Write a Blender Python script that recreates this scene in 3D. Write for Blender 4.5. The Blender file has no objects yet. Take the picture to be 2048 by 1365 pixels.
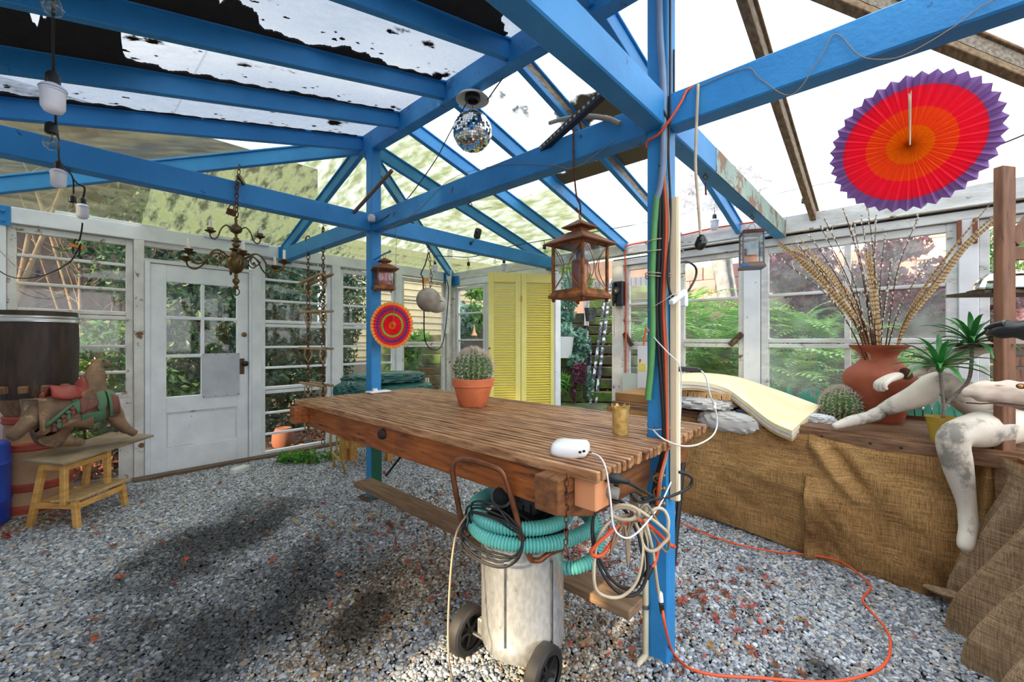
import bpy, bmesh, math, random
import numpy as np
from mathutils import Vector, Matrix, Euler
random.seed(7); RNG = np.random.default_rng(11)
SC = bpy.context.scene
COL = SC.collection
# ------------------------------------------------------------------ camera, sky, sun, exposure
CAM_H, FPX, HEAD = 1.35, 842.0, math.radians(42.68)
cd = bpy.data.cameras.new('camera'); cam = bpy.data.objects.new('camera', cd); COL.objects.link(cam)
cd.sensor_width = 36; cd.lens = 36*FPX/2048; cd.clip_start = .02; cd.clip_end = 200
cam.location = (0, 0, CAM_H); cam.rotation_euler = (math.pi/2, 0, HEAD - math.pi/2)
SC.camera = cam
SC.view_settings.view_transform = 'Standard'; SC.view_settings.look = 'None'
SC.view_settings.gamma = 1; SC.view_settings.use_curve_mapping = False
SC.view_settings.exposure = 1.82
w = bpy.data.worlds.new('overcast'); SC.world = w; w.use_nodes = True
bg = w.node_tree.nodes['Background']; bg.inputs[0].default_value = (.90, .95, 1, 1); bg.inputs[1].default_value = 1.0
sl = bpy.data.lights.new('sun', 'SUN'); sl.energy = 4.2; sl.angle = math.radians(3); sl.color = (1, .80, .52)
sun = bpy.data.objects.new('sun', sl); COL.objects.link(sun)
SUN_DIR = Vector((1.0, .0, -.42)).normalized()          # the way the light travels
sun.rotation_euler = SUN_DIR.to_track_quat('-Z', 'Y').to_euler(); sun.location = (-8, 1.4, 4.5)
cy = SC.cycles
cy.use_denoising = True; cy.max_bounces = 9; cy.diffuse_bounces = 3; cy.glossy_bounces = 3; cy.transmission_bounces = 4
cy.transparent_max_bounces = 24; cy.caustics_reflective = False; cy.caustics_refractive = False; cy.sample_clamp_indirect = 6
cy.use_adaptive_sampling = True; cy.adaptive_threshold = .02

# ------------------------------------------------------------------ helpers
_F = Vector((math.cos(HEAD), math.sin(HEAD), 0)); _R = Vector((math.sin(HEAD), -math.cos(HEAD), 0)); _U = Vector((0, 0, 1))
def P(px, py, X=None, Y=None, Z=None, d=None):
    """the point of a known plane (wall, table top, distance) that the survey sighted at this bearing"""
    v = _F + _R*((px-1024)/FPX) + _U*((682.5-py)/FPX)
    if d is not None: t = d
    elif X is not None: t = X/v.x
    elif Y is not None: t = Y/v.y
    else: t = (Z-CAM_H)/v.z
    return v*t + Vector((0, 0, CAM_H))
def gz(y): return .03*(min(max(y, -1.3), 3.3)-1.7)         # the gravel rises a little towards the door wall
V = Vector
class MB:
    def __init__(s): s.v = []; s.f = []
    def _add(s, vs, fs):
        n = len(s.v); s.v += [tuple(x) for x in vs]; s.f += [tuple(i+n for i in f) for f in fs]; return s
    def hexa(s, p): return s._add(p, [(3,2,1,0),(4,5,6,7),(0,1,5,4),(1,2,6,5),(2,3,7,6),(3,0,4,7)])
    def box(s, c, sz, rot=None):
        x, y, z = (q/2 for q in sz); c = V(c)
        ps = [V(q) for q in ((-x,-y,-z),(x,-y,-z),(x,y,-z),(-x,y,-z),(-x,-y,z),(x,-y,z),(x,y,z),(-x,y,z))]
        if rot is not None:
            if not isinstance(rot, Matrix): rot = Euler(rot).to_matrix()
            ps = [rot @ q for q in ps]
        return s.hexa([q+c for q in ps])
    def span(s, a, b):
        a, b = V(a), V(b); return s.box((a+b)/2, [abs(q) for q in (b-a)])
    def beam(s, a, b, wd, ht, up=(0,0,1)):
        a, b = V(a), V(b); t = (b-a).normalized(); sd = t.cross(V(up))
        if sd.length < 1e-6: sd = V((1,0,0))
        sd.normalize(); u = sd.cross(t).normalized()
        sd, u = sd*wd/2, u*ht/2
        return s.hexa([a-sd-u, a+sd-u, b+sd-u, b-sd-u, a-sd+u, a+sd+u, b+sd+u, b-sd+u])
    def tube(s, pts, r, seg=8, closed=False, ell=None):
        pts = [V(p) for p in pts]; n = len(pts)
        rs = r if isinstance(r, (list, tuple)) else [r]*n
        def tan(i):
            if closed: return (pts[(i+1) % n]-pts[i-1]).normalized()
            q = pts[min(i+1, n-1)]-pts[max(i-1, 0)]
            return q.normalized() if q.length > 1e-9 else V((0,0,1))
        t = tan(0); ref = V((0,0,1)) if abs(t.z) < .9 else V((1,0,0))
        nrm = (ref - t*ref.dot(t)).normalized(); vs = []
        for i in range(n):
            t = tan(i); nrm = nrm - t*nrm.dot(t)
            nrm = nrm.normalized() if nrm.length > 1e-6 else t.orthogonal().normalized()
            bn = t.cross(nrm); ex = ell if ell else 1
            for k in range(seg):
                a = 2*math.pi*k/seg; vs.append(pts[i] + (nrm*math.cos(a) + bn*math.sin(a)*ex)*rs[i])
        fs = [(i*seg+k, i*seg+(k+1) % seg, (i+1)*seg+(k+1) % seg, (i+1)*seg+k) for i in range(n-1) for k in range(seg)]
        if closed: fs += [((n-1)*seg+k, (n-1)*seg+(k+1) % seg, (k+1) % seg, k) for k in range(seg)]
        else: fs += [tuple(range(seg-1, -1, -1)), tuple((n-1)*seg+k for k in range(seg))]
        return s._add(vs, fs)
    def lathe(s, prof, c=(0,0,0), seg=24, rot=None, caps=True, sx=1, sy=1, wob=None):
        c = V(c); vs = []
        for r, z in prof:
            for k in range(seg):
                a = 2*math.pi*k/seg; q = r*(wob(a, z) if wob else 1)
                p = V((q*math.cos(a)*sx, q*math.sin(a)*sy, z)); vs.append((rot @ p if rot is not None else p) + c)
        n = len(prof)
        fs = [(i*seg+k, i*seg+(k+1) % seg, (i+1)*seg+(k+1) % seg, (i+1)*seg+k) for i in range(n-1) for k in range(seg)]
        if caps:
            if prof[0][0] > 1e-6: fs.append(tuple(range(seg-1, -1, -1)))
            if prof[-1][0] > 1e-6: fs.append(tuple((n-1)*seg+k for k in range(seg)))
        return s._add(vs, fs)
    def ball(s, c, r, seg=16, rings=10, sc=(1,1,1), rot=None):
        pr = [(math.sin(math.pi*i/rings), -math.cos(math.pi*i/rings)) for i in range(rings+1)]; vs = []; c = V(c)
        for q, z in pr:
            for k in range(seg):
                a = 2*math.pi*k/seg; p = V((q*math.cos(a)*sc[0]*r, q*math.sin(a)*sc[1]*r, z*sc[2]*r))
                vs.append((rot @ p if rot is not None else p)+c)
        return s._add(vs, [(i*seg+k, i*seg+(k+1) % seg, (i+1)*seg+(k+1) % seg, (i+1)*seg+k) for i in range(rings) for k in range(seg)])
    def prism(s, poly, th, o=(0,0,0), ax=(1,0,0), ay=(0,0,1)):
        o, ax, ay = V(o), V(ax), V(ay); nz = ax.cross(ay).normalized()*th/2; n = len(poly)
        vs = [o+ax*x+ay*y-nz for x, y in poly] + [o+ax*x+ay*y+nz for x, y in poly]
        return s._add(vs, [tuple(range(n-1, -1, -1)), tuple(range(n, 2*n))] + [(i, (i+1) % n, n+(i+1) % n, n+i) for i in range(n)])
    def grid(s, fn, nu, nv, th=0):
        vs = [V(fn(i/nu, j/nv)) for i in range(nu+1) for j in range(nv+1)]
        id = lambda i, j: i*(nv+1)+j
        s._add(vs, [(id(i,j), id(i+1,j), id(i+1,j+1), id(i,j+1)) for i in range(nu) for j in range(nv)])
        return s
    def torus(s, c, R, r, rot=None, seg=20, ts=6, sc=(1,1)):
        pts = [V((R*math.cos(2*math.pi*i/seg)*sc[0], R*math.sin(2*math.pi*i/seg)*sc[1], 0)) for i in range(seg)]
        if rot is not None:
            if not isinstance(rot, Matrix): rot = Euler(rot).to_matrix()
            pts = [rot @ p for p in pts]
        return s.tube([p+V(c) for p in pts], r, ts, closed=True)
    def leaves(s, c, rad, n, size, el=1.8, seed=0, shell=.5, droop=0):
        """n small folded leaves inside an ellipsoid"""
        g = np.random.default_rng(seed); c = np.array(c); rad = np.array(rad)
        d = g.normal(size=(n,3)); d /= np.linalg.norm(d, axis=1)[:,None]
        q = c + d*rad*(shell+(1-shell)*g.random((n,1))**.7)*1.0
        a = g.normal(size=(n,3)); a[:,2] -= droop; a /= np.linalg.norm(a, axis=1)[:,None]
        b = np.cross(a, g.normal(size=(n,3))); b /= np.linalg.norm(b, axis=1)[:,None]; nn = np.cross(a, b)
        L = size*(.6+.8*g.random((n,1))); W = L/el
        vs = np.stack([q-a*L/2, q+b*W/2+nn*W*.2, q+a*L/2, q-b*W/2+nn*W*.2], 1).reshape(-1,3)
        k = len(s.v); s.v += [tuple(x) for x in vs]
        s.f += [f for i in range(n) for f in ((k+4*i, k+4*i+1, k+4*i+2), (k+4*i, k+4*i+2, k+4*i+3))]
        return s
def spl(pts, n=6, closed=False):
    pts = [V(p) for p in pts]; out = []; m = len(pts)
    g = (lambda i: pts[i % m]) if closed else (lambda i: pts[min(max(i,0), m-1)])
    for i in range(m if closed else m-1):
        a, b, c, d = g(i-1), g(i), g(i+1), g(i+2)
        for k in range(n):
            t = k/n; out.append(.5*((2*b)+(c-a)*t+(2*a-5*b+4*c-d)*t*t+(-a+3*b-3*c+d)*t**3))
    if not closed: out.append(pts[-1])
    return out
def lerp(a, b, t): return a+(b-a)*t
ORI = {}
def tag(o, label=None, cat=None, group=None, kind=None):
    if label: o['label'] = label
    if cat: o['category'] = cat
    if group: o['group'] = group
    if kind: o['kind'] = kind
    return o
def thing(name, label, cat, loc, group=None, kind=None):
    o = bpy.data.objects.new(name, None); o.empty_display_size = .1; COL.objects.link(o); o.location = loc
    ORI[o.name] = V(loc); return tag(o, label, cat, group, kind)
def struct(name, loc=(0,0,0)): return thing(name, None, None, loc, kind='structure')
def add(name, mb, mt, parent=None, label=None, cat=None, group=None, kind=None, smooth=None, bevel=0, sub=0, origin=None):
    """link the mesh; a top-level one gets its origin at its base, a part takes that of its thing"""
    me = bpy.data.meshes.new(name)
    arr = np.array(mb.v, dtype=float)
    if parent is not None: og = ORI[parent.name]
    elif origin is not None: og = V(origin)
    else:
        lo, hi = arr.min(0), arr.max(0); og = V(((lo[0]+hi[0])/2, (lo[1]+hi[1])/2, lo[2]))
    me.from_pydata((arr-np.array(og)).tolist(), [], mb.f)
    if smooth is not None:
        me.polygons.foreach_set('use_smooth', [True]*len(me.polygons)); me.set_sharp_from_angle(angle=math.radians(smooth))
    me.materials.append(mt); me.update()
    o = bpy.data.objects.new(name, me); COL.objects.link(o); ORI[o.name] = og
    if parent is not None: o.parent = parent
    else: o.location = og
    if bevel:
        m = o.modifiers.new('bevel', 'BEVEL'); m.width = bevel; m.segments = 1; m.limit_method = 'ANGLE'
    if sub:
        m = o.modifiers.new('sub', 'SUBSURF'); m.levels = sub; m.render_levels = sub
    return tag(o, label, cat, group, kind)
def dup(root, loc, rotz=None, label=None, group=None, scale=None):
    r = root.copy(); COL.objects.link(r); r.location = loc; ORI[r.name] = V(loc)
    if rotz is not None: r.rotation_euler = (0, 0, rotz)
    if scale: r.scale = (scale,)*3
    if label: r['label'] = label
    if group: r['group'] = group
    for ch in list(root.children):
        c = ch.copy(); COL.objects.link(c); c.parent = r
        for g in list(ch.children):
            d = g.copy(); COL.objects.link(d); d.parent = c
    return r
def piece(src, parent, loc=None, rot=None, scale=None):
    c = src.copy(); COL.objects.link(c); c.parent = parent
    if loc is not None: c.location = loc
    if rot is not None: c.rotation_euler = rot
    if scale is not None: c.scale = scale
    return c
def skin(name, nodes, edges, mt, parent=None, root=0, sub=2, **kw):
    """one continuous body grown over a skeleton: nodes = [(point, radius or (rx, ry))]"""
    bm = bmesh.new(); lay = bm.verts.layers.skin.verify(); vs = []
    og = ORI[parent.name] if parent is not None else V(nodes[root][0])
    for i, (p, r) in enumerate(nodes):
        v = bm.verts.new(V(p)-og); v[lay].radius = r if isinstance(r, tuple) else (r, r)
        v[lay].use_root = (i == root); vs.append(v)
    for a, b in edges: bm.edges.new((vs[a], vs[b]))
    me = bpy.data.meshes.new(name); bm.to_mesh(me); bm.free(); me.materials.append(mt)
    o = bpy.data.objects.new(name, me); COL.objects.link(o); ORI[o.name] = og
    if parent is not None: o.parent = parent
    else: o.location = og
    m = o.modifiers.new('skin', 'SKIN'); m.use_smooth_shade = True; m.branch_smoothing = .4
    m = o.modifiers.new('sub', 'SUBSURF'); m.levels = sub; m.render_levels = sub
    return tag(o, **kw)

# ------------------------------------------------------------------ materials
def lin(c): return tuple(((x/255+.055)/1.055)**2.4 if x/255 > .04045 else x/255/12.92 for x in c)+(1,)
def nodes_of(name):
    m = bpy.data.materials.new(name); m.use_nodes = True; nt = m.node_tree; return m, nt, nt.nodes['Principled BSDF']
def ln(nt, a, b): nt.links.new(a, b)
def mat(name, c1, c2=None, rough=.6, metal=0, scale=6, stretch=(1,1,1), lo=.35, hi=.65, bump=0, bscale=None, detail=5, c3=None, lo3=.62, hi3=.7, s3=3, island=0, spec=.5, trans=0, objrand=0):
    """plain or two-tone mottled paint, wood, stone ... c3 = worn spots of their own shape"""
    m, nt, b = nodes_of(name); b.inputs['Roughness'].default_value = rough; b.inputs['Metallic'].default_value = metal
    b.inputs['Specular IOR Level'].default_value = spec
    c1 = lin(c1)
    if c2 is None and not bump and c3 is None and not island: b.inputs['Base Color'].default_value = c1; return m
    c2 = lin(c2) if c2 else c1
    tc = nt.nodes.new('ShaderNodeTexCoord'); mp = nt.nodes.new('ShaderNodeMapping'); mp.inputs['Scale'].default_value = stretch
    ln(nt, tc.outputs['Object'], mp.inputs[0])
    if objrand:   # every plank has its own grain
        oi = nt.nodes.new('ShaderNodeObjectInfo'); ml = nt.nodes.new('ShaderNodeMath'); ml.operation = 'MULTIPLY'; ml.inputs[1].default_value = 40; ln(nt, oi.outputs['Random'], ml.inputs[0])
        cx = nt.nodes.new('ShaderNodeCombineXYZ'); ln(nt, ml.outputs[0], cx.inputs[0]); ln(nt, ml.outputs[0], cx.inputs[1]); ln(nt, ml.outputs[0], cx.inputs[2]); ln(nt, cx.outputs[0], mp.inputs[1])
    nz = nt.nodes.new('ShaderNodeTexNoise'); nz.inputs['Scale'].default_value = scale; nz.inputs['Detail'].default_value = detail
    ln(nt, mp.outputs[0], nz.inputs['Vector'])
    mr = nt.nodes.new('ShaderNodeMapRange'); mr.inputs[1].default_value = lo; mr.inputs[2].default_value = hi; ln(nt, nz.outputs[0], mr.inputs[0])
    mx = nt.nodes.new('ShaderNodeMix'); mx.data_type = 'RGBA'; mx.inputs[6].default_value = c1; mx.inputs[7].default_value = c2
    ln(nt, mr.outputs[0], mx.inputs[0]); out = mx.outputs[2]
    if c3 is not None:
        n3 = nt.nodes.new('ShaderNodeTexNoise'); n3.inputs['Scale'].default_value = s3; n3.inputs['Detail'].default_value = 8; n3.inputs['Roughness'].default_value = .65
        ln(nt, mp.outputs[0], n3.inputs['Vector'])
        m3 = nt.nodes.new('ShaderNodeMapRange'); m3.inputs[1].default_value = lo3; m3.inputs[2].default_value = hi3; ln(nt, n3.outputs[0], m3.inputs[0])
        x3 = nt.nodes.new('ShaderNodeMix'); x3.data_type = 'RGBA'; x3.inputs[7].default_value = lin(c3)
        ln(nt, m3.outputs[0], x3.inputs[0]); ln(nt, out, x3.inputs[6]); out = x3.outputs[2]
    if island:
        ge = nt.nodes.new('ShaderNodeNewGeometry'); hs = nt.nodes.new('ShaderNodeHueSaturation')
        a = nt.nodes.new('ShaderNodeMapRange'); a.inputs[3].default_value = 1-island; a.inputs[4].default_value = 1+island
        ln(nt, ge.outputs['Random Per Island'], a.inputs[0]); ln(nt, a.outputs[0], hs.inputs['Value'])
        h = nt.nodes.new('ShaderNodeMapRange'); h.inputs[3].default_value = .53; h.inputs[4].default_value = .47
        ln(nt, ge.outputs['Random Per Island'], h.inputs[0]); ln(nt, h.outputs[0], hs.inputs['Hue'])
        ln(nt, out, hs.inputs['Color']); out = hs.outputs[0]
    if objrand:
        hs = nt.nodes.new('ShaderNodeHueSaturation'); a = nt.nodes.new('ShaderNodeMapRange'); a.inputs[3].default_value = 1-objrand; a.inputs[4].default_value = 1+objrand; ln(nt, oi.outputs['Random'], a.inputs[0]); ln(nt, a.outputs[0], hs.inputs['Value']); ln(nt, out, hs.inputs['Color']); out = hs.outputs[0]
    ln(nt, out, b.inputs['Base Color'])
    if trans:   # thin leaf or paper: lets some light through
        tr = nt.nodes.new('ShaderNodeBsdfTranslucent'); ln(nt, out, tr.inputs[0]); ms = nt.nodes.new('ShaderNodeMixShader'); ms.inputs[0].default_value = trans
        ln(nt, b.outputs[0], ms.inputs[1]); ln(nt, tr.outputs[0], ms.inputs[2]); ln(nt, ms.outputs[0], nt.nodes['Material Output'].inputs[0])
    if bump:
        bp = nt.nodes.new('ShaderNodeBump'); bp.inputs['Strength'].default_value = bump; bp.inputs['Distance'].default_value = .01
        if bscale:
            nb = nt.nodes.new('ShaderNodeTexNoise'); nb.inputs['Scale'].default_value = bscale; nb.inputs['Detail'].default_value = 4; ln(nt, mp.outputs[0], nb.inputs['Vector']); ln(nt, nb.outputs[0], bp.inputs['Height'])
        else: ln(nt, nz.outputs[0], bp.inputs['Height'])
        ln(nt, bp.outputs[0], b.inputs['Normal'])
    return m
def glass(name, tint=(1,1,1), gloss=.10, dirt=None, amount=0, scale=3, lo=.45, hi=.7, stretch=(1,1,1), rough=.03, spread=0.0, dirt2=None, lo2=.6, hi2=.66, s2=2.2):
    """a thin pane: clear, a little reflective, with a film of algae or dust that passes only diffuse light, and dark grime"""
    m, nt, b = nodes_of(name); nt.nodes.remove(b); out = nt.nodes['Material Output']
    tr = nt.nodes.new('ShaderNodeBsdfTransparent'); tr.inputs[0].default_value = tuple(tint)+(1,)
    gl = nt.nodes.new('ShaderNodeBsdfGlossy'); gl.inputs['Roughness'].default_value = rough
    lw = nt.nodes.new('ShaderNodeLayerWeight'); lw.inputs[0].default_value = .5
    pw = nt.nodes.new('ShaderNodeMath'); pw.operation = 'POWER'; pw.inputs[1].default_value = 4; ln(nt, lw.outputs['Facing'], pw.inputs[0])
    ml = nt.nodes.new('ShaderNodeMath'); ml.operation = 'MULTIPLY_ADD'; ml.inputs[1].default_value = min(gloss*6, .8); ml.inputs[2].default_value = gloss*.3; ln(nt, pw.outputs[0], ml.inputs[0])
    mg = nt.nodes.new('ShaderNodeMixShader'); ln(nt, ml.outputs[0], mg.inputs[0]); ln(nt, tr.outputs[0], mg.inputs[1]); ln(nt, gl.outputs[0], mg.inputs[2])
    sh = mg.outputs[0]
    tc = nt.nodes.new('ShaderNodeTexCoord'); mp = nt.nodes.new('ShaderNodeMapping'); mp.inputs['Scale'].default_value = stretch; ln(nt, tc.outputs['Object'], mp.inputs[0])
    def noise(sc, lo, hi, top):
        nz = nt.nodes.new('ShaderNodeTexNoise'); nz.inputs['Scale'].default_value = sc; nz.inputs['Detail'].default_value = 8; nz.inputs['Roughness'].default_value = .62; ln(nt, mp.outputs[0], nz.inputs['Vector'])
        mr = nt.nodes.new('ShaderNodeMapRange'); mr.inputs[1].default_value = lo; mr.inputs[2].default_value = hi; mr.inputs[3].default_value = spread if top < 1 else 0; mr.inputs[4].default_value = top; ln(nt, nz.outputs[0], mr.inputs[0]); return mr.outputs[0]
    def film(col):
        a = nt.nodes.new('ShaderNodeBsdfTranslucent'); a.inputs[0].default_value = col; d = nt.nodes.new('ShaderNodeBsdfDiffuse'); d.inputs[0].default_value = col
        q = nt.nodes.new('ShaderNodeMixShader'); q.inputs[0].default_value = .3; ln(nt, a.outputs[0], q.inputs[1]); ln(nt, d.outputs[0], q.inputs[2]); return q.outputs[0]
    if dirt:
        mx = nt.nodes.new('ShaderNodeMixShader'); ln(nt, noise(scale, lo, hi, amount), mx.inputs[0]); ln(nt, sh, mx.inputs[1]); ln(nt, film(lin(dirt)), mx.inputs[2]); sh = mx.outputs[0]
    if dirt2:
        mx = nt.nodes.new('ShaderNodeMixShader'); ln(nt, noise(s2, lo2, hi2, 1), mx.inputs[0]); ln(nt, sh, mx.inputs[1])
        d = nt.nodes.new('ShaderNodeBsdfDiffuse'); d.inputs[0].default_value = lin(dirt2); ln(nt, d.outputs[0], mx.inputs[2]); sh = mx.outputs[0]
    ln(nt, sh, out.inputs[0]); return m
M = {}
M['blue'] = mat('blue_paint', (34,126,190), (48,142,206), rough=.55, scale=3, stretch=(1,1,1), bump=.25, bscale=60, c3=(20,60,110), lo3=.66, hi3=.72, s3=9)
M['blue_dirty'] = mat('blue_paint_dirty', (34,120,184), (50,138,200), rough=.6, scale=4, bump=.25, bscale=50, c3=(70,50,40), lo3=.62, hi3=.68, s3=12)
M['green_paint'] = mat('green_paint', (22,92,70), (30,104,78), rough=.6, scale=5)
M['white'] = mat('white_paint', (240,242,246), (224,227,232), rough=.55, scale=5, c3=(120,92,70), lo3=.68, hi3=.72, s3=14, bump=.15, bscale=40)
M['white_worn'] = mat('white_paint_worn', (232,229,224), (206,202,196), rough=.65, scale=6, c3=(122,84,56), lo3=.60, hi3=.66, s3=10, bump=.3, bscale=40)
M['white_weather'] = mat('white_paint_weathered', (230,231,231), (200,200,198), rough=.7, scale=5, stretch=(1,1,3), c3=(120,104,90), lo3=.62, hi3=.70, s3=8, bump=.3, bscale=45)
M['dark_wood'] = mat('weathered_wood', (96,74,54), (62,46,34), rough=.8, scale=9, stretch=(2,6,6), c3=(120,116,84), lo3=.58, hi3=.66, s3=4, bump=.3)
M['bare_wood'] = mat('bare_rafter_wood', (146,120,88), (106,82,58), rough=.8, scale=9, stretch=(2,6,6), c3=(92,92,54), lo3=.6, hi3=.7, s3=4, bump=.3)
M['grey_wood'] = mat('grey_weathered_wood', (150,138,122), (104,92,78), rough=.8, scale=9, stretch=(2,8,8), bump=.3)
M['mint_wood'] = mat('peeling_mint_paint', (168,188,176), (142,168,160), rough=.75, scale=5, c3=(140,110,92), lo3=.5, hi3=.56, s3=10, bump=.3)
M['soil'] = mat('soil', (78,66,54), (52,44,36), rough=.95, scale=12, bump=.6)
M['pane'] = glass('window_glass', gloss=.10, dirt=(206,212,206), amount=.08, scale=5)
M['pane_hazy'] = glass('window_glass_hazy', gloss=.10, dirt=(216,226,222), amount=.24, scale=3, spread=.06)
M['roof_white'] = glass('roof_glass_frosted', tint=(.97,.985,.985), gloss=.03, dirt=(236,240,238), amount=.45, scale=6, spread=.12, lo=.35, hi=.75)
M['roof_brown'] = glass('roof_glass_leaf_stained', tint=(.95,.97,.97), gloss=.03, dirt=(228,232,232), amount=.45, scale=6, spread=.15, lo=.35, hi=.75, dirt2=(120,108,84), lo2=.53, hi2=.58, s2=1.3)
M['roof_clean'] = glass('roof_glass_clean', tint=(.98,.985,.985), gloss=.02)
M['roof_dirty'] = glass('roof_glass_debris', tint=(.46,.48,.505), gloss=.05, dirt=(196,202,212), amount=.7, scale=24, spread=.12, lo=.35, hi=.7, stretch=(.6,1.2,1), dirt2=(58,44,34), lo2=.635, hi2=.655, s2=5.5)
M['roof_algae'] = glass('roof_glass_algae', tint=(.66,.67,.61), gloss=.05, dirt=(188,192,152), amount=.85, scale=4.5, spread=.08, lo=.40, hi=.62, stretch=(3.2,1,1))
M['roof_clear'] = glass('roof_glass_clear', tint=(.82,.82,.76), gloss=.08, dirt=(150,148,118), amount=.35, scale=4, spread=.06, stretch=(1,3,1))
M['black'] = mat('black_plastic', (24,24,26), rough=.45)
M['rubber'] = mat('black_cable', (34,32,32), rough=.6)
M['rust'] = mat('rust', (118,66,38), (70,40,28), rough=.8, metal=.3, scale=40, bump=.4)
M['wire'] = mat('old_wire', (150,128,104), rough=.6)
M['steel'] = mat('galvanised_steel', (150,152,154), (110,112,116), rough=.35, metal=.9, scale=20)
M['terracotta'] = mat('terracotta', (230,130,84), (208,110,68), rough=.75, scale=9, bump=.15, bscale=60, c3=(216,140,100), lo3=.6, hi3=.75, s3=6)
# ------------------------------------------------------------------ the setting: ground, walls, windows, door, roof
XL, XR, YF, YN = -.8, 4.33, 5.3, -1.3        # eave walls at X, door wall and near wall at Y
RX, RZ, EZ = 1.8, 3.09, 2.44                 # ridge line and eave height
RY0, RY1 = .6, 3.39                          # ridge ends
def yplane(o): return lambda a, z, q=0: V((a, o+q, z))
def xplane(o): return lambda a, z, q=0: V((o+q, a, z))
LW, RW = yplane(YF), xplane(XR)
def bar(mb, f, a0, a1, z0, z1, q0, q1): return mb.span(f(a0, z0, q0), f(a1, z1, q1))

g = MB()
g.grid(lambda u, v: (lerp(XL-.3, 4.6, u), lerp(-1.6, 5.45, v), gz(lerp(-1.6, 5.45, v))-.02), 8, 30)
add('floor', g, mat('gravel_bed', (92,92,92), (58,56,54), rough=.95, scale=30, bump=.6), kind='structure')
g = MB(); n = 24
for (x0, x1, y0, y1) in ((-60, XL-.3, -60, 60), (4.6, 60, -60, 60), (XL-.3, 4.6, 5.45, 60), (XL-.3, 4.6, -60, -1.6)):
    g.span((x0, y0, -.4), (x1, y1, .02))
add('floor_outside', g, M['soil'], kind='structure')

def sash(name, f, a0, a1, zs, cols=1, m=None, glassm=None, st=.05, dp=.045, dbl=(), qo=0, skip=()):
    """window in a wall: frame, one bar per row joint, one pane per light; zs from the top down"""
    m = m or M['white']; w = struct(name, f((a0+a1)/2, min(zs), qo))
    fr = MB(); q0, q1 = qo-dp/2, qo+dp/2; zt, zb = zs[0], zs[-1]
    bar(fr, f, a0, a0+st, zb, zt, q0, q1); bar(fr, f, a1-st, a1, zb, zt, q0, q1)
    bar(fr, f, a0+st, a1-st, zt-st, zt, q0, q1); bar(fr, f, a0+st, a1-st, zb, zb+st, q0, q1)
    add('frame', fr, m, w, bevel=.004)
    for i, z in enumerate(zs[1:-1]):
        hh = .04 if i in dbl else .013
        b = MB()
        if i in dbl:
            bar(b, f, a0+st, a1-st, z+.004, z+hh, q0, q1); bar(b, f, a0+st, a1-st, z-hh, z-.004, q0-.008, q1-.008)
        else: bar(b, f, a0+st, a1-st, z-hh, z+hh, q0+.006, q1-.006)
        add('muntin', b, m, w, bevel=.004)
    cs = [a0+st+(a1-a0-2*st)*k/cols for k in range(cols+1)]
    for c in cs[1:-1]:
        b = MB(); bar(b, f, c-.02, c+.02, zb+st, zt-st, q0+.003, q1-.003); add('muntin', b, m, w, bevel=.004)
    k = 0
    for i in range(len(zs)-1):
        for j in range(cols):
            if (i, j) not in skip:
                b = MB(); bar(b, f, cs[j]+.001, cs[j+1]-.001, zs[i+1]+.01, zs[i]-.01, qo-.003, qo+.003)
                add('pane', b, glassm or M['pane'], w)
    return w
def axl(px): return P(px, 650, Y=YF).x
def ayr(px): return P(px, 650, X=XR).y

M['plank0'] = mat('brown_sill_board', (122,100,82), (92,74,60), rough=.85, scale=6, stretch=(1,8,8), bump=.25)
# --- door wall
W = struct('wall_left', (1.8, YF, 0)); Wp = lambda nm, mb, m=None, **k: add(nm, mb, m or M['white'], W, bevel=.004, **k)
b = MB(); bar(b, LW, XL-.1, XR+.05, 2.30, 2.43, -.06, .06); Wp('header_board', b)
b = MB(); bar(b, LW, axl(335)-.75, axl(331), 2.432, 2.455, -.05, .03); Wp('trim_strip', b)
b = MB(); bar(b, LW, axl(404), axl(534), 2.415, 2.447, -.085, -.06); Wp('trim_strip', b)
b = MB(); bar(b, LW, XL-.1, XR+.05, -.1, .045, -.09, .09); Wp('sill_beam', b, M['dark_wood'])
for p0, p1, mm in ((-8, 13, 'white'), (266.5, 287, 'white_worn'), (500.5, 519, 'white'), (661, 677, 'white'), (789, 800, 'white')):
    b = MB(); bar(b, LW, axl(p0), axl(p1), .04, 2.30, -.06, .05); Wp('post', b, M[mm])
b = MB(); bar(b, LW, axl(-70), axl(-10), .9, 2.30, -.02, .02); Wp('side_panel', b)
b = MB(); bar(b, LW, axl(-70), axl(-10), .05, .9, -.02, .02); Wp('side_panel', b)
b = MB(); bar(b, LW, axl(262), axl(700), -.05, .082, -.17, -.068); Wp('threshold', b, M['plank0'])
ROWS = [2.288, 2.054, 1.824, 1.583, 1.30, 1.062, .82]
sash('window_1', LW, axl(14), axl(266), ROWS, m=M['white_worn'], dbl=(2,))
w = struct('window_2', LW((axl(14)+axl(266))/2, .06)); b = MB()
bar(b, LW, axl(14), axl(266), .755, .82, -.03, .03); bar(b, LW, axl(238), axl(266), .05, .755, -.03, .03); bar(b, LW, axl(-8), axl(14), .05, .755, -.03, .03)
add('frame', b, M['white_worn'], w); b = MB(); bar(b, LW, axl(14), axl(240), .06, .75, -.004, .004); add('pane', b, M['pane'], w)
R2 = [2.275, 2.05, 1.81, 1.548, 1.28, 1.045, .79, .53, .29, .05]
sash('window_3', LW, axl(519.5), axl(660.5), R2, dbl=(2, 5))
sash('window_4', LW, axl(677.5), axl(789), R2, dbl=(2, 5))
sash('window_5', LW, axl(800.5), axl(889), [2.275, 1.95, 1.62, 1.30, .05], m=M['white_worn'], dbl=(2,))
b = MB(); bar(b, LW, axl(890), XR, .04, 2.30, -.05, .05); Wp('corner_post', b, M['white_worn'])
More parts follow.
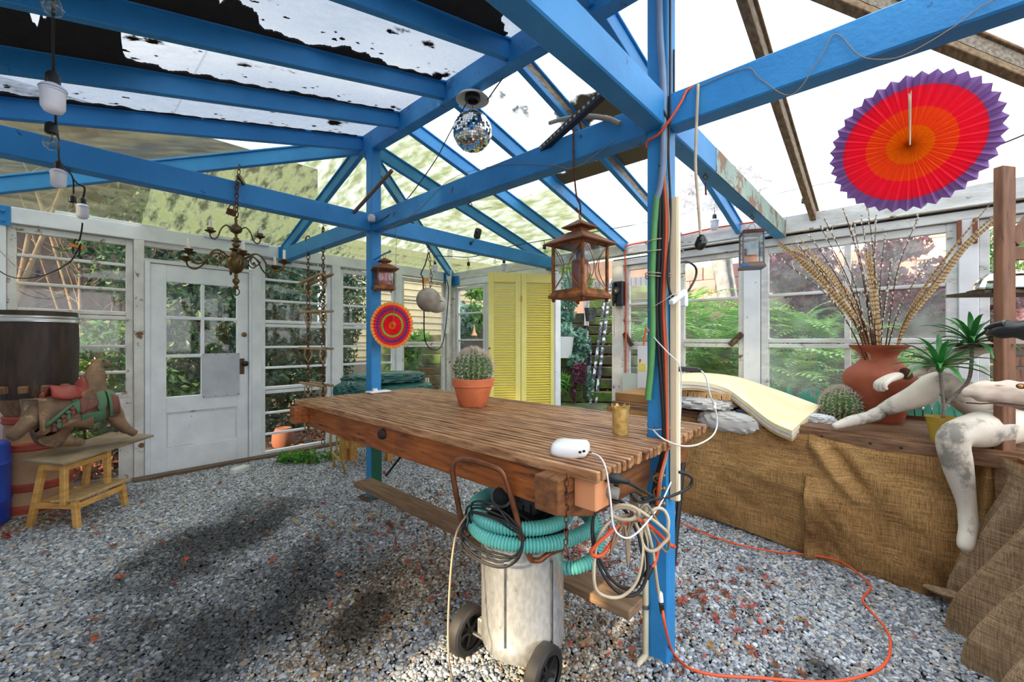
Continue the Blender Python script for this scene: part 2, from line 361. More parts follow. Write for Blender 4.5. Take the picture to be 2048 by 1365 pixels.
b = MB(); b.beam(P(893, 668, Y=YF-.12), P(900, 500, Y=YF-.12), .05, .07); Wp('brace_board', b, M['white_weather'])
# transom over the door
x0, x1 = axl(287.5), axl(500)
w = struct('window_6', LW((x0+x1)/2, 2.13)); b = MB()
bar(b, LW, x0, x1, 2.255, 2.30, -.04, .04); bar(b, LW, x0, x1, 2.10, 2.135, -.05, .04); add('frame', b, M['white_worn'], w)
b = MB(); bar(b, LW, x0, x1, 2.135, 2.255, .0, .006); add('pane', b, M['pane'], w)
# the door
D = struct('door_1', LW((x0+x1)/2, .05)); dz0, dz1 = .055, 2.10; q = -.02
b = MB(); bar(b, LW, x0, x0+.04, .05, dz1, -.07, .03); bar(b, LW, x1-.025, x1, .05, dz1, -.07, .03); add('door_frame', b, M['white'], D, bevel=.004)
dx0, dx1 = x0+.043, x1-.028; dw = dx1-dx0
sl_, sr_ = dx0+.15*dw+.03, dx1-.15*dw
gx = [P(334, 600, Y=YF).x, P(404, 600, Y=YF).x, P(472, 600, Y=YF).x]; gx = [gx[0]-.01, gx[1], gx[2]]
gzs = [1.93, 1.58, 1.20, .80]
b = MB(); bar(b, LW, dx0, gx[0], dz0, dz1-.005, q-.02, q+.02); bar(b, LW, gx[2], dx1, dz0, dz1-.005, q-.02, q+.02); add('stile', b, M['white'], D, bevel=.003)
b = MB(); bar(b, LW, gx[0], gx[2], gzs[0], dz1-.005, q-.019, q+.019); bar(b, LW, gx[0], gx[2], .645, gzs[3], q-.019, q+.019); bar(b, LW, gx[0], gx[2], dz0, .30, q-.019, q+.019); add('rail', b, M['white'], D, bevel=.003)
b = MB(); bar(b, LW, gx[0], gx[2], .30, .645, q-.006, q+.01); add('door_panel', b, M['white'], D)
b = MB()
for z in (.30, .645):
    bar(b, LW, gx[0], gx[2], z-.012 if z > .5 else z, z if z > .5 else z+.012, q-.014, q-.004)
for x in (gx[0], gx[2]-.012): bar(b, LW, x, x+.012, .312, .633, q-.014, q-.004)
add('panel_moulding', b, M['white_worn'], D)
for z in gzs[1:3]:
    b = MB(); bar(b, LW, gx[0], gx[2], z-.016, z+.016, q-.015, q+.015); add('muntin', b, M['white'], D, bevel=.003)
b = MB(); bar(b, LW, gx[1]-.014, gx[1]+.014, gzs[3], gzs[0], q-.016, q+.016); add('muntin', b, M['white'], D, bevel=.003)
for i in range(3):
    for j in range(2):
        if (i, j) == (2, 1): continue
        b = MB(); bar(b, LW, gx[j], gx[j+1], gzs[i+1], gzs[i], q-.003, q+.003); add('pane', b, M['pane'], D)
b = MB(); bar(b, LW, gx[1]-.005, gx[2]+.02, gzs[3]-.03, gzs[2]+.02, q-.035, q-.022)
pp = add('patch_panel', b, mat('zinc_sheet', (196,198,206), (176,180,190), rough=.5, scale=6), D, label='grey sheet metal patch over the lower light of the door')
for i in range(4):
    for zz in (gzs[3]-.02, gzs[2]+.01):
        b = MB(); b.ball(LW(lerp(gx[1]+.005, gx[2]+.01, i/3), zz, q-.036), .006, 8, 5); add('rivet', b, M['steel'], pp)
b = MB(); bar(b, LW, P(480, 730, Y=YF).x-.02, P(480, 730, Y=YF).x+.03, .99, 1.16, q-.026, q-.02); lk = add('lock_plate', b, mat('tarnished_brass', (92,70,48), rough=.5, metal=.7), D)
kx = P(486, 720, Y=YF).x; b = MB(); b.lathe([(.012,0),(.012,.03),(.028,.04),(.030,.055),(.018,.068),(0,.07)], LW(kx, 1.105, q-.022), 16, Euler((math.pi/2,0,0)).to_matrix()); add('door_knob', b, M['black'], lk, smooth=50)
b = MB(); b.lathe([(.026,0),(.026,.006),(.012,.012),(0,.013)], LW(kx, 1.42, q-.02), 16, Euler((math.pi/2,0,0)).to_matrix()); add('keyhole_cover', b, mat('old_brass', (128,104,74), rough=.5, metal=.6), D, smooth=40)

# --- window wall
W = struct('wall_right', (XR, 2, 0)); Wp = lambda nm, mb, m=None, **k: add(nm, mb, m or M['white_weather'], W, bevel=.004, **k)
yA = ayr(1565)
b = MB(); bar(b, RW, yA, YF+.05, 2.31, 2.43, -.05, .06); Wp('header_board', b)
b = MB(); bar(b, RW, YN, yA, 2.29, 2.42, -.075, .06); Wp('header_board', b)
b = MB(); bar(b, RW, YN, ayr(1300), 2.275, 2.29, -.085, .05); Wp('trim_strip', b, M['white_worn'])
b = MB(); bar(b, RW, YN, ayr(1228), 2.25, 2.275, -.02, .04); Wp('black_strip', b, M['black'])  # narrow black strip between the trim and the lower board
b = MB(); bar(b, RW, YN, ayr(1228), 2.19, 2.255, -.05, .05); Wp('lower_board', b)
b = MB(); bar(b, RW, ayr(1113), YF, 2.21, 2.31, -.045, .05); Wp('lower_board', b, M['white'])
for p0, p1, mm in ((906, 914, 'white_worn'), (1228, 1250, 'white_worn'), (1346, 1360, 'white'), (1490, 1522, 'white'), (1916, 1956, 'white')):
    b = MB(); bar(b, RW, ayr(p0), ayr(p1), .0, 2.20, -.05, .05); Wp('post', b, M[mm])
b = MB(); bar(b, RW, ayr(973), ayr(1113), .0, 2.21, -.02, .02); Wp('wall_board', b, M['white'])
b = MB(); bar(b, RW, ayr(1108), ayr(1117), .0, 2.21, -.06, .05); Wp('door_jamb', b, M['white'])
for p0, p1 in ((1252, 1346), (1360, 1490), (1522, 1916), (1956, 2300)):
    b = MB(); bar(b, RW, ayr(p0), ayr(p1), .0, .80, -.015, .02); Wp('wall_board', b, M['white'])
b = MB(); bar(b, RW, ayr(906), ayr(973), .0, .62, -.015, .02); Wp('wall_board', b, M['white'])
sash('window_7', RW, ayr(972), ayr(915), [2.19, 1.78, 1.365, .62], m=M['white'], st=.045)
ZR = [2.185, 1.755, 1.33, .80]
sash('window_8', RW, ayr(1346), ayr(1252), [2.185, 1.755, 1.297, .80], m=M['white_weather'], glassm=M['pane_hazy'], dbl=(1,))
sash('window_9', RW, ayr(1490), ayr(1360), ZR, m=M['white_worn'], glassm=M['pane'], dbl=(1,))
sash('window_10', RW, ayr(1916), ayr(1523), ZR, cols=2, m=M['white_weather'], glassm=M['pane_hazy'], dbl=(1,), st=.06)
sash('window_11', RW, ayr(2290), ayr(1957), ZR, cols=1, m=M['white_weather'], glassm=M['pane'], dbl=(1,))
for px in (1916.5, 1948, 1494):
    b = MB(); bar(b, RW, ayr(px)-.012, ayr(px)+.012, 2.02, 2.19, -.075, -.05); Wp('spacer_block', b, mat('red_brown_block', (128,76,58), rough=.8))
for p0, p1, z0, z1 in ((1252, 1268, 1.44, 1.30), (1462, 1487, 1.31, 1.42)):
    b = MB(); b.beam(RW(ayr(p0), z0, -.04), RW(ayr(p1), z1, -.04), .03, .05); Wp('corner_brace', b, M['dark_wood'])
# --- walls behind the camera
W = struct('wall_front', (XL, 2, 0))
b = MB(); f = xplane(XL)
oy0, oy1, oz0, oz1 = .98, 1.50, .62, 1.36  # opening shaped to throw the sun patch; the wall stays unseen
bar(b, f, YN, oy0, 0, EZ, -.03, .03); bar(b, f, oy1, YF, 0, EZ, -.03, .03); bar(b, f, oy0, oy1, 0, oz0, -.03, .03); bar(b, f, oy0, oy1, oz1, EZ, -.03, .03)
add('wall_board', b, M['white'], W)
W = struct('wall_back', (1.8, YN, 0))
b = MB(); f = yplane(YN); bar(b, f, XL, XR, 0, .25, -.03, .03); bar(b, f, XL, XR, 2.33, EZ, -.03, .03)
for x in (XL, .9, 2.6, XR-.1): bar(b, f, x, x+.08, .25, 2.33, -.03, .03)
add('wall_board', b, M['white'], W)

# --- roof
def sm_(a, c, x): t = min(max((x-a)/(c-a), 0), 1); return t*t*(3-2*t)
def roofz(x, y):
    z = RZ-(abs(x-RX))*(RZ-EZ)/(XR-RX if x > RX else RX-XL)
    if y > RY1: z = min(z, RZ-(y-RY1)*(RZ-EZ)/(YF-RY1))
    if y < RY0: z = min(z, RZ-(RY0-y)*(RZ-EZ)/(RY0-YN))
    return z
C = struct('ceiling', (RX, 2, EZ))
b = MB(); b.beam((RX, RY0-.1, RZ-.08), (RX, RY1, RZ-.08), .085, .15); add('ridge_beam', b, M['blue_dirty'], C, bevel=.005)
def rafter(a, bb, m, nm='rafter', wd=.042, ht=.10, top=True, cheek=None):
    a, bb = V(a), V(bb); dn = V((0, 0, -ht/2-.012)); mb = MB()
    if cheek is None: mb.beam(a+dn, bb+dn, wd, ht)
    else: mb.beam(a+V((0,0,-ht+.006)), bb+V((0,0,-ht+.006)), wd, .035)
    if top: mb.beam(a+V((0,0,-.008)), bb+V((0,0,-.008)), wd+.028, .014)
    o = add(nm, mb, m, C, bevel=.003)
    if cheek is not None:
        mb = MB(); mb.beam(a+V((0,0,-.05)), bb+V((0,0,-.05)), wd-.004, .065); add('rafter_cheek', mb, cheek, o)
    return o
YS = [3.36, 2.80, 2.245, 1.66, 1.10, .53]
for i, y in enumerate(YS):
    rafter((RX-.04, y, RZ-.01), (XL, y, EZ), M['blue'])
    mm = M['bare_wood'] if i == 5 else M['blue']
    rafter((RX+.04, y, RZ-.01), (XR, y, EZ), mm, cheek=M['grey_wood'] if i in (3, 5) else None)
for y in (0, -.6):
    xs = RX-(RY0-y)*(RX-XL)/(RY0-YN); rafter((xs, y, roofz(xs, y)), (XL, y, EZ), M['blue'])
rafter((RX, RY1, RZ-.01), (XL, YF, EZ), M['blue'], 'hip_rafter', .045, .11)
rafter((RX, RY1, RZ-.01), (XR, YF, EZ), M['blue'], 'hip_rafter', .045, .11)
rafter((RX, RY1, RZ-.01), (RX, YF, EZ), M['blue'])
rafter((RX, RY0, RZ-.01), (XR, YN, EZ), M['bare_wood'], 'hip_rafter', .05, .11, cheek=M['grey_wood'])
rafter((RX, RY0, RZ-.01), (XL, YN, EZ), M['dark_wood'], 'hip_rafter', .05, .11)
def pane(pts, m, nm='roof_pane'):
    up = V((0, 0, .006)); lo = [V((p[0], p[1], roofz(*p)+.001)) for p in pts]; n = len(pts); mb = MB()
    mb._add(lo+[q+up for q in lo], [tuple(range(n-1,-1,-1)), tuple(range(n, 2*n))]+[(i, (i+1) % n, n+(i+1) % n, n+i) for i in range(n)])
    # grime settles differently on each sheet: give each pane its own origin
    return add(nm, mb, m, C)
rd, rw, rb, ra, rc = (M['roof_'+k] for k in ('dirty', 'white', 'brown', 'algae', 'clear'))
for i in range(5):
    y1, y0 = YS[i], YS[i+1]
    for xa, xb in ((XL, .5), (.5, RX)): pane([(xa, y0), (xb, y0), (xb, y1), (xa, y1)], rd if y0 > .6 or xa > 0 else M['roof_clean'])
    for xa, xb in ((RX, 3.1), (3.1, XR)): pane([(xa, y0), (xb, y0), (xb, y1), (xa, y1)], ([ra, rw, rb, rb, rw] if xa < 3 else [ra, ra, rw, rw, rw])[i])
xm = .55; ym = RY1+(RX-xm)*(YF-RY1)/(RX-XL)
pane([(xm, ym-.001), (xm, YF), (XL, YF)], rc); pane([(RX, RY1), (RX, YF), (xm, YF), (xm, ym)], ra)
pane([(RX, RY1), (XR, YF), (RX, YF)], ra)
pane([(RX, 3.36), (RX, RY1), (XL, YF), (XL, 3.36)], rc); pane([(RX, 3.36), (XR, 3.36), (XR, YF), (RX, RY1)], ra)
pane([(RX, RY0), (RX, .53), (XL, .53), (XL, YN)][::-1] if False else [(XL, .53), (RX-.1, .53), (XL, YN)], M['roof_clean'])
pane([(RX+.1, .53), (XR, .53), (XR, YN)], rw)
pane([(XL, YN), (XR, YN), (RX, RY0)], M['roof_clean'])
# leaf debris heaped on the panes along the rafters of the dark slope
M['debris'] = mat('black_leaf_debris', (34,28,26), (20,17,17), rough=.95, scale=20, c3=(92,64,44), lo3=.64, hi3=.7, s3=12)
def wid(i, u):
    if i == 0: return .012+.05*sm_(.55,.62,u)*(1-sm_(.86,.9,u))*abs(math.sin(9*u))+.10*sm_(.93,1,u)
    if i == 1: return .014+.035*abs(math.sin(8*u))*sm_(.15,.4,u)+.50*sm_(.60,.635,u)
    if i == 2: return .02+.09*sm_(.1,.35,u)*abs(math.sin(6*u+1))+.16*sm_(.42,.55,u)+.28*sm_(.62,.85,u)
    return .03+.20*sm_(0,.1,u)*(1-sm_(.22,.30,u))+.05*abs(math.sin(7*u))+.3*sm_(.5,.8,u)
for i in range(4):
    y = YS[i]-.03; rg = random.Random(40+i); b = MB(); n = 420; ph = [rg.uniform(0,6) for _ in range(5)]; jt = 0
    for k in range(n+1):
        x = lerp(XL+.05, RX-.10, k/n); u = 1-k/n; jt = .7*jt+rg.gauss(0,.30)
        wv = wid(i, u); wv = wv*(1+.30*math.sin(31*u+ph[1])+.22*math.sin(67*u+ph[2])+.22*jt)+.010*math.sin(140*u+ph[3])*min(1, wv/.03); wv = min(max(wv, .003), .53)
        for yy in (y, y-wv): z = roofz(x, yy)-.012; b.v.append((x, yy, z))
        for yy in (y, y-wv): z = roofz(x, yy)-.002; b.v.append((x, yy, z))
    for k in range(n): a = 4*k; c = a+4; b.f += [(a,a+1,c+1,c),(a+2,c+2,c+3,a+3),(a+1,a+3,c+3,c+1),(a,c,c+2,a+2)]
    for _ in range(28):      # loose flakes beyond the edge
        u = rg.random(); x = lerp(RX-.1, XL+.05, u); yy = y-min(wid(i, u)*rg.uniform(1.1,2.2)+rg.uniform(0,.10), .5); r0 = rg.uniform(.003,.011); m_ = 9; k0 = len(b.v)
        for q in range(m_): a = 6.28*q/m_; rr = r0*rg.uniform(.3,1.7); px_, py_ = x+rr*1.6*math.cos(a), yy+rr*math.sin(a); b.v.append((px_, py_, roofz(px_, py_)-.004))
        b.f.append(tuple(range(k0, k0+m_)))
    add('leaf_debris', b, M['debris'], C, kind='stuff')
# --- blue corner plates bolted to the headers
CP = (('blue steel plate bolted to the header next to the corner post of the door wall', [LW(axl(895)-.13, 2.25, -.07), LW(axl(895), 2.42, -.062)]),
      ('blue steel plate bolted to the white header beside the yellow shutters', [RW(ayr(924), 2.22, -.062), RW(ayr(907), 2.37, -.07)]),
      ('blue steel plate on the header above the barrel', [LW(axl(-40), 2.27, -.07), LW(axl(23), 2.43, -.062)]))
for lab, (a, c) in CP:
    t = thing('corner_plate', lab, 'bracket', (a+c)/2); b = MB(); b.span(a, c); add('plate', b, M['blue'], t, bevel=.003)
    for u in (.25, .75):
        for v in (.25, .72):
            p = V((lerp(a.x, c.x, u), lerp(a.y, c.y, u), lerp(a.z, c.z, v))); r = Euler((math.pi/2, 0, 0)).to_matrix() if abs(a.y-c.y) < .05 else Euler((0, -math.pi/2, 0)).to_matrix()
            b = MB(); b.lathe([(.013, 0), (.013, .022), (0, .024)], p, 6, r); add('bolt', b, M['blue'], t)
# --- posts and tie beams
PX, P1Y, P2Y = 1.8, .77, 3.23
def post(y, lab, zt=2.94):
    t = thing('post', lab, 'post', (PX, y, gz(y))); b = MB(); b.span((PX-.045, y-.045, gz(y)-.03), (PX+.045, y+.045, zt)); add('post_shaft', b, M['blue'], t, bevel=.005); return t
post1 = post(P1Y, 'tall blue post strapped with hoses and cables at the near end of the slatted table')
post2 = post(P2Y, 'blue post with a green inner face at the far end of the slatted table')
b = MB(); b.span((PX+.0455, P2Y-.045, gz(P2Y)), (PX+.048, P2Y+.045, .86)); b.span((PX-.045, P2Y-.048, gz(P2Y)), (PX+.045, P2Y-.0455, .86)); add('green_face', b, M['green_paint'], post2)
b = MB(); b.span((PX-.10, P2Y-.08, gz(P2Y)-.02), (PX+.10, P2Y+.08, gz(P2Y)+.015)); add('base_plate', b, M['dark_wood'], post2)
BZ0, BZ1 = 2.255, 2.395; bz = (BZ0+BZ1)/2
def tie(a, c, lab, m='blue', wd=.09, ht=.14):
    b = MB(); b.beam(a, c, wd, ht); return add('tie_beam', b, M[m], label=lab, cat='beam', bevel=.006)
tie((XL, P2Y, bz), (PX-.047, P2Y, bz), 'blue tie beam carrying the brass chandelier')
tie((PX+.047, P2Y, bz), (4.2, P2Y, bz), 'blue tie beam with the small black camera on top')
b = MB(); b.span((4.2, P2Y-.06, 2.24), (4.33, P2Y+.06, 2.30)); add('beam_hanger', b, M['steel'], label='grey steel hanger at the wall end of the beam with the small camera', cat='bracket')
tie((XL, P1Y, bz), (PX-.047, P1Y, bz), 'blue tie beam from the near post towards the top edge of the photo')
t2 = tie((PX+.047, P1Y, bz), (XR-.06, P1Y, bz-.01), 'blue tie beam with peeling mint side, the candle lantern hanging below', m='blue')
b = MB(); b.beam((PX+.6, P1Y-.046, bz-.005), (XR-.06, P1Y-.046, bz-.01), .003, .135); add('bare_side', b, M['mint_wood'], t2, label='peeling pale mint paint over bare wood')
tie((PX, P2Y-.047, bz), (PX, P1Y+.047, bz), 'blue tie beam between the two posts, the big rusty lantern hanging from it', m='blue_dirty')
tie((PX, P1Y-.047, bz), (PX, YN+.05, bz), 'thick blue tie beam that carries the large paper fan')
tie((PX, P2Y+.047, bz+.01), (PX, YF-.06, bz+.01), 'short blue tie beam to the door wall with the rope ladder hanging from it')
b = MB(); b.span((PX-.07, YF-.075, BZ0-.01), (PX+.07, YF-.06, 2.43)); add('beam_shoe', b, M['blue'], label='blue beam shoe on the door wall header over the rope ladder', cat='bracket', bevel=.003)
# ------------------------------------------------------------------ slatted work table between the posts
M['slat'] = mat('wet_slats', (190,144,102), (130,84,52), rough=.42, scale=7, stretch=(8,1,8), c3=(84,50,32), lo3=.56, hi3=.68, s3=5, bump=.3, objrand=.22)
M['timber'] = mat('stained_timber', (176,98,40), (128,66,28), rough=.5, scale=5, stretch=(6,1,9), c3=(62,32,18), lo3=.56, hi3=.66, s3=3.2, bump=.3)
M['timber_x'] = mat('stained_timber_end', (140,88,46), (98,58,30), rough=.6, scale=5, stretch=(1,6,9), c3=(70,44,26), lo3=.56, hi3=.66, s3=4, bump=.3)
M['plank'] = mat('grey_brown_plank', (150,120,92), (118,90,66), rough=.8, scale=6, stretch=(8,1,8), bump=.25)
M['pine'] = mat('yellow_pine', (214,164,88), (186,130,60), rough=.5, scale=5, stretch=(6,6,2), bump=.1)
TX0, TX1, TY0, TY1, TZ = 1.155, 2.195, .70, 3.17, .935
T = thing('slatted_table', 'long brown slatted work table between the two blue posts', 'table', ((TX0+TX1)/2, (TY0+TY1)/2, 0))
ns = 30; pt = (TX1-TX0-.024)/(ns-1); s0 = None
for i in range(ns):
    dx = i*pt; j0 = random.uniform(-.006, .012)
    if abs(TX0+.012+dx-PX) < .055: j0 = .12
    if s0 is None:
        b = MB(); b.span((TX0, TY0, TZ-.036), (TX0+.0215, TY1, TZ)); s0 = add('slat', b, M['slat'], T, bevel=.003)
        continue
    piece(s0, T, (dx, j0*.5, random.uniform(-.0015, .0015)), scale=(1, 1-abs(j0)/2.6, 1))
def tp(nm, a, c, m, **k): b = MB(); b.span(a, c); return add(nm, b, M[m], T, bevel=.004, **k)
ap = tp('apron', (1.172, .90, .765), (1.212, 3.0, .903), 'timber')
b = MB(); b.lathe([(.018, 0), (.03, .006), (.026, .02), (.010, .028), (0, .03)], P(767, 868, X=1.172), 8, Euler((0, -math.pi/2, .3)).to_matrix()); add('knot', b, mat('black_knot', (40,26,20), rough=.7), ap, smooth=60)
tp('apron', (2.14, .90, .765), (2.18, 3.0, .903), 'timber')
b = MB(); b.prism([(1.085, .905), (2.26, .905), (2.26, .84), (2.16, .74), (1.30, .725), (1.085, .79)], .10, (0, .85, 0)); add('cross_beam', b, M['timber_x'], T, bevel=.004)
tp('cross_beam', (1.085, 2.98, .79), (2.2, 3.07, .903), 'timber')
tp('cross_beam', (1.17, 1.9, .80), (2.18, 1.95, .90), 'timber')
tp('stretcher', (1.60, .82, .195), (1.75, 3.18, .235), 'plank')
b = MB(); b.tube([P(772, 952, X=1.95), P(830, 878, X=1.95)], .010, 6); add('strut', b, M['black'], T)
b = MB(); b.tube([P(1366, 925, Y=.86), P(1347, 1130, Y=.86)], .013, 6); add('strut', b, M['black'], T)
# outlet block with plugs
b = MB(); a = P(1181, 990, Y=.735); b.span((a.x, .715, .80), (a.x+.085, .80, .905)); ob = add('outlet_block', b, mat('peach_paint', (222,150,104), rough=.6), T, bevel=.004, label='peach painted block with black electric outlets')
for px, py in ((1217, 955), (1232, 974), (1228, 986)):
    p = P(px, py, Y=.713); b = MB(); b.box(p, (.014, .012, .012)); add('outlet_slot', b, M['black'], ob)
# --- things on the table
def pot_profile(r, h): return [(.62*r,0),(.66*r,.02*h),(.92*r,.70*h),(.90*r,.70*h),(1.0*r,.72*h),(1.03*r,.98*h),(1.0*r,h),(.93*r,h),(.90*r,.93*h),(0,.93*h)]
M['cactus'] = mat('cactus_skin', (92,124,66), (70,102,54), rough=.6, scale=12)
M['spine'] = mat('cactus_spines', (232,222,206), (206,190,170), rough=.6, scale=30)
def cactus(par, c, r, sz=1.0, wool=True, ribs=22, seed=1):
    b = MB(); c = V(c); rg = random.Random(seed)
    prof = [(math.sin(math.pi*(.06+.94*i/16)), -math.cos(math.pi*(.06+.94*i/16))) for i in range(17)]
    seg = ribs*4
    b.lathe([(r*q, r*sz*z) for q, z in prof], c, seg, wob=lambda a, z: 1+.07*math.cos(a*ribs)); bd = add('cactus_body', b, M['cactus'], par, smooth=70)
    s = MB()
    for k in range(ribs):
        a = 2*math.pi*k/ribs
        for i in range(1, 15):
            ph = math.pi*(.12+.86*i/14.5); nrm = V((math.sin(ph)*math.cos(a), math.sin(ph)*math.sin(a), -math.cos(ph)*sz)); p = c+nrm*r*1.06
            for _ in range(6 if i < 10 else 11):
                dd = (nrm+V((rg.gauss(0,.75), rg.gauss(0,.75), rg.gauss(0,.75)))).normalized(); L = r*rg.uniform(.16, .30); e = p+dd*L
                sd = dd.cross(V((rg.random(), rg.random(), rg.random()+.1))).normalized()*r*.016; s._add([p-sd, p+sd, e+(dd.cross(sd))*.2, ], [(0,1,2)])
                s._add([p-dd.cross(sd).normalized()*r*.016, p+dd.cross(sd).normalized()*r*.016, e], [(0,1,2)])
    add('spines', s, M['spine'], par, kind='stuff')
c = P(946, 812, Z=TZ); pr = .132
t = thing('potted_cactus', 'round spiny cactus in an orange terracotta pot on the slatted table', 'cactus', c)
b = MB(); b.lathe(pot_profile(pr, .178), c, 40, wob=lambda a, z: 1+(.016*math.cos(a*20) if z-c.z*0 < .12 and z < .125 else 0)); add('pot', b, M['terracotta'], t, smooth=40)
b = MB(); b.lathe([(0, .168), (.118, .166)], c, 20); add('soil', b, M['soil'], t)
cactus(t, c+V((0, 0, .235)), .118, 1.0)
c = P(1241, 868, Z=TZ); t = thing('gold_tin', 'small crumpled gold candle tin with a ragged rim on the slatted table', 'tin', c)
M['gold'] = mat('gold_foil', (236,204,130), (206,164,90), rough=.38, metal=.4, scale=30, bump=.5)
b = MB(); seg = 28; b.lathe([(0,.004),(.034,0),(.036,.005),(.036,.105),(.0375,.118),(.033,.118),(.033,.02)], c, seg); 
for i in range(7):
    a = 2*math.pi*i/7; b.prism([(-.013,0),(.013,0),(.006,.012),(0,.018),(-.006,.012)], .0015, c+V((.036*math.cos(a), .036*math.sin(a), .114)), (-math.sin(a), math.cos(a), 0), (.2*math.cos(a), .2*math.sin(a), 1))
add('tin_wall', b, M['gold'], t, smooth=50); b = MB(); b.lathe([(.0325,.02),(.0325,.075),(.02,.085),(.008,.10),(0,.105)], c, 16, wob=lambda a, z: 1+.05*math.sin(3*a)); add('candle', b, mat('ochre_wax', (206,160,84), rough=.5), t, smooth=50)
# white router
c = P(1141, 908, Z=TZ); t = thing('wifi_router', 'small white rounded router near the end of the slatted table', 'router', c)
M['white_plastic'] = mat('white_plastic', (236,236,238), rough=.35)
ax = V((_R.x, _R.y, 0)); ay = V((_F.x, _F.y, 0)); b = MB()
def sq(a, rx, ry, n=5): ca, sa_ = math.cos(a), math.sin(a); return (rx*abs(ca)**(2/n)*(1 if ca > 0 else -1), ry*abs(sa_)**(2/n)*(1 if sa_ > 0 else -1))
for rg_ in ((.070, .060),):
    vs = []; 
    prof = [(.0, .0), (.90, .0), (1, .012), (.97, .034), (.86, .046), (.5, .050), (0, .051)]
    for q, z in prof:
        for k in range(32):
            x, y = sq(2*math.pi*k/32, rg_[0]*q, rg_[1]*q); vs.append(c+ax*(x*.92+y*.35)+ay*(y*.95-x*.25)+V((0,0,z*.95)))
    b._add(vs, [(i*32+k, i*32+(k+1) % 32, (i+1)*32+(k+1) % 32, (i+1)*32+k) for i in range(6) for k in range(32)])
add('shell', b, M['white_plastic'], t, smooth=60)
for px, py in ((1160, 905), (1168, 903)): b = MB(); b.box(P(px, py, d=P(px, py, Z=TZ).dot(_F)*.93), (.009, .006, .007)); add('port', b, M['black'], t)
# small tray at the foot of the far post
c = P(757, 786, Z=TZ); t = thing('metal_tray', 'thin white metal tray at the foot of the far blue post', 'tray', c)
b = MB(); b.box(c+V((0,0,.010)), (.18, .09, .012)); b.box(c+V((0,0,.004)), (.15, .07, .008)); add('tray_plate', b, M['white_plastic'], t, bevel=.003)
b = MB(); b.lathe([(.02,.016),(.02,.034),(.017,.036),(0,.036)], c+V((-.03,0,0)), 16); add('candle_cup', b, M['white_plastic'], t, smooth=40)
# --- folding table, tarpaulin, yellow stand and wicker lantern behind the slatted table
t = thing('folding_table', 'folding table with thin gold tubular legs under the green tarpaulin', 'table', (2.3, 3.85, .06))
b = MB(); b.span((1.72, 3.48, .755), (3.05, 4.2, .785)); add('tabletop', b, M['grey_wood'], t, bevel=.006)
M['gold_tube'] = mat('gold_tube', (186,156,84), rough=.35, metal=.7)
for px, pb in ((664, 935), (684, 950)):
    q = P(px+3, pb, Z=.06); a = V((q.x-.02, q.y, .75)); b = MB(); b.tube(spl([a, a+V((0,0,-.25)), q+V((-.03,0,.22)), q+V((0.02,0,0))], 5), .011, 8); lg = add('leg', b, M['gold_tube'], t, smooth=60)
q = P(674, 945, Z=.06); b = MB(); b.tube([V((q.x, q.y, .75)), q+V((0,0,.14))], .009, 8); add('leg', b, M['gold_tube'], t, smooth=60)
b = MB(); b.tube([P(664, 905, d=4.15), P(688, 930, d=4.05)], .010, 8); add('brace', b, M['gold_tube'], t, smooth=60)
b = MB(); b.tube([P(672, 876, d=4.1), P(730, 868, d=4.4)], .009, 8); add('brace', b, M['gold_tube'], t, smooth=60)
for p in ((2.85, 3.55), (2.85, 4.1)): b = MB(); b.tube([V((*p, .76)), V((*p, .05))], .011, 8); add('leg', b, M['gold_tube'], t, smooth=60)
M['tarp'] = mat('green_tarp', (26,92,86), (18,70,66), rough=.4, scale=10, bump=.5, bscale=14)
def crumple(cx, cy_, cz, rx, ry, rz, seed, amp=.16):
    k = random.Random(seed); ph = [k.uniform(0, 6) for _ in range(9)]; b = MB()
    def fn(u, v):
        th, f = math.pi*u, 2*math.pi*v; x, y, z = math.sin(th)*math.cos(f), math.sin(th)*math.sin(f), math.cos(th)
        fo = abs(math.sin(7*f+3*math.sin(4*th+ph[0])+ph[1]))*.5+abs(math.sin(11*th+4*f+ph[2]))*.5+.4*math.sin(17*f+ph[3])*math.sin(9*th+ph[4])
        q = 1+amp*(fo-.5); sx = abs(x)**.75*(1 if x > 0 else -1); sy = abs(y)**.75*(1 if y > 0 else -1); sz = abs(z)**.6*(1 if z > 0 else -1)
        return V((cx+rx*sx*q, cy_+ry*sy*q, cz+rz*max(sz*q, -.92)))
    return b.grid(fn, 28, 56)
t = thing('tarpaulin', 'crumpled dark green tarpaulin folded on the gold legged table', 'tarpaulin', (2.2, 3.75, .79))
add('tarp_bundle', crumple(1.86, 3.62, .885, .20, .15, .10, 3, .12), M['tarp'], t, smooth=30)
add('tarp_fold', crumple(2.28, 3.72, .865, .42, .24, .075, 4, .06), M['tarp'], t, smooth=30)
add('tarp_fold', crumple(2.22, 3.75, .985, .42, .2, .06, 5, .09), M['tarp'], t, smooth=30)
t = thing('wooden_stand', 'low yellow pine stand half hidden behind the gold legged table', 'stand', P(705, 922, Z=.06))
for px, pyt in ((688, 868), (705, 862), (778, 862)): q = P(px, 920, Z=.06); b = MB(); b.span((q.x-.035, q.y-.035, .05), (q.x+.035, q.y+.035, .42)); add('leg', b, M['pine'], t, bevel=.004)
b = MB(); b.beam(P(685, 890, d=4.5), P(790, 884, d=4.9), .03, .08); add('rail', b, M['pine'], t); b = MB(); a = P(685, 858, d=4.5); b.beam(V((a.x, a.y, .44)), V((a.x+.7, a.y+.1, .44)), .3, .04); add('top', b, M['pine'], t)
c = V((2.86, 3.95, .787)); t = thing('wicker_lantern', 'tapered cane lantern with a white candle beside the green tarpaulin', 'lantern', c)
M['cane'] = mat('brown_cane', (128,98,66), (96,70,46), rough=.7, scale=20); b = MB()
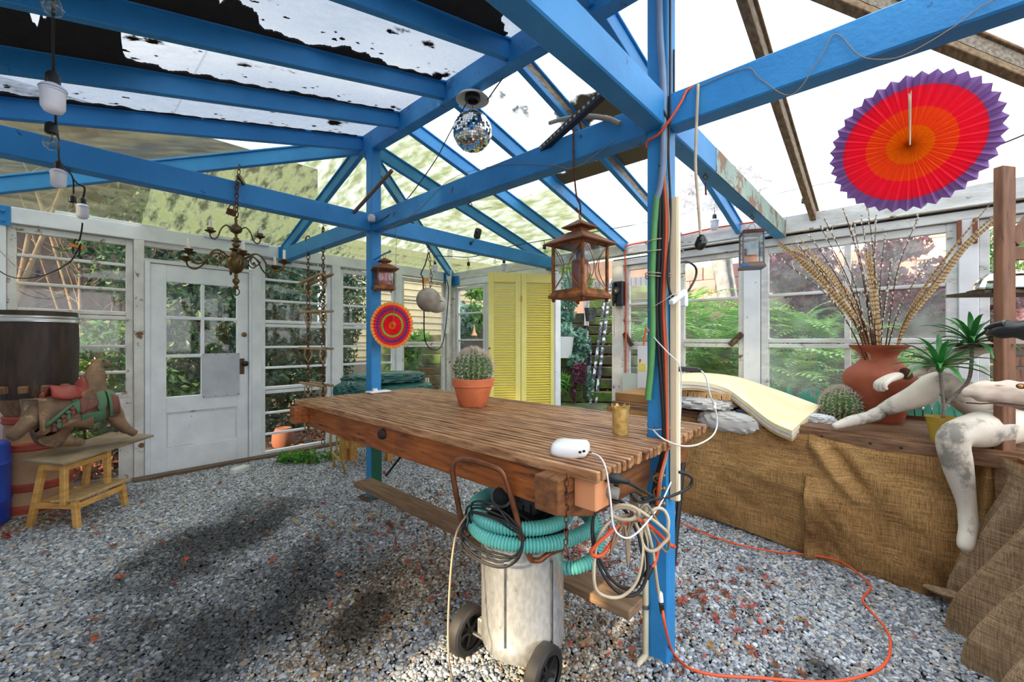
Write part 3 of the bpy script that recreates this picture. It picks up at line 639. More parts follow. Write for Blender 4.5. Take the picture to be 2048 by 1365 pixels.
for k in range(26):
    a = 2*math.pi*k/26; b.tube([c+V((.125*math.cos(a), .125*math.sin(a), .01)), c+V((.125*math.cos(a), .125*math.sin(a), .05)), c+V((.07*math.cos(a), .07*math.sin(a), .25))], .0035, 5)
add('canes', b, M['cane'], t); b = MB()
for z, r in ((.012, .127), (.06, .122), (.248, .072), (.17, .094)): b.torus(c+V((0,0,z)), r, .006)
add('hoop', b, M['cane'], t, smooth=60); b = MB(); b.lathe([(.03, .01), (.03, .14), (.01, .145), (0, .145)], c, 14); add('candle', b, M['white_plastic'], t, smooth=50); b = MB(); b.lathe([(0,0),(.125,0),(.125,.012),(0,.012)], c, 20); add('base', b, M['cane'], t)
# ------------------------------------------------------------------ workshop vacuum
M['drum'] = mat('stainless_drum', (232,232,230), (206,206,204), rough=.34, metal=.85, scale=60, stretch=(1,1,.5), c3=(168,164,156), lo3=.60, hi3=.72, s3=26)
M['hose'] = mat('teal_hose', (112,196,186), (92,176,168), rough=.4, scale=4)
M['copper'] = mat('rusty_copper_tube', (146,92,62), (106,62,40), rough=.4, metal=.6, scale=14)
vc = P(1045, 1300, d=1.80); vx, vy = vc.x, vc.y; vb = .085; R_ = .178
t = thing('shop_vacuum', 'stainless drum workshop vacuum with teal hose coiled on top and black wheels', 'vacuum', (vx, vy, gz(vy)))
b = MB(); b.lathe([(0,0),(.165,0),(.172,.012),(R_,.03),(R_,.06),(R_-.003,.066),(R_-.003,.43),(R_,.435),(R_+.004,.45),(R_+.004,.47),(R_-.01,.475)], (vx, vy, vb), 48); add('drum', b, M['drum'], t, smooth=35)
b = MB(); b.lathe([(R_+.012,.46),(R_+.014,.485),(R_-.005,.505),(.14,.52),(.11,.53),(.105,.55),(0,.555)], (vx, vy, vb), 40); add('lid', b, M['black'], t, smooth=35)
mo = V((vx+.01, vy+.0, vb+.545)); b = MB(); b.lathe([(.088,0),(.088,.055),(.082,.062),(.082,.10),(.072,.115),(.03,.122),(0,.122)], mo, 32); M['motor'] = mat('charcoal_plastic', (52,52,56), rough=.42)
mt_ = add('motor_housing', b, M['motor'], t, smooth=35)
b = MB()
for k in range(18):
    a = 2*math.pi*k/18; b.beam(mo+V((.089*math.cos(a), .089*math.sin(a), .01)), mo+V((.089*math.cos(a), .089*math.sin(a), .05)), .006, .006)
add('vent_ribs', b, M['black'], mt_, kind='stuff')
dr = (-_R*.85-_F*.52).normalized(); a = mo+dr*.05+V((0,0,.07)); e = P(1003, 992, d=1.64); dr = (e-a).normalized()
b = MB(); b.tube([a, a+(e-a)*.6, e-(e-a)*.05, e], [.042, .040, .042, .046], 20); add('blower_port', b, M['motor'], t, smooth=50); b = MB(); b.ball(e+dr*-.002, .036, 14, 8); add('port_hole', b, mat('dark_hole', (4,4,4), rough=.9), t)
b = MB(); b.beam(mo+V((0,0,.03))-_F*.07-_R*.06, mo+V((0,0,-.02))-_F*.13+_R*.05, .05, .035); add('latch_bar', b, M['black'], t, bevel=.006)
cu = V((vx, vy, vb+.50))+_R*.10+_F*.03; b = MB(); b.lathe([(.040,0),(.036,.06),(.034,.075),(.03,.075),(.03,.0)], cu, 20); add('cuff', b, mat('grey_cuff', (150,146,128), rough=.5), t, smooth=50)
def corrugated(nm, pts, r, par, m, step=.0042, sub=14):
    q = spl(pts, sub); L = [0]
    for i in range(1, len(q)): L.append(L[-1]+(q[i]-q[i-1]).length)
    n = int(L[-1]/step); out = []; j = 0
    for i in range(n+1):
        s = L[-1]*i/n
        while j < len(L)-2 and L[j+1] < s: j += 1
        f = (s-L[j])/max(L[j+1]-L[j], 1e-9); out.append(q[j].lerp(q[j+1], f))
    b = MB(); b.tube(out, [r*(1.0 if i % 3 else .80) for i in range(n+1)], 14); return add(nm, b, m, par, smooth=30)
def vp(px, py, off=0): return P(px, py, d=1.8+off)
hz = vb+.53; ring = lambda k, R, z, ox=0, oy=0: V((vx+ox, vy+oy, z))+_R*R*math.cos(k)+_F*R*math.sin(k)
pts = [cu+V((0,0,.07)), cu+V((0,0,.12))+_R*.0, V((vx, vy, hz+.10))+_R*.17+_F*.09, V((vx, vy, hz+.05))+_R*.235+_F*.05]
pts = [cu+V((0,0,.06)), cu+V((.01,.0,.11)), V((vx,vy,hz+.09))+_R*.12+_F*.18, ring(2.1, .20, hz+.04), ring(3.0, .205, hz+.028), ring(3.9, .205, hz+.025), ring(4.7, .20, hz+.02), ring(5.5, .20, hz+.02), ring(6.28, .20, hz+.035), ring(7.0, .20, hz+.04), ring(7.9, .205, hz+.03), ring(8.9, .21, hz+.0), ring(9.6, .215, hz-.02)]
pts += [ring(10.3, .215, hz-.03), ring(11.0, .215, hz-.035), ring(11.7, .24, hz-.032), ring(12.35, .29, hz-.03), ring(12.9, .28, hz-.028), ring(13.4, .22, hz-.02), ring(13.9, .21, hz+.0), vp(1140, 1000, .16), vp(1168, 1010, .10), vp(1196, 1062, .06), vp(1190, 1112, .02), vp(1160, 1133, -.02), vp(1128, 1136, .0), vp(1110, 1128, .12)]
corrugated('hose', pts, .0285, t, M['hose'])
hd = [P(1063, 1121, d=1.60), P(1046, 1085, d=1.58), P(1032, 1030, d=1.575), P(1014, 965, d=1.57), P(1003, 943, d=1.575), P(985, 934, d=1.59), P(940, 921, d=1.65), P(915, 921, d=1.68), P(905, 935, d=1.69), P(910, 975, d=1.70), P(922, 1035, d=1.73), P(932, 1062, d=1.75), P(944, 1070, d=1.77), P(958, 1068, d=1.79)]
b = MB(); b.tube(spl(hd, 5), .0115, 10); add('handle', b, M['copper'], t, smooth=60)
b = MB(); b.tube(spl([P(1063, 1121, d=1.60), P(1080, 1121, d=1.615), P(1098, 1108, d=1.63), P(1125, 1098, d=1.70)], 5), .011, 8); add('handle_bracket', b, M['copper'], t, smooth=60)
w1, w2 = P(935, 1255, d=1.84), P(1087, 1328, d=1.60); axd = (w1-w2).normalized(); axd = V((axd.x, axd.y, 0)).normalized()
rot = axd.to_track_quat('Z', 'Y').to_matrix()
for q in (w1, w2):
    q = V((q.x, q.y, .088)); b = MB(); b.lathe([(.070,-.028),(.09,-.030),(.099,-.022),(.101,0),(.099,.022),(.09,.030),(.070,.028)], q, 36, rot, caps=False, wob=lambda a, z: 1+.008*math.sin(24*a)); wh = add('wheel', b, M['rubber'], t, smooth=40)
    b = MB(); b.lathe([(0,-.02),(.02,-.02),(.024,-.006),(.05,-.004),(.066,-.022),(.073,-.022),(.073,.022),(.066,.022),(.05,.004),(.024,.006),(.02,.022),(0,.022)], q, 28, rot)
    for k in range(5):
        a = 2*math.pi*k/5; e1 = rot @ V((math.cos(a)*.068, math.sin(a)*.068, -.012)); b.beam(q+rot @ V((0,0,-.014)), q+e1, .012, .012)
    add('hub', b, M['black'], wh, smooth=40)
b = MB(); b.tube([V((w1.x, w1.y, .088)), V((w2.x, w2.y, .088))], .008, 8); add('axle', b, M['steel'], t)
for s_, ww in ((-1, w1), (1, w2)): b = MB(); q = V((ww.x, ww.y, .10))-axd*.075*-s_*1; q = V((ww.x, ww.y, .11)).lerp(V((vx, vy, .11)), .38); b.box(q, (.07, .07, .085), Euler((0,0,math.atan2(axd.y, axd.x)))); add('wheel_bracket', b, M['drum'] if s_ < 0 else M['black'], t, bevel=.006)
for k in (4.3, 5.4): b = MB(); a = V((vx, vy, vb))+_R*R_*math.cos(k)+_F*R_*math.sin(k); b.beam(a+V((0,0,.07)), a+V((0,0,.40)), .008, .006); add('drum_seam', b, M['steel'], t)
# power cord of the vacuum, looped over the handle
def cable(nm, pts, r, m, label, cat='cable', group=None, n=6, par=None):
    b = MB(); b.tube(spl(pts, n), r, 6); return add(nm, b, M[m] if isinstance(m, str) else m, par, label=label, cat=cat, group=group, smooth=70)
lp = []
for k in range(5):
    o = random.uniform(-.03, .03); jx, jy = random.uniform(-12, 12), random.uniform(-14, 14); lp += [P(925+6*k, 1040+5*k, d=1.72+o), P(919+jx, 1075+jy, d=1.68+o*.5), P(950+jx, 1107+jy, d=1.60+o), P(1000+jx, 1122+jy, d=1.55+o*.4), P(1038, 1104+3*k, d=1.545+o), P(1046, 1072, d=1.56), P(1026, 1042+5*k, d=1.565+o), P(985+jx, 1024+jy, d=1.60), P(948-jx, 1016+jy*.7, d=1.66)]
cable('cable_coil', lp, .0042, 'rubber', 'black power cord coiled over the vacuum handle', 'cable')
M['cream'] = mat('cream_cable', (214,196,166), (180,160,132), rough=.6, scale=10)
cable('power_cable', [P(935, 1030, d=1.70), P(915, 1060, d=1.66), P(905, 1110, d=1.62), P(899, 1180, d=1.58), P(896, 1260, d=1.55), P(898, 1320, d=1.52), P(906, 1362, Z=-.02), P(912, 1400, Z=-.02)], .004, 'wire', 'thin brown cord hanging in front of the vacuum down to the gravel')
# ------------------------------------------------------------------ things hanging from the frame
M['brass'] = mat('aged_brass', (118,96,58), (78,64,42), rough=.42, metal=.75, scale=30)
M['wax_white'] = mat('ivory_candle', (232,226,208), rough=.5)
M['rust_orange'] = mat('orange_rust', (176,106,48), (104,66,42), rough=.75, metal=.25, scale=26, bump=.35, c3=(84,76,70), lo3=.58, hi3=.66, s3=9)
M['rust_roof'] = mat('rusty_roof_metal', (150,92,58), (116,70,46), rough=.7, metal=.25, scale=14, bump=.2)
M['lantern_glass'] = glass('lantern_glass', tint=(.93,.95,.95), gloss=.13, dirt=(206,210,206), amount=.22, scale=14)
def chain_mesh(pts, r=.0028, L=.028, wd=.010):
    q = spl(pts, 8) if len(pts) > 2 else [V(p) for p in pts]; seg = [(q[i+1]-q[i]).length for i in range(len(q)-1)]; tot = sum(seg)
    n = max(2, int(tot/(L*.78))); b = MB(); j = 0; acc = 0
    for i in range(n):
        s = tot*(i+.5)/n
        while j < len(seg)-1 and acc+seg[j] < s: acc += seg[j]; j += 1
        p = q[j].lerp(q[j+1], (s-acc)/max(seg[j], 1e-9)); t = (q[j+1]-q[j]).normalized(); o = t.orthogonal().normalized(); o2 = t.cross(o)
        if i % 2: o = o2
        b.tube([p+t*(L/2-wd*.5)*c_+t*wd*.5*math.cos(a)*0+o*wd*math.cos(a)*1.0*.5*1.4+t*wd*.6*math.sin(a) for a, c_ in ((.0,.9),(math.pi/2,1),(math.pi,.9),(math.pi,-.9),(-math.pi/2,-1),(0,-.9))], r, 5, closed=True)
    return b
def chain(nm, pts, par=None, m='rust', label=None, cat=None, **k): return add(nm, chain_mesh(pts, **k), M[m], par, label=label, cat=cat, smooth=60, kind='stuff' if par is not None else None)
def rotY(t): return Euler(t).to_matrix()
# --- chandelier
cc = P(472, 520, Y=3.12); S_ = 2.69/842
t = thing('chandelier', 'aged brass two-tier chandelier with ivory candle sleeves hung on a rusty chain', 'chandelier', cc)
pr = [(0,-.19),(.012,-.185),(.016,-.172),(.008,-.16),(.020,-.142),(.020,-.128),(.009,-.115),(.012,-.10),(.008,-.09),(.03,-.075),(.048,-.045),(.052,-.01),(.048,.02),(.034,.045),(.018,.055),(.036,.062),(.036,.068),(.012,.078),(.022,.09),(.022,.10),(.008,.115),(.012,.13),(.007,.15),(.009,.165),(.03,.178),(.036,.195),(.03,.212),(.012,.225),(.007,.24),(.010,.255),(.004,.262),(0,.265)]
b = MB(); b.lathe(pr, cc, 24); add('stem', b, M['brass'], t, smooth=50)
b = MB(); b.torus(cc+V((0,0,-.205)), .022, .0035, _F.to_track_quat('Z','Y').to_matrix()); add('ring', b, M['brass'], t, smooth=60)
def ch_arm(a, R, z0, big):
    d = V((math.cos(a), math.sin(a), 0)); z = V((0,0,1)); o = cc+z*z0
    pts = [o+d*.045+z*.005, o+d*R*.36+z*.04, o+d*R*.52+z*.025, o+d*R*.66-z*.035, o+d*R*.82-z*.065, o+d*R*.95-z*.05, o+d*R-z*.012] if big else [o+d*.03, o+d*R*.4+z*.012, o+d*R*.6-z*.02, o+d*R*.72-z*.07, o+d*R*.88-z*.09, o+d*R-z*.075, o+d*R-z*.05]
    b = MB(); b.tube(spl(pts, 5), .0055 if big else .0042, 7)
    if big:
        b.tube(spl([o+d*R*.36+z*.04, o+d*R*.30-z*.01, o+d*R*.40-z*.035, o+d*R*.5-z*.015, o+d*R*.44+z*.0], 4), .004, 6); b.ball(o+d*R*.44, .008, 8, 6)
    ar = add('arm', b, M['brass'], t, smooth=60); e = pts[-1]; k = 1 if big else .8
    b = MB(); b.lathe([(.004,-.012),(.010,-.006),(.034*k,.002),(.038*k,.007),(.020*k,.007),(.015,.012),(.022*k,.02),(.022*k,.024),(.012,.026),(.012,.012)], e, 16); add('drip_pan', b, M['brass'], ar, smooth=45)
    b = MB(); b.lathe([(.0085,.01),(.0085,.085 if big else .07),(0,.086 if big else .07)], e, 10); add('candle', b, M['wax_white'], ar, smooth=45)
base = math.atan2(_R.y, _R.x)
for k in range(6): ch_arm(base+.18+k*math.pi/3, .285, 0, True)
for k in range(3): ch_arm(base+.05+k*2*math.pi/3+.0, .15, .195, False)
top = cc+V((0,0,.265)); hk = P(474, 372, Y=3.15)
chain('chain', [top, P(473, 432, Y=3.14), P(473, 400, Y=3.14), P(474, 362, Y=3.15)], t, L=.034, wd=.015, r=.0035)
chain('chain', [P(474, 378, Y=3.15), P(479, 330, Y=3.17)], t, m='brass', L=.04, wd=.012, r=.003)
b = MB(); b.beam(P(476, 350, Y=3.15), P(489, 370, Y=3.17), .016, .016); add('hook_bar', b, M['brass'], t)
b = MB(); q = P(463, 425, Y=3.12); b.box(q, (.055, .02, .04), Euler((0, .3, HEAD-math.pi/2))); b.torus(q+V((.0,0,.03)), .016, .004, Euler((math.pi/2, 0, HEAD-math.pi/2))); add('padlock', b, M['rust'], t, bevel=.003)
# --- lanterns
def lantern(nm, lab, c, w, h, rz, metal, roofm, cand, cr, chh, ew=.25, roof_h=.06, cap=True, arcs=True, flat=False):
    """c = centre of its base; glazed box, four posts, flared base, pyramid roof"""
    t = thing(nm, lab, 'lantern', c); t.rotation_euler = (0, 0, rz); c = V(c); hw = w/2; pw = w*.07
    o = lambda x, y, z: c+V((x, y, z))
    b = MB(); b._add([o(x*k*hw, y*k*hw, z) for k, z in ((1.10,0),(1.12,.012),(1.0,.03)) for x, y in ((-1,-1),(1,-1),(1,1),(-1,1))], [(3,2,1,0),(8,9,10,11)]+[(j*4+i, j*4+(i+1) % 4, j*4+4+(i+1) % 4, j*4+4+i) for j in range(2) for i in range(4)]); add('base', b, metal, t)
    for x, y in ((-1,-1),(1,-1),(1,1),(-1,1)):
        b = MB(); b.box(o(x*(hw-pw/2), y*(hw-pw/2), .03+h/2), (pw, pw, h)); add('corner_post', b, metal, t, bevel=.002)
        if not flat: b = MB(); b.ball(o(x*hw*.92, y*hw*.92, -.008), w*.05, 10, 6); add('foot', b, metal, t, smooth=60)
    for k, (x, y) in enumerate(((0,-1),(1,0),(0,1),(-1,0))):
        sz = (w-2*pw, .0025, h) if y else (.0025, w-2*pw, h); p = o(x*(hw-pw*.5), y*(hw-pw*.5), .03+h/2); b = MB(); b.box(p, sz); gp = add('glass_pane', b, M['lantern_glass'], t)
        for zz in (.03+pw*.4, .03+h-pw*.4): b = MB(); b.box(o(x*(hw-pw/2), y*(hw-pw/2), zz), (w-2*pw if y else pw*.9, pw*.9 if y else w-2*pw, pw*.8)); add('cross_rail', b, metal, gp)
        if arcs:
            ux, uy = (1, 0) if y else (0, 1)
            for s_ in (-1, 1):
                pts = [o(x*hw*1.0+ux*s_*(w*.44-w*.36*math.sin(math.pi*i/14)), y*hw*1.0+uy*s_*(w*.44-w*.36*math.sin(math.pi*i/14)), .03+h*.04+h*.92*i/14) for i in range(15)]
                b = MB(); b.tube(pts, w*.012, 5); add('wire_arc', b, metal, gp)
    zt = .03+h; e = ew/2
    def pyr(z, r0, r1, hh, nm='roof'):
        b = MB(); b._add([o(x*r*1, y*r*1, zz) for r, zz in ((r0*.98, z-.004), (r0, z), (r1, z+hh)) for x, y in ((-1,-1),(1,-1),(1,1),(-1,1))], [(3,2,1,0),(8,9,10,11)]+[(j*4+i, j*4+(i+1) % 4, j*4+4+(i+1) % 4, j*4+4+i) for j in range(2) for i in range(4)]); add(nm, b, roofm, t)
    if flat: pyr(zt, hw*1.04, hw*.95, .02); top = zt+.02
    else:
        pyr(zt, e, e*.32, roof_h)
        if cap:
            b = MB(); b.box(o(0, 0, zt+roof_h+.012), (e*.42, e*.42, .03)); add('vent_neck', b, metal, t); pyr(zt+roof_h+.024, e*.5, e*.06, roof_h*.62, 'roof_cap'); top = zt+roof_h*1.62+.024
        else: top = zt+roof_h
    b = MB(); b.torus(o(0, 0, top+w*.12), w*.11 if not flat else w*.26, w*.014, Euler((math.pi/2, 0, .5))); add('hanging_ring', b, metal, t, smooth=60)
    if cand: b = MB(); b.lathe([(0,.03),(cr,.03),(cr*1.01,.03+chh*.96),(cr*.9,.03+chh),(cr*.3,.03+chh*.93),(0,.03+chh*.93)], c, 20); add('candle', b, cand, t, smooth=45)
    return t
c = P(1160, 598, X=PX); lantern('hanging_lantern', 'large rusty square lantern with a dusky red candle, hung on a long hook', c, .205, .245, -.11, M['rust_orange'], M['rust_roof'], mat('dusky_red_wax', (150,66,58), (126,52,48), rough=.6, scale=20), .042, .165, ew=.27, roof_h=.062)
hp = P(1160, 432, X=PX); b = MB(); ht = V((PX-.065, hp.y, BZ1+.03))
b.tube(spl([V((PX+.03, hp.y, BZ1+.005)), V((PX-.02, hp.y, BZ1+.075)), V((PX-.056, hp.y, BZ1+.055)), V((PX-.058, hp.y, BZ1-.02)), V((PX-.052, hp.y, 2.2)), V((PX-.03, hp.y, 2.075)), V((PX-.03, hp.y-.02, 2.03)), V((PX, hp.y, 2.0)), V((PX, hp.y+.025, 2.03))], 6), .0045, 7)
add('long_hook', b, M['rust'], label='long rusty iron hook looped over the beam, holding the large lantern', cat='hook', smooth=60)
c = V((PX+.075, 3.165, P(768, 580, Y=3.16).z)); lantern('hanging_lantern', 'small rusty lantern with a bright red candle on a nail in the far post', P(769, 580, d=3.42), .135, .135, -.35, M['rust_orange'], M['rust_roof'], mat('red_wax', (196,32,36), rough=.5), .042, .115, ew=.20, roof_h=.042)
b = MB(); q = P(768, 510, d=3.42); b.tube([P(748, 520, Y=3.19), q+V((0,0,.006)), P(780, 503, d=3.36)], .006, 7); b.ball(P(780, 503, d=3.36), .011, 8, 6); add('long_nail', b, M['blue'], label='blue painted spike in the far post holding the small rusty lantern', cat='nail', smooth=60)
c = P(1503, 538, Y=P1Y); lantern('candle_lantern', 'flat topped metal lantern with traces of blue paint and an orange candle', c, .135, .215, .42, mat('bare_iron_blue', (120,104,92), (62,98,150), rough=.6, metal=.3, scale=9, lo=.5, hi=.56), M['rust'], mat('orange_wax', (238,122,20), rough=.5), .036, .065, flat=True, arcs=False)
def eyehook(p, lab, r=.012):
    b = MB(); p = V(p); b.tube([p+V((0,0,.03)), p], .003, 6); b.torus(p+V((0,0,-r)), r, .003, Euler((math.pi/2, 0, HEAD-math.pi/2))); add('eye_hook', b, M['rust'], label=lab, cat='hook', smooth=60)
eyehook(P(1504, 432, Y=P1Y)+V((0,0,0)), 'eye hook in the peeling mint beam over the candle lantern')
eyehook(P(1411, 350, Y=P1Y), 'eye hook in the peeling mint beam next to the near post')
eyehook(P(940, 406, X=PX), 'eye hook under the beam between the posts'); eyehook(P(857, 492, Y=P2Y), 'eye hook that carries the chain of the grey ball'); eyehook(P(990, 522, Y=P2Y), 'eye hook under the beam near the yellow shutters')
# --- paper fans
def fan(lab, c, R, n, rings, rot, amp, string=None):
    m, nt, b_ = nodes_of('fan_paper'); tc = nt.nodes.new('ShaderNodeTexCoord'); vm = nt.nodes.new('ShaderNodeVectorMath'); vm.operation = 'LENGTH'; mp = nt.nodes.new('ShaderNodeMapping'); mp.inputs['Scale'].default_value = (1/R, 1/R, .0)
    ln(nt, tc.outputs['Object'], mp.inputs[0]); ln(nt, mp.outputs[0], vm.inputs[0]); cr = nt.nodes.new('ShaderNodeValToRGB'); cr.color_ramp.interpolation = 'CONSTANT'; el = cr.color_ramp.elements
    while len(el) < len(rings): el.new(1)
    for e, (p_, c_) in zip(el, rings): e.position = p_; e.color = lin(c_)
    sx = nt.nodes.new('ShaderNodeMath'); sx.operation = 'MULTIPLY'; sx.inputs[1].default_value = 1/(1.06); ln(nt, vm.outputs['Value'], sx.inputs[0]); ln(nt, sx.outputs[0], cr.inputs[0]); ln(nt, cr.outputs[0], b_.inputs['Base Color']); b_.inputs['Roughness'].default_value = .7; b_.inputs['Specular IOR Level'].default_value = .2
    tr = nt.nodes.new('ShaderNodeBsdfTranslucent'); ln(nt, cr.outputs[0], tr.inputs[0]); ms = nt.nodes.new('ShaderNodeMixShader'); ms.inputs[0].default_value = .22; ln(nt, b_.outputs[0], ms.inputs[1]); ln(nt, tr.outputs[0], ms.inputs[2]); ln(nt, ms.outputs[0], nt.nodes['Material Output'].inputs[0])
    t = thing('paper_fan', lab, 'decoration', c); t.rotation_euler = rot; c = V(c); b = MB(); nr = 10
    for i in range(2*n):
        a = math.pi*i/n; s_ = amp if i % 2 else -amp
        for j in range(nr+1):
            r = R*j/nr*(1.0 if i % 2 else .955); b.v.append(tuple(c+V((r*math.cos(a), r*math.sin(a), s_*(.25+.75*j/nr)))))
    N2 = 2*n
    for i in range(N2):
        for j in range(nr): b.f.append((i*(nr+1)+j, ((i+1) % N2)*(nr+1)+j, ((i+1) % N2)*(nr+1)+j+1, i*(nr+1)+j+1))
    add('pleated_paper', b, m, t); b = MB(); b.lathe([(.012,-.004),(.012,.004)], c, 12); return t
c = P(1820, 290, X=PX); vd = (V((0,0,CAM_H))-c).normalized()
fan('large pleated paper fan ringed purple, red and orange, hung from the thick beam', c, .200, 37, [(0,(255,150,24)),(.26,(255,104,44)),(.50,(255,46,76)),(.77,(150,114,176))], vd.to_track_quat('Z', 'Y').to_euler(), .019)
b = MB(); b.tube([P(1824, 152, X=PX), P(1821, 200, X=PX-.02)+vd*.045, c+vd*.05], .0022, 5); b.tube([P(1818, 190, X=PX-.02)+vd*.045, c+vd*.05, c], .0018, 5); add('fan_cable', b, M['cream'], label='pale cord holding the large paper fan', cat='cord')
c = P(785, 651, d=3.35); v2 = V((0,0,CAM_H))-c; v2 = Matrix.Rotation(.50, 3, 'Z') @ v2.normalized()
fan('small multicoloured paper fan with teal edge hung beside the far post', c, .190, 40, [(0,(255,140,50)),(.16,(246,36,54)),(.40,(140,206,76)),(.48,(246,40,60)),(.58,(130,66,130)),(.70,(246,44,64)),(.80,(255,160,64)),(.92,(60,200,186))], v2.to_track_quat('Z', 'Y').to_euler(), .006)
b = MB(); b.tube([P(794, 455, Y=P2Y-.05), P(790, 560, d=3.36), c+v2*.01], .0018, 5); add('fan_cable', b, M['wire'], label='thin cord holding the small paper fan', cat='cord')
# --- mirror ball under the ridge
c = P(945, 264, X=PX); r = .122; t = thing('mirror_ball', 'mirror ball hanging below a white dish lamp holder on the ridge beam', 'ball', c)
b = MB(); b.ball(c, r, 32, 20); add('core', b, mat('mirror_grout', (70,70,70), rough=.6), t, smooth=60); b = MB(); rg = random.Random(2)
for i in range(1, 25):
    ph0, ph1 = math.pi*i/26, math.pi*(i+1)/26; m_ = max(6, int(50*math.sin((ph0+ph1)/2)))
    for k in range(m_):
        a0, a1 = 2*math.pi*(k+.06)/m_, 2*math.pi*(k+.94)/m_; dl = V((rg.uniform(-1,1), rg.uniform(-1,1), rg.uniform(-1,1)))
        q = [V((math.sin(p_)*math.cos(a), math.sin(p_)*math.sin(a), -math.cos(p_))) for p_, a in ((ph0+.008,a0),(ph0+.008,a1),(ph1-.008,a1),(ph1-.008,a0))]; mid = sum(q, V())/4; dl -= mid*dl.dot(mid); dl *= .16
        b._add([c+v*r*1.012+mid*.10*r*0+mid*(v-mid).dot(dl)*r for v in q], [(0,1,2,3)])
add('mirror_tiles', b, mat('mirror', (236,236,232), rough=.04, metal=1), t, kind='stuff')
b = MB(); b.tube([c+V((0,0,r)), c+V((0,0,r+.055))], .003, 6); b.torus(c+V((0,0,r+.01)), .012, .003, Euler((math.pi/2,0,.6))); add('hanger', b, M['steel'], t, smooth=60)
dz = 2.93; q = V((PX, c.y, dz)); t = thing('lamp_holder', 'white dish lamp holder with a black socket under the ridge beam', 'lamp', q)
b = MB(); b.lathe([(.035,0),(.05,-.008),(.09,-.026),(.106,-.045),(.102,-.047),(.085,-.032),(.045,-.016),(0,-.014)], q, 32); add('dish', b, mat('dish_enamel', (226,224,218), rough=.35), t, smooth=50); b = MB(); b.lathe([(.048,-.016),(.050,-.045),(.04,-.055),(.034,-.052),(.030,-.03),(0,-.03)], q, 20); add('socket', b, M['black'], t, smooth=45)
cable('lamp_cable', [P(935, 203, d=2.66), P(899, 267, d=2.75), P(868, 325, d=2.9), P(810, 403, d=3.15), P(762, 441, d=3.32), P(741, 449, d=3.36)], .0035, 'rubber', 'black cable swagging from the dish lamp holder to the far post')
cable('lamp_cable', [P(975, 200, d=2.66), P(990, 178, d=2.55), P(1006, 156, d=2.47)], .004, 'rubber', 'short black cable between the ridge beam and the dish lamp holder')
# --- string lights
M['bulb_glass'] = glass('bulb_glass', tint=(.95,.92,.84), gloss=.2); M['bulb_white'] = mat('bulb_white', (232,230,238), rough=.3)
def string_bulb(px, py, d, kind, lab, k=1.0, dn=None):
    """hangs from its socket; py = socket top"""
    p = P(px, py, d=d) if dn is None else dn; t = thing('string_bulb', lab, 'light bulb', p, 'bulbs of the string lights')
    b = MB(); b.lathe([(.006*k,.0),(.011*k,-.004),(.016*k,-.012),(.017*k,-.040*k),(.014*k,-.042*k),(0,-.042*k)], p, 14); add('socket', b, M['black'], t, smooth=45); o = p+V((0,0,-.040*k))
    if kind == 'clear':
        b = MB(); b.lathe([(.011*k,0),(.013*k,-.008*k),(.022*k,-.028*k),(.023*k,-.036*k),(.018*k,-.050*k),(.008*k,-.058*k),(0,-.059*k)], o, 16); add('bulb', b, M['bulb_glass'], t, smooth=60); b = MB(); b.tube([o, o+V((.004,0,-.02*k)), o+V((-.004,0,-.035*k))], .002, 5); add('filament', b, M['brass'], t)
    else:
        b = MB(); b.lathe([(.016*k,0),(.027*k,-.008*k),(.031*k,-.014*k),(.031*k,-.022*k),(.028*k,-.024*k),(.0275*k,-.072*k),(.021*k,-.084*k),(.008*k,-.089*k),(0,-.089*k)], o, 20); add('bulb', b, M['bulb_white'], t, smooth=50); b = MB(); b.torus(o+V((0,0,-.0165*k)), .0313*k, .0010, seg=20); add('blue_ring', b, M['blue'], t)
LB = [(105,-42,1.12,'clear','clear bulb at the top edge of the photo, highest of the string',1.0),(106,142,1.28,'white','large white capsule bulb on the cord, above the long tie beam',1.0),(102,244,1.5,'clear','clear bulb in front of the long tie beam',1.0),(117,322,2.0,'white','white capsule bulb showing just below the long tie beam',1.0),(145,390,2.4,'clear','clear bulb just over the white header next to the blue plate',1.05),(165,395,2.5,'white','white capsule bulb in front of the header, lowest on the door wall cord',1.0)]
for a in LB: string_bulb(a[0], a[1], a[2], a[3], a[4], a[5])
cable('string_cable', [P(104,-120,d=1.0), P(107,-20,d=1.12), P(106,80,d=1.22), P(107,140,d=1.28), P(110,200,d=1.36), P(112,245,d=1.5), P(117,285,d=1.7), P(119,322,d=2.0), P(135,340,d=2.2), P(146,358,d=2.35), P(147,388,d=2.4)], .0042, 'rubber', 'black cord of the string lights falling past the long tie beam')
cable('string_cable', [P(146,358,d=2.35), P(156,368,d=2.45), P(169,376,d=2.48), P(166,396,d=2.5)], .005, 'rubber', 'short black cord link down to the lowest white capsule bulb')
cable('string_cable', [P(165,446,d=2.5), P(163,462,d=2.5), P(158,482,d=2.52), P(150,480,d=2.52), P(146,505,d=2.52), P(157,512,d=2.5), P(161,488,d=2.5), P(156,500,d=2.5), P(140,524,d=2.6), P(112,541,d=2.7), P(80,553,d=2.8), P(40,557,d=2.9), P(8,548,d=3.0), P(-30,520,d=3.05)], .004, 'rubber', 'black cord with a loop and orange tag drooping across the door wall window')
b = MB(); q = P(153, 491, d=2.50); b.beam(P(139, 489, d=2.50), P(167, 497, d=2.50), .004, .017); add('cord_tag', b, mat('orange_tag', (246,142,20), rough=.5), label='orange tag clipped on the looped black cord', cat='tag')
cable('string_cable', [P(-20,480,d=3.1), P(10,512,d=3.0), P(40,538,d=2.95), P(90,552,d=2.85)], .003, 'wire', 'thin brown cord crossing the barrel side window')
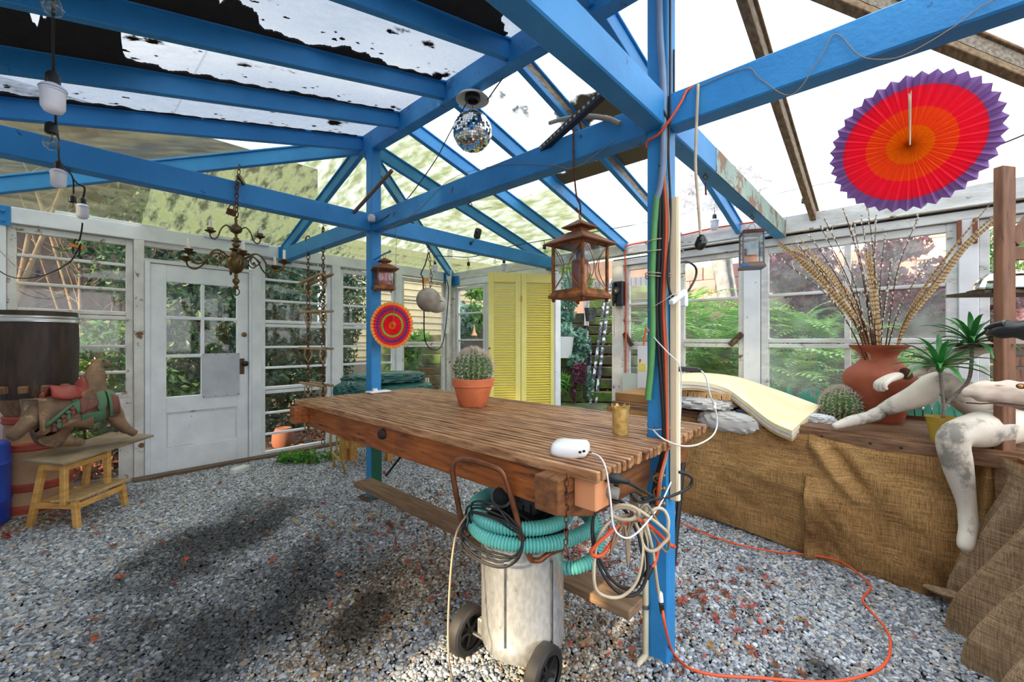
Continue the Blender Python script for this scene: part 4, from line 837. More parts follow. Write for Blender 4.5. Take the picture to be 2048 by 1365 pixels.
# along the window wall
ws = [(867,512,4.9),(900,513,4.8),(936,515,4.7),(965,509,4.7),(1012,495,4.7),(1088,481,4.7),(1160,469,4.55),(1240,455,4.35),(1300,444,4.2),(1360,430,3.98),(1429,409,3.75),(1520,395,3.55),(1600,377,3.38),(1700,358,3.15),(1830,335,2.85),(1960,303,2.6),(2060,265,2.45)]
cable('string_cable', [P(a, b_, d=d_) for a, b_, d_ in ws], .0045, 'rubber', 'black cord of the string lights running along the window wall')
for px, py, d_, kd, lab, k in ((870,523,4.85,'white','white capsule bulb by the grey ball, near the corner post',1.0),(937,524,4.7,'clear','clear bulb between the corner post and the yellow shutters',1.05),(1089,490,4.7,'clear','clear bulb next to the large rusty lantern',1.15),(1429,428,3.75,'white','white capsule bulb in front of the window wall header, beside the hanging black plug',1.15),(1608,395,3.36,'clear','clear bulb below the dark bare rafter',1.1),(1842,372,2.82,'white','white capsule bulb half hidden behind the large paper fan',1.1)):
    q = min(ws, key=lambda a: abs(a[0]-px)); p = P(px, py, d=d_); string_bulb(px, py, d_, kd, lab, k)
    b = MB(); b.tube([p, P(q[0], q[1], d=q[2])], .0035, 5); add('drop_cable', b, M['rubber'], label='short cord drop over the '+lab.split(' of ')[0].replace(',', '')[:58], cat='cord', group='drops of the string lights')
string_bulb(1008, 520, 5.1, 'white', 'white capsule bulb against the header over the yellow shutters', 1.1)
# --- rope ladder of chain and wooden rungs
M['rung'] = mat('weathered_rung', (176,146,112), (136,108,80), rough=.8, scale=10, stretch=(8,1,8), bump=.2)
M['horn'] = mat('bent_wire', (190,164,128), (150,120,84), rough=.6, scale=20)
la, lb = V((PX-.02, 4.52, 0)), V((PX-.02, 4.16, 0)); t = thing('chain_ladder', 'ladder of rusty chains with wooden rungs and bent handles', 'ladder', (PX, 4.34, .42))
chain('chain', [V((la.x, la.y, 2.28)), V((la.x, la.y, .38))], t, L=.05, wd=.020, r=.0042); chain('chain', [V((lb.x, lb.y, 2.46)), V((lb.x, lb.y, .34))], t, L=.05, wd=.020, r=.0042)
b = MB(); b.torus(V((la.x, la.y, 2.30)), .05, .006, Euler((math.pi/2,0,.9)), sc=(.7,1)); b.torus(V((la.x, la.y, 2.40)), .04, .006, Euler((math.pi/2,0,.2)), sc=(.7,1)); b.torus(V((lb.x, lb.y, 2.42)), .05, .006, Euler((math.pi/2,0,.9)), sc=(.6,1)); add('chain_ring', b, M['rust'], t, smooth=60)
for i, z in enumerate((2.0, 1.64, 1.275, .915, .555)):
    tl = (-.05, .01, .0, .0, .0)[i]
    for s_ in (-1, 1):
        b = MB(); b.beam(V((PX-.02+s_*.045, 4.62, z+tl)), V((PX-.02+s_*.045, 4.06, z)), .035, .022); rg_ = add('rung', b, M['rung'], t, bevel=.003)
    for y in (la.y, lb.y):
        for yy in (y,): 
            p = V((PX-.02, yy, z-.01)); zz = tl*(1 if y == la.y else 0)
            b = MB(); b.tube(spl([p+V((-.062,-.085,zz)), p+V((-.07,-.09,zz-.07)), p+V((-.02,-.05,zz-.13)), p+V((.02,.05,zz-.13)), p+V((.07,.09,zz-.07)), p+V((.062,.085,zz))], 4), .0075, 6); add('bent_handle', b, M['horn'], t, smooth=60)
# --- grey ball on a chain
c = P(857, 600, Y=P2Y-.03); M['plaster'] = mat('stained_plaster', (176,166,152), (142,126,110), rough=.8, scale=8, bump=.2, c3=(110,84,66), lo3=.6, hi3=.7, s3=5)
t = thing('grey_ball', 'mottled grey buoy ball hanging on a chain in front of the corner window', 'ball', c); b = MB(); b.ball(c, .112, 28, 18); add('ball_shell', b, M['plaster'], t, smooth=60)
t2_ = thing('grey_ball', 'paler ball with a slit, peeping out behind the mottled grey ball', 'ball', c+V((.12,.02,-.03))); b = MB(); b.ball(c+V((.115,.03,-.03)), .10, 24, 16, sc=(1,1,.85)); add('ball_shell', b, mat('pale_plaster', (206,202,194), (180,174,164), rough=.8, scale=8), t2_, smooth=60)
b = MB(); b.box(P(880, 602, d=3.86), (.05, .012, .006), Euler((0, .3, HEAD-math.pi/2))); add('slit', b, M['black'], t2_)
chain('ball_chain', [V((c.x, c.y, BZ0-.02)), P(862, 545, Y=P2Y-.03), P(862, 568, Y=P2Y-.03), c+V((.01,0,.10))], None, label='rusty chain carrying the mottled grey ball', cat='chain', L=.045, wd=.014, r=.003)
b = MB(); b.beam(P(843, 563, d=3.83), P(858, 558, d=3.83), .02, .022); b.tube([P(849, 563, d=3.8), P(852, 580, d=3.8)], .005, 6); add('orange_clamp', b, mat('orange_plastic', (240,150,30), rough=.4), label='small orange clamp on top of the mottled grey ball', cat='clamp')
cable('looped_cable', [P(857, 505, d=3.85), P(850, 530, d=3.86), P(842, 548, d=3.85), P(846, 560, d=3.82), P(848, 620, d=3.9), P(850, 680, d=4.1), P(866, 700, d=4.3), P(884, 690, d=4.5), P(893, 640, d=4.7), P(897, 580, d=4.9), P(893, 560, d=5.0)], .006, 'rubber', 'black cord looping from the grey ball to the corner post')
# --- odd metal on the beams
b = MB(); a, e = P(702, 432, Y=P2Y), P(784, 341, d=3.05); b.tube([a, e], .0145, 12); b.tube([e, e+(e-a).normalized()*.002], .010, 12); add('grey_pipe', b, mat('grey_pipe_metal', (112,100,88), rough=.6, metal=.3), label='short grey pipe leaning on the tie beam next to the far post', cat='pipe', smooth=50)
a, e = P(1072, 306, X=PX-.02), P(1212, 176, d=1.72); t = thing('slotted_angle', 'black perforated angle iron leaning between two tie beams', 'bar', a)
b = MB(); b.beam(a, e, .004, .035); b.beam(a+V((.014,0,-.015)), e+V((.014,0,-.015)), .03, .004); add('angle_bar', b, M['black'], t)
for k in range(16): b = MB(); p = a.lerp(e, (k+.7)/17); b.box(p-_F*.003, (.012, .012, .012)); add('slot', b, mat('slot_light', (150,152,150), rough=.7) if k == 0 else bpy.data.materials['slot_light'], t)
cable('grey_conduit', [P(1100, 246, d=2.35), P(1125, 239, d=2.2), P(1175, 233, d=2.05), P(1215, 238, d=1.95), P(1240, 248, d=1.9)], .012, mat('grey_plastic_pipe', (150,140,128), rough=.5), 'bent grey conduit resting on the beam over the large lantern', 'pipe')
c = P(953, 478, Y=P2Y); t = thing('security_camera', 'small black camera clamped on top of the tie beam', 'camera', c); r_ = Euler((.25, 0, .5)).to_matrix()
b = MB(); b.lathe([(0,-.005),(.03,0),(.036,.02),(.036,.085),(.028,.10),(0,.10)], c+V((0,0,.005)), 18, r_); add('camera_body', b, M['black'], t, smooth=45); b = MB(); b.ball(P(953, 463, Y=P2Y-.04), .018, 12, 8); add('lens', b, mat('dark_lens', (40,44,52), rough=.1), t, smooth=60); b = MB(); b.tube([P(943, 486, Y=P2Y-.05), P(950, 478, Y=P2Y-.03), c], .008, 7); b.box(P(942, 487, Y=P2Y-.05), (.02,.015,.03)); add('clamp', b, M['black'], t)
b = MB(); c = P(743, 437, d=3.36); b.v = crumple(c.x, c.y, c.z, .022, .022, .026, 31, .5).v; b.f = crumple(0,0,0,1,1,1,31).f; add('paper_scrap', b, M['white_plastic'], label='crumpled white scrap stuck where the beams meet the far post', cat='scrap')
b = MB(); b.torus(P(1411, 372, Y=P1Y), .010, .002, Euler((math.pi/2,0,.8)), sc=(.5,1.6)); b.beam(P(1411, 372, Y=P1Y), P(1412, 390, Y=P1Y), .008, .006); add('rusty_clip', b, M['rust'], label='rusty clip hanging from the eye hook next to the near post', cat='clip')
# thin wires draped on the thick beam
cable('beam_wire', [P(1392,176,X=PX-.05), P(1490,137,X=PX-.05), P(1520,158,X=PX-.05), P(1583,190,X=PX-.05), P(1640,115,X=PX-.055), P(1672,68,X=PX-.05), P(1720,112,X=PX-.055), P(1780,118,X=PX-.055), P(1830,100,X=PX-.055), P(1905,55,X=PX-.055), P(1960,15,X=PX-.055), P(2000,-5,X=PX-.055)], .0016, 'wire', 'thin brown wire wound loosely along the thick beam of the paper fan', 'wire')
cable('beam_wire', [P(760,470,X=PX-.05), P(830,425,X=PX-.05), P(900,360,X=PX-.05), P(1000,330,X=PX-.05), P(1100,330,X=PX-.055), P(1150,335,X=PX-.055), P(1230,280,X=PX-.05)], .0016, 'wire', 'thin brown wire along the beam that carries the large lantern', 'wire')
# --- bundle on the near post
M['orange'] = mat('orange_cable', (228,88,48), rough=.5); M['green_hose'] = mat('green_garden_hose', (86,150,92), (98,164,100), rough=.55, scale=12); M['grey_pvc'] = mat('blue_grey_pvc', (128,146,172), (104,126,156), rough=.45, scale=6)
FX = PX-.047
def fx(px, py, o=.012): return P(px, py, X=FX-o)
def fy(px, py, o=.012): return P(px, py, Y=P1Y-.047-o)
cable('conduit_pipe', [fx(1318, -60, .016), fx(1320, 60, .016), fx(1327, 180, .016), fx(1327, 300, .018), fx(1322, 370, .018), fx(1314, 400, .018)], .0145, 'grey_pvc', 'blue grey conduit running up the near post', 'pipe')
cable('garden_hose', [fx(1315, 390, .018), fx(1309, 460, .018), fx(1305, 560, .018), fx(1306, 660, .018), fx(1302, 740, .018), fx(1296, 800, .018)], .0150, 'green_hose', 'green garden hose strapped to the near post', 'hose')
for o, m_, lab, r_ in ((0,'rubber','black hose strapped to the near post, closest to the green hose',.009),(7,'rubber','black hose strapped to the near post, between two others',.008),(13,'orange','orange cable running down the near post',.0075),(17,'wire','brown cable running down the near post beside the orange one',.005)):
    cable('post_cable', [fx(1322+o*.3, 330, .02), fx(1320+o, 430, .012), fx(1318+o, 520, .012), fx(1314+o*1.0, 610, .012), fx(1318+o, 700, .012), fx(1324+o*.7, 780, .014), fx(1328+o*.5, 850, .016), fx(1326+o*.5, 905, .02), fx(1312+o*.6, 960, .05 if m_ == 'rubber' else .09), fx(1304+o*.8, 1010, .09)], r_, m_, lab)
cable('post_cable', [fy(1340, -40, .01), fy(1340, 200, .01), fy(1337, 290, .012), fy(1338, 340, .012), fy(1341, 420, .012), fy(1337, 520, .012), fy(1336, 560, .012), fy(1342, 590, .016), fy(1356, 594, .02)], .005, 'rubber', 'thin black cable clipped along the front of the near post')
cable('post_cable', [fy(1348, 100, .008), fy(1346, 240, .01), fx(1330, 228, .03), fx(1312, 182, .02)], .0045, 'rubber', 'black cable bending behind the conduit at the beam joint')
cable('orange_cable', [V((PX-.02, P1Y-.22, BZ1+.006)), fx(1378, 178, .0), fx(1362, 205, .02), fx(1343, 235, .035), fx(1318, 268, .035), fx(1296, 282, .02), fx(1293, 295, .005)], .0055, 'orange', 'orange cord slung over the thick beam and across the near post')
cable('beige_cable', [V((PX, P(1396,172,X=PX).y, BZ1+.006)), P(1396, 176, X=PX-.055), P(1393, 250, X=PX-.06), P(1391, 330, X=PX-.055), P(1396, 400, X=PX-.05), P(1401, 470, X=PX-.05)], .0065, 'cream', 'thick beige cord hanging from the thick beam beside the near post')
c = P(1402, 484, X=PX-.05); b = MB(); b.lathe([(0,-.03),(.014,-.03),(.022,-.018),(.022,.012),(.012,.026),(0,.027)], c, 12, Euler((.2,.25,0)).to_matrix()); add('black_plug', b, mat('glossy_black', (16,16,16), rough=.15), label='glossy black socket at the end of the hanging beige cord', cat='plug', smooth=40)
t = thing('power_strip', 'long cream multi-socket power strip fixed upright on the near post', 'power strip', fy(1350, 1000, .018)); a, e = fy(1350, 1000, .018), fy(1350, 396, .018); b = MB(); b.span((a.x-.018, a.y-.016, a.z), (a.x+.018, a.y+.016, e.z)); add('strip_body', b, mat('cream_plastic', (236,216,178), rough=.5), t, bevel=.003)
for z in np.linspace(a.z+.1, e.z-.15, 8): b = MB(); b.span((a.x+.0175, a.y-.012, z), (a.x+.0195, a.y+.012, z+.03)); add('socket_face', b, M['white_plastic'], t)
b = MB(); b.span((a.x-.012, a.y-.019, a.z), (a.x+.012, a.y-.0155, e.z)); add('cover_ridge', b, mat('pale_cream', (244,232,206), rough=.5), t)
q = fy(1367, 600, .02); b = MB(); b.box(q, (.035, .03, .06)); b.beam(fy(1342, 606, .04), fy(1371, 583, .05), .02, .02); add('plug_adapter', b, M['white_plastic'], label='white plug adapter and cord ends stuck to the power strip', cat='plug', bevel=.003)
cable('post_cable', [fy(1357, 526, .02), fy(1375, 524, .03), fy(1391, 535, .04), fy(1392, 552, .04), fy(1383, 572, .04), fy(1372, 588, .03)], .005, 'rubber', 'black lead curling out of the top of the power strip')
q = fy(1378, 738, .03); b = MB(); b.beam(fy(1354, 738, .03), fy(1392, 740, .06), .02, .022); b.beam(fy(1392, 740, .06), fy(1400, 741, .07), .012, .014); add('black_adapter', b, M['black'], label='black power adapter plugged sideways in the power strip', cat='plug', bevel=.003)
cable('white_cable', [fy(1402, 742, .07), fy(1412, 755, .09), fy(1420, 790, .1), fy(1430, 815, .1), fy(1434, 850, .1), fy(1425, 872, .1), fy(1400, 888, .08), fy(1375, 893, .06), fy(1350, 889, .05), fy(1322, 876, .05), fx(1306, 860, .02)], .0035, 'white_plastic', 'white cord looping from the black adapter round the near post')
b = MB(); b.box(fy(1429, 812, .1), (.014,.014,.03), Euler((0,.3,.4))); add('cord_switch', b, M['white_plastic'], label='small white inline switch on the looping white cord', cat='switch', bevel=.003)
for y, wh in ((480,'uppermost, crossing the green hose'),(500,'second from the top, sloping to the strip'),(546,'upper of the tight pair'),(552,'lower of the tight pair'),(858,'lowest, just over the table top')):
    b = MB(); pts = [V((PX+.05, P1Y-.05, 0)), V((PX+.02, P1Y-.09, 0)), V((PX-.03, P1Y-.055, 0)), V((PX-.085, P1Y-.0, 0)), V((PX-.05, P1Y+.05, 0)), V((PX+.05, P1Y+.05, 0))]; z = fx(1320, y).z
    b.tube([p+V((0,0,z+.004*math.sin(.6*i+y))) for i, p in enumerate(spl(pts, 4, closed=True))], .0022, 5, closed=True); add('tie_string', b, M['cream'], label='pale string round the near post, '+wh, cat='string', group='strings round the near post')
cable('white_cable', [fx(1297, 620, .02), fx(1330, 600, .04), fy(1350, 588, .04), fy(1360, 600, .05)], .0022, 'cream', 'thin white string wound to the plug adapter', 'string')
cable('white_cable', [fx(1293, 655, .01), fx(1312, 680, .03), fx(1335, 705, .04), fy(1360, 735, .05), fy(1362, 800, .03), fy(1358, 880, .03)], .0026, 'white_plastic', 'thin white cord slanting down the near post into the strip')
# taps, pipe, coils under the table end
c = fx(1312, 985, .02); t = thing('brass_manifold', 'brass three-way hose tap at the foot of the hoses', 'tap', c); b = MB(); b.tube([fx(1313, 945, .05), fx(1312, 1030, .05)], .012, 10); add('pipe', b, mat('tap_brass', (176,132,70), (134,96,50), rough=.4, metal=.7, scale=20), t, smooth=50)
for y in (952, 978, 1008): b = MB(); q = fx(1313, y, .05); b.tube([q, q-_F*.04-_R*.012], [.012, .016], 12); b.tube([q+_R*.005, q+_R*.028], .006, 8); b.ball(q+_R*.03, .009, 8, 6); tp_ = add('outlet', b, bpy.data.materials['tap_brass'], t, smooth=50); b = MB(); b.ball(q-_F*.041-_R*.012, .0105, 10, 6, sc=(1,1,1)); add('outlet_hole', b, M['black'], tp_)
c = fx(1291, 1300, .012); cable('pvc_pipe', [fx(1291, 1000, .014), fx(1291, 1290, .014), fx(1290, 1312, .02), fx(1280, 1325, .06), fx(1275, 1338, .08)], .0135, mat('cream_pvc', (226,214,186), (198,184,150), rough=.5, scale=8), 'cream plastic water pipe with elbow at the foot of the near post', 'pipe')
b = MB(); a = fx(1291, 1213, .014); b.lathe([(.0165,-.008),(.0165,.008)], a, 14); add('pipe_clip', b, M['steel'], label='grey clip round the cream water pipe', cat='clip')
b = MB(); b.span((PX-.052, P1Y+.036, -.02), (PX-.046, P1Y+.047, .60)); add('green_strip', b, M['green_paint'], post1)
ok = P(1262, 1025, Y=.66)
rg = random.Random(5)
def loop(cx, cy_, rx, ry, ang, d, n=10, w=.02):
    return [P(cx+rx*math.cos(2*math.pi*i/n)*math.cos(ang)-ry*math.sin(2*math.pi*i/n)*math.sin(ang), cy_+rx*math.cos(2*math.pi*i/n)*math.sin(ang)+ry*math.sin(2*math.pi*i/n)*math.cos(ang), d=d+w*math.sin(2*math.pi*i/n*1+cx)) for i in range(n+1)]
cable('coiled_cable', loop(1240, 1095, 52, 100, -.25, 1.50)+loop(1236, 1090, 45, 92, -.3, 1.52), .006, 'rubber', 'black cord hanging in long loops from the end of the table')
cable('coiled_cable', [P(1262,1030,d=1.5), P(1225,1040,d=1.5), P(1198,1075,d=1.48), P(1188,1140,d=1.47), P(1196,1185,d=1.47), P(1240,1195,d=1.47), P(1275,1160,d=1.49), P(1285,1090,d=1.5), P(1268,1040,d=1.5)], .006, 'cream', 'cream cord hanging in a long loop from the end of the table')
cable('coiled_cable', loop(1248, 1028, 24, 12, .1, 1.48)+loop(1250, 1026, 28, 15, .1, 1.46)+[P(1280,1022,d=1.5)]+loop(1310, 1060, 26, 44, .25, 1.52), .0065, 'cream', 'cream cord coiled tightly beside the outlet block')
cable('coiled_cable', [P(1270,1035,d=1.5), P(1240,1060,d=1.5), P(1205,1110,d=1.48), P(1182,1105,d=1.46), P(1215,1070,d=1.47), P(1260,1040,d=1.5), P(1296,1050,d=1.52), P(1340,1090,d=1.6), P(1350,1094,d=1.6)], .007, 'orange', 'orange cord tangled among the loops at the end of the table')
cable('coiled_cable', [P(1262,1030,d=1.5), P(1250,1080,d=1.49), P(1240,1040,d=1.48), P(1222,1105,d=1.48), P(1248,1050,d=1.48), P(1256,1130,d=1.48), P(1260,1060,d=1.5), P(1290,1010,d=1.5), P(1312,1040,d=1.52), P(1338,1080,d=1.58), P(1330,1104,d=1.6), P(1302,1060,d=1.52)], .005, 'wire', 'brown cord knotted in the middle of the hanging loops')
b = MB(); b.beam(P(1268, 990, d=1.5), P(1268, 1045, d=1.47), .03, .01); add('cord_strap', b, mat('brown_strap', (96,78,58), rough=.8), label='brown strap holding the hanging cord loops', cat='strap')
cable('heavy_cable', [P(1236,960,d=1.40), P(1260,968,d=1.44), P(1290,985,d=1.50), P(1308,996,d=1.54), P(1280,1005,d=1.5), P(1262,990,d=1.46)], .006, 'rubber', 'heavy black lead from the round plug on the outlet block')
cable('heavy_cable', [P(1285,998,d=1.5), P(1320,998,d=1.6), P(1350,990,d=1.68), P(1378,975,d=1.72), P(1384,958,d=1.72), P(1372,948,d=1.72), P(1358,945,d=1.72)], .0065, 'rubber', 'heavy black lead curving round to the lower end of the power strip')
c = P(1229, 958, d=1.38); b = MB(); ra = (_R*.8-_F*.4+V((0,0,-.1))).normalized().to_track_quat('Z','Y').to_matrix(); b.lathe([(.0,-.03),(.016,-.03),(.018,-.01),(.018,.012),(.010,.022),(.008,.05),(0,.05)], c, 14, ra); add('round_plug', b, M['black'], label='round black plug pushed into the outlet block', cat='plug', smooth=40)
b = MB(); b.lathe([(.0,-.02),(.019,-.02),(.021,-.005),(.019,.02),(0,.022)], P(1225, 985, d=1.40), 14, ra); add('round_plug', b, mat('grey_clear_plug', (150,146,138), rough=.3), label='round grey plug below the black one on the outlet block', cat='plug', smooth=40)
cable('router_cable', [P(1184,907,d=1.47), P(1200,915,d=1.44), P(1212,940,d=1.38), P(1221,1000,d=1.37), P(1226,1050,d=1.37), P(1240,1072,d=1.37), P(1262,1075,d=1.40), P(1290,1050,d=1.46), P(1320,1010,d=1.58), P(1342,965,d=1.70)], .0032, 'white_plastic', 'white cord running from the router down in a loop to the power strip')
cable('white_cable', [P(1290,1040,d=1.5), P(1305,1100,d=1.52), P(1313,1160,d=1.55), P(1318,1190,d=1.57)], .006, 'cream', 'cream cord dropping to the white connector by the near post')
b = MB(); b.beam(P(1320,1185,d=1.57), P(1322,1205,d=1.57), .018, .016); add('connector', b, M['white_plastic'], label='white connector of the cream cord by the near post', cat='plug', bevel=.003)
b = MB(); b.beam(P(1322,1206,d=1.57), P(1325,1228,d=1.57), .018, .016); add('connector', b, M['black'], label='black connector joined to the orange extension cord', cat='plug', bevel=.003)
cable('plug_end', [P(1318,1085,d=1.54), P(1312,1120,d=1.53), P(1302,1138,d=1.52)], .006, 'orange', 'short orange tail ending in a black plug')
b = MB(); b.tube([P(1303,1133,d=1.52), P(1291,1157,d=1.51)], [.010, .013], 10); add('plug', b, M['black'], label='black plug dangling from the orange tail', cat='plug', smooth=45)
ge = [P(1325,1226,d=1.57), P(1330,1260,d=1.56), P(1345,1310,Z=-.012), P(1375,1342,Z=-.015), P(1430,1358,Z=-.015), P(1520,1364,Z=-.015), P(1640,1372,Z=-.015), P(1720,1362,Z=-.015), P(1770,1335,Z=-.015), P(1781,1290,Z=-.015), P(1768,1260,Z=-.015), P(1730,1215,Z=-.015), P(1727,1200,Z=-.015), P(1742,1180,Z=-.015), P(1720,1156,Z=-.02), P(1680,1128,Z=-.02), P(1620,1115,Z=-.02), P(1560,1110,Z=-.02), P(1480,1095,Z=-.015), P(1420,1075,Z=-.01), P(1360,1050,Z=0), P(1340,1040,Z=.0)]
cable('extension_lead', [p+V((0,0,.014)) for p in ge], .0058, 'orange', 'orange extension cord snaking over the gravel by the burlap')
chain('hook_chain', [P(1134, 948, d=1.36), P(1133, 1010, d=1.37), P(1132, 1090, d=1.40)], None, label='thin rusty chain hanging off the table end beside the vacuum', cat='chain', L=.026, wd=.009, r=.002)
b = MB(); q = P(1131, 1102, d=1.40); b.tube([q+V((0,0,.02)), q+V((0,0,0))+_R*.012-V((0,0,.01)), q-V((0,0,.022)), q-_R*.012-V((0,0,.01)), q+V((0,0,.02))], .0022, 5); b.tube([P(1133,1060,d=1.4)+_R*.006, P(1134,1090,d=1.4)], .002, 5); add('snap_hook', b, M['rust'], label='rusty snap hook at the end of the thin chain', cat='hook')
# --- wall telephone, orange plug on a cord, framed panels by the doorway
c = P(1238, 588, X=XR-.10); t = thing('wall_telephone', 'black rotary wall telephone on the white doorway post', 'telephone', c); b = MB(); b.box(c, (.09, .135, .27)); add('phone_body', b, mat('phone_black', (22,24,32), rough=.25), t, bevel=.012)
rX = Euler((0, -math.pi/2, 0)).to_matrix(); b = MB(); b.lathe([(.042,0),(.044,.006),(.034,.012),(.018,.013),(0,.014)], c+V((-.045, .01, .03)), 24, rX); dl = add('dial', b, M['black'], t, smooth=40); b = MB(); b.lathe([(.017,.0135),(0,.015)], c+V((-.045,.01,.03)), 16, rX); add('dial_centre', b, mat('dial_card', (206,176,140), rough=.6), dl)
for k in range(10): a = .6+k*.5; b = MB(); b.lathe([(.0055,.0125),(0,.0135)], c+V((-.045, .01+.028*math.cos(a), .03+.028*math.sin(a))), 8, rX); add('finger_hole', b, M['steel'], dl)
b = MB(); b.tube(spl([c+V((-.045,.035,.105)), c+V((-.075,.03,.10)), c+V((-.085,.03,0)), c+V((-.075,.03,-.09)), c+V((-.045,.035,-.095))], 5), [.012]*5+[.011]*11+[.012]*5, 10); add('handset', b, M['black'], t, smooth=50)
cable('phone_cable', [c+V((-.05,.02,-.11)), c+V((-.06,.02,-.2)), c+V((-.06,.025,-.4)), P(1229, 672, X=XR-.08)], .004, 'cream', 'pale cord hanging under the wall telephone')
cable('wall_cable', [P(1252,748,X=XR-.09), P(1252,640,X=XR-.09), P(1252,560,X=XR-.09), P(1250,505,X=XR-.09), P(1255,492,X=XR-.09), P(1297,483,X=XR-.10), P(1365,470,X=XR-.10), P(1430,456,X=XR-.10), P(1540,440,X=XR-.10)], .008, 'orange', 'red orange cord rising beside the telephone and along the header')
cable('hung_cable', [P(1293,655,X=XR-.12), P(1290,670,X=XR-.12), P(1284,712,X=XR-.14)], .010, 'orange', 'stiff orange cord in front of the window by the telephone'); c = P(1283, 720, X=XR-.14); b = MB(); b.lathe([(.02,-.045),(.03,-.03),(.035,.0),(.03,.012),(.022,.018),(.012,.04),(0,.04)], c, 8, Euler((.2,.1,0)).to_matrix()); add('orange_plug', b, mat('red_orange_plastic', (224,74,28), rough=.4), label='chunky orange plug end hanging in front of the window', cat='plug')
b = MB(); a = P(1247, 806, X=XR-.12); e = P(1276, 748, X=XR-.12); b.span((XR-.14, e.y, a.z), (XR-.12, a.y, e.z)); add('painted_board', b, mat('pale_green_panel', (206,218,208), (226,226,206), rough=.6, scale=4), label='pale green board leaning by the doorway at the bench end', cat='panel')
b = MB(); a = P(1275, 806, X=XR-.17); e = P(1300, 692, X=XR-.17); b.span((XR-.17, e.y, a.z), (XR-.145, a.y, e.z)); pn = add('painted_board', b, M['white_plastic'], label='white board with a yellow splash leaning behind the green hose', cat='panel'); b = MB(); b.box(P(1284,735,X=XR-.172), (.004,.08,.08)); add('yellow_splash', b, mat('yellow_ink', (246,222,110), rough=.6), pn)
# ------------------------------------------------------------------ staging bench with burlap along the window wall, and what stands on it
BZ = .783
def fe(y): return 3.32+(y+.25)*.107          # front edge of the bench
M['slat_dry'] = mat('dry_slats', (148,112,82), (110,74,50), rough=.6, scale=7, stretch=(8,1,8), bump=.2)
def burlap(name, c1, c2, c3):
    m = mat(name, c1, c2, rough=.95, scale=2.6, lo=.3, hi=.7, c3=c3, lo3=.50, hi3=.72, s3=2.2, spec=.1, trans=.12); nt = m.node_tree; b = nt.nodes['Principled BSDF']; src = b.inputs['Base Color'].links[0].from_socket
    tc = nt.nodes.new('ShaderNodeTexCoord'); fac = None
    for st in ((210,210,9), (8,8,210)):      # warp and weft threads of uneven thickness
        mp = nt.nodes.new('ShaderNodeMapping'); mp.inputs['Scale'].default_value = st; ln(nt, tc.outputs['Object'], mp.inputs[0]); nz = nt.nodes.new('ShaderNodeTexNoise'); nz.inputs['Scale'].default_value = 1; nz.inputs['Detail'].default_value = 1; ln(nt, mp.outputs[0], nz.inputs['Vector'])
        if fac is None: fac = nz.outputs[0]
        else:
            ad = nt.nodes.new('ShaderNodeMath'); ad.operation = 'ADD'; ln(nt, fac, ad.inputs[0]); ln(nt, nz.outputs[0], ad.inputs[1]); fac = ad.outputs[0]
    mr = nt.nodes.new('ShaderNodeMapRange'); mr.inputs[1].default_value = .72; mr.inputs[2].default_value = 1.28; mr.inputs[3].default_value = .50; mr.inputs[4].default_value = 1.35; ln(nt, fac, mr.inputs[0])
    hs = nt.nodes.new('ShaderNodeHueSaturation'); ln(nt, src, hs.inputs['Color']); ln(nt, mr.outputs[0], hs.inputs['Value']); ln(nt, hs.outputs[0], b.inputs['Base Color'])
    bp = nt.nodes.new('ShaderNodeBump'); bp.inputs['Strength'].default_value = .5; bp.inputs['Distance'].default_value = .004; ln(nt, fac, bp.inputs['Height']); ln(nt, bp.outputs[0], b.inputs['Normal']); return m
M['burlap'] = burlap('burlap', (190,148,96), (152,112,70), (106,78,54)); M['burlap_grey'] = burlap('burlap_grey', (182,154,122), (150,122,92), (122,98,74))
T = thing('staging_bench', 'long slatted bench with a burlap skirt below the windows', 'bench', (3.85, .8, 0)); s0 = None
for i in range(26):
    f = i/25; b = MB(); x0, x1 = lerp(fe(2.0)+.012, 4.27, f), lerp(fe(-1.2)+.012, 4.27, f)
    b.beam((x0, 2.0, BZ-.014), (x1, -1.22, BZ-.014), .020, .028); add('slat', b, M['slat_dry'], T)
b = MB(); b.beam((fe(2.0), 2.0, BZ-.055), (fe(-1.2), -1.2, BZ-.055), .03, .075); add('front_rail', b, M['slat_dry'], T, bevel=.003)
for y in (1.9, .9, -.1, -1.1):
    for x in (fe(y)+.09, 4.2): b = MB(); b.span((x-.035, y-.035, gz(y)-.02), (x+.035, y+.035, BZ-.03)); add('leg', b, M['grey_wood'], T)
    b = MB(); b.span((fe(y)+.03, y-.02, BZ-.11), (4.25, y+.02, BZ-.029)); add('bearer', b, M['timber'], T)
def cloth(nm, line, z0, fold, bulge, m, lab, n=130, k=44, hem=None, hide=0, top=None):
    """line(u) -> (x, y, outward x, outward y); hangs from z0 to the ground"""
    b = MB()
    def fn(u, v):
        x, y, ox, oy = line(u); q = bulge(u, v)+fold(u, v); zb = gz(y)+.0+(hem(u) if hem else 0); zt = z0-(top(u) if top else 0); z = lerp(zt, zb, v)
        return V((x+ox*q, y+oy*q, z))
    b.grid(fn, n, k); return add(nm, b, m, label=lab, cat='cloth', smooth=70)
def sm(a, c, x): t = min(max((x-a)/(c-a), 0), 1); return t*t*(3-2*t)
def bump_(u, c, w): return math.exp(-((u-c)/w)**2)
def l1(u): y = lerp(2.02, .40, u); return (fe(y)-.018, y, -1, .1)
def l2(u): y = lerp(.43, -.24, u); return (fe(y)-.024, y, -1, .1)
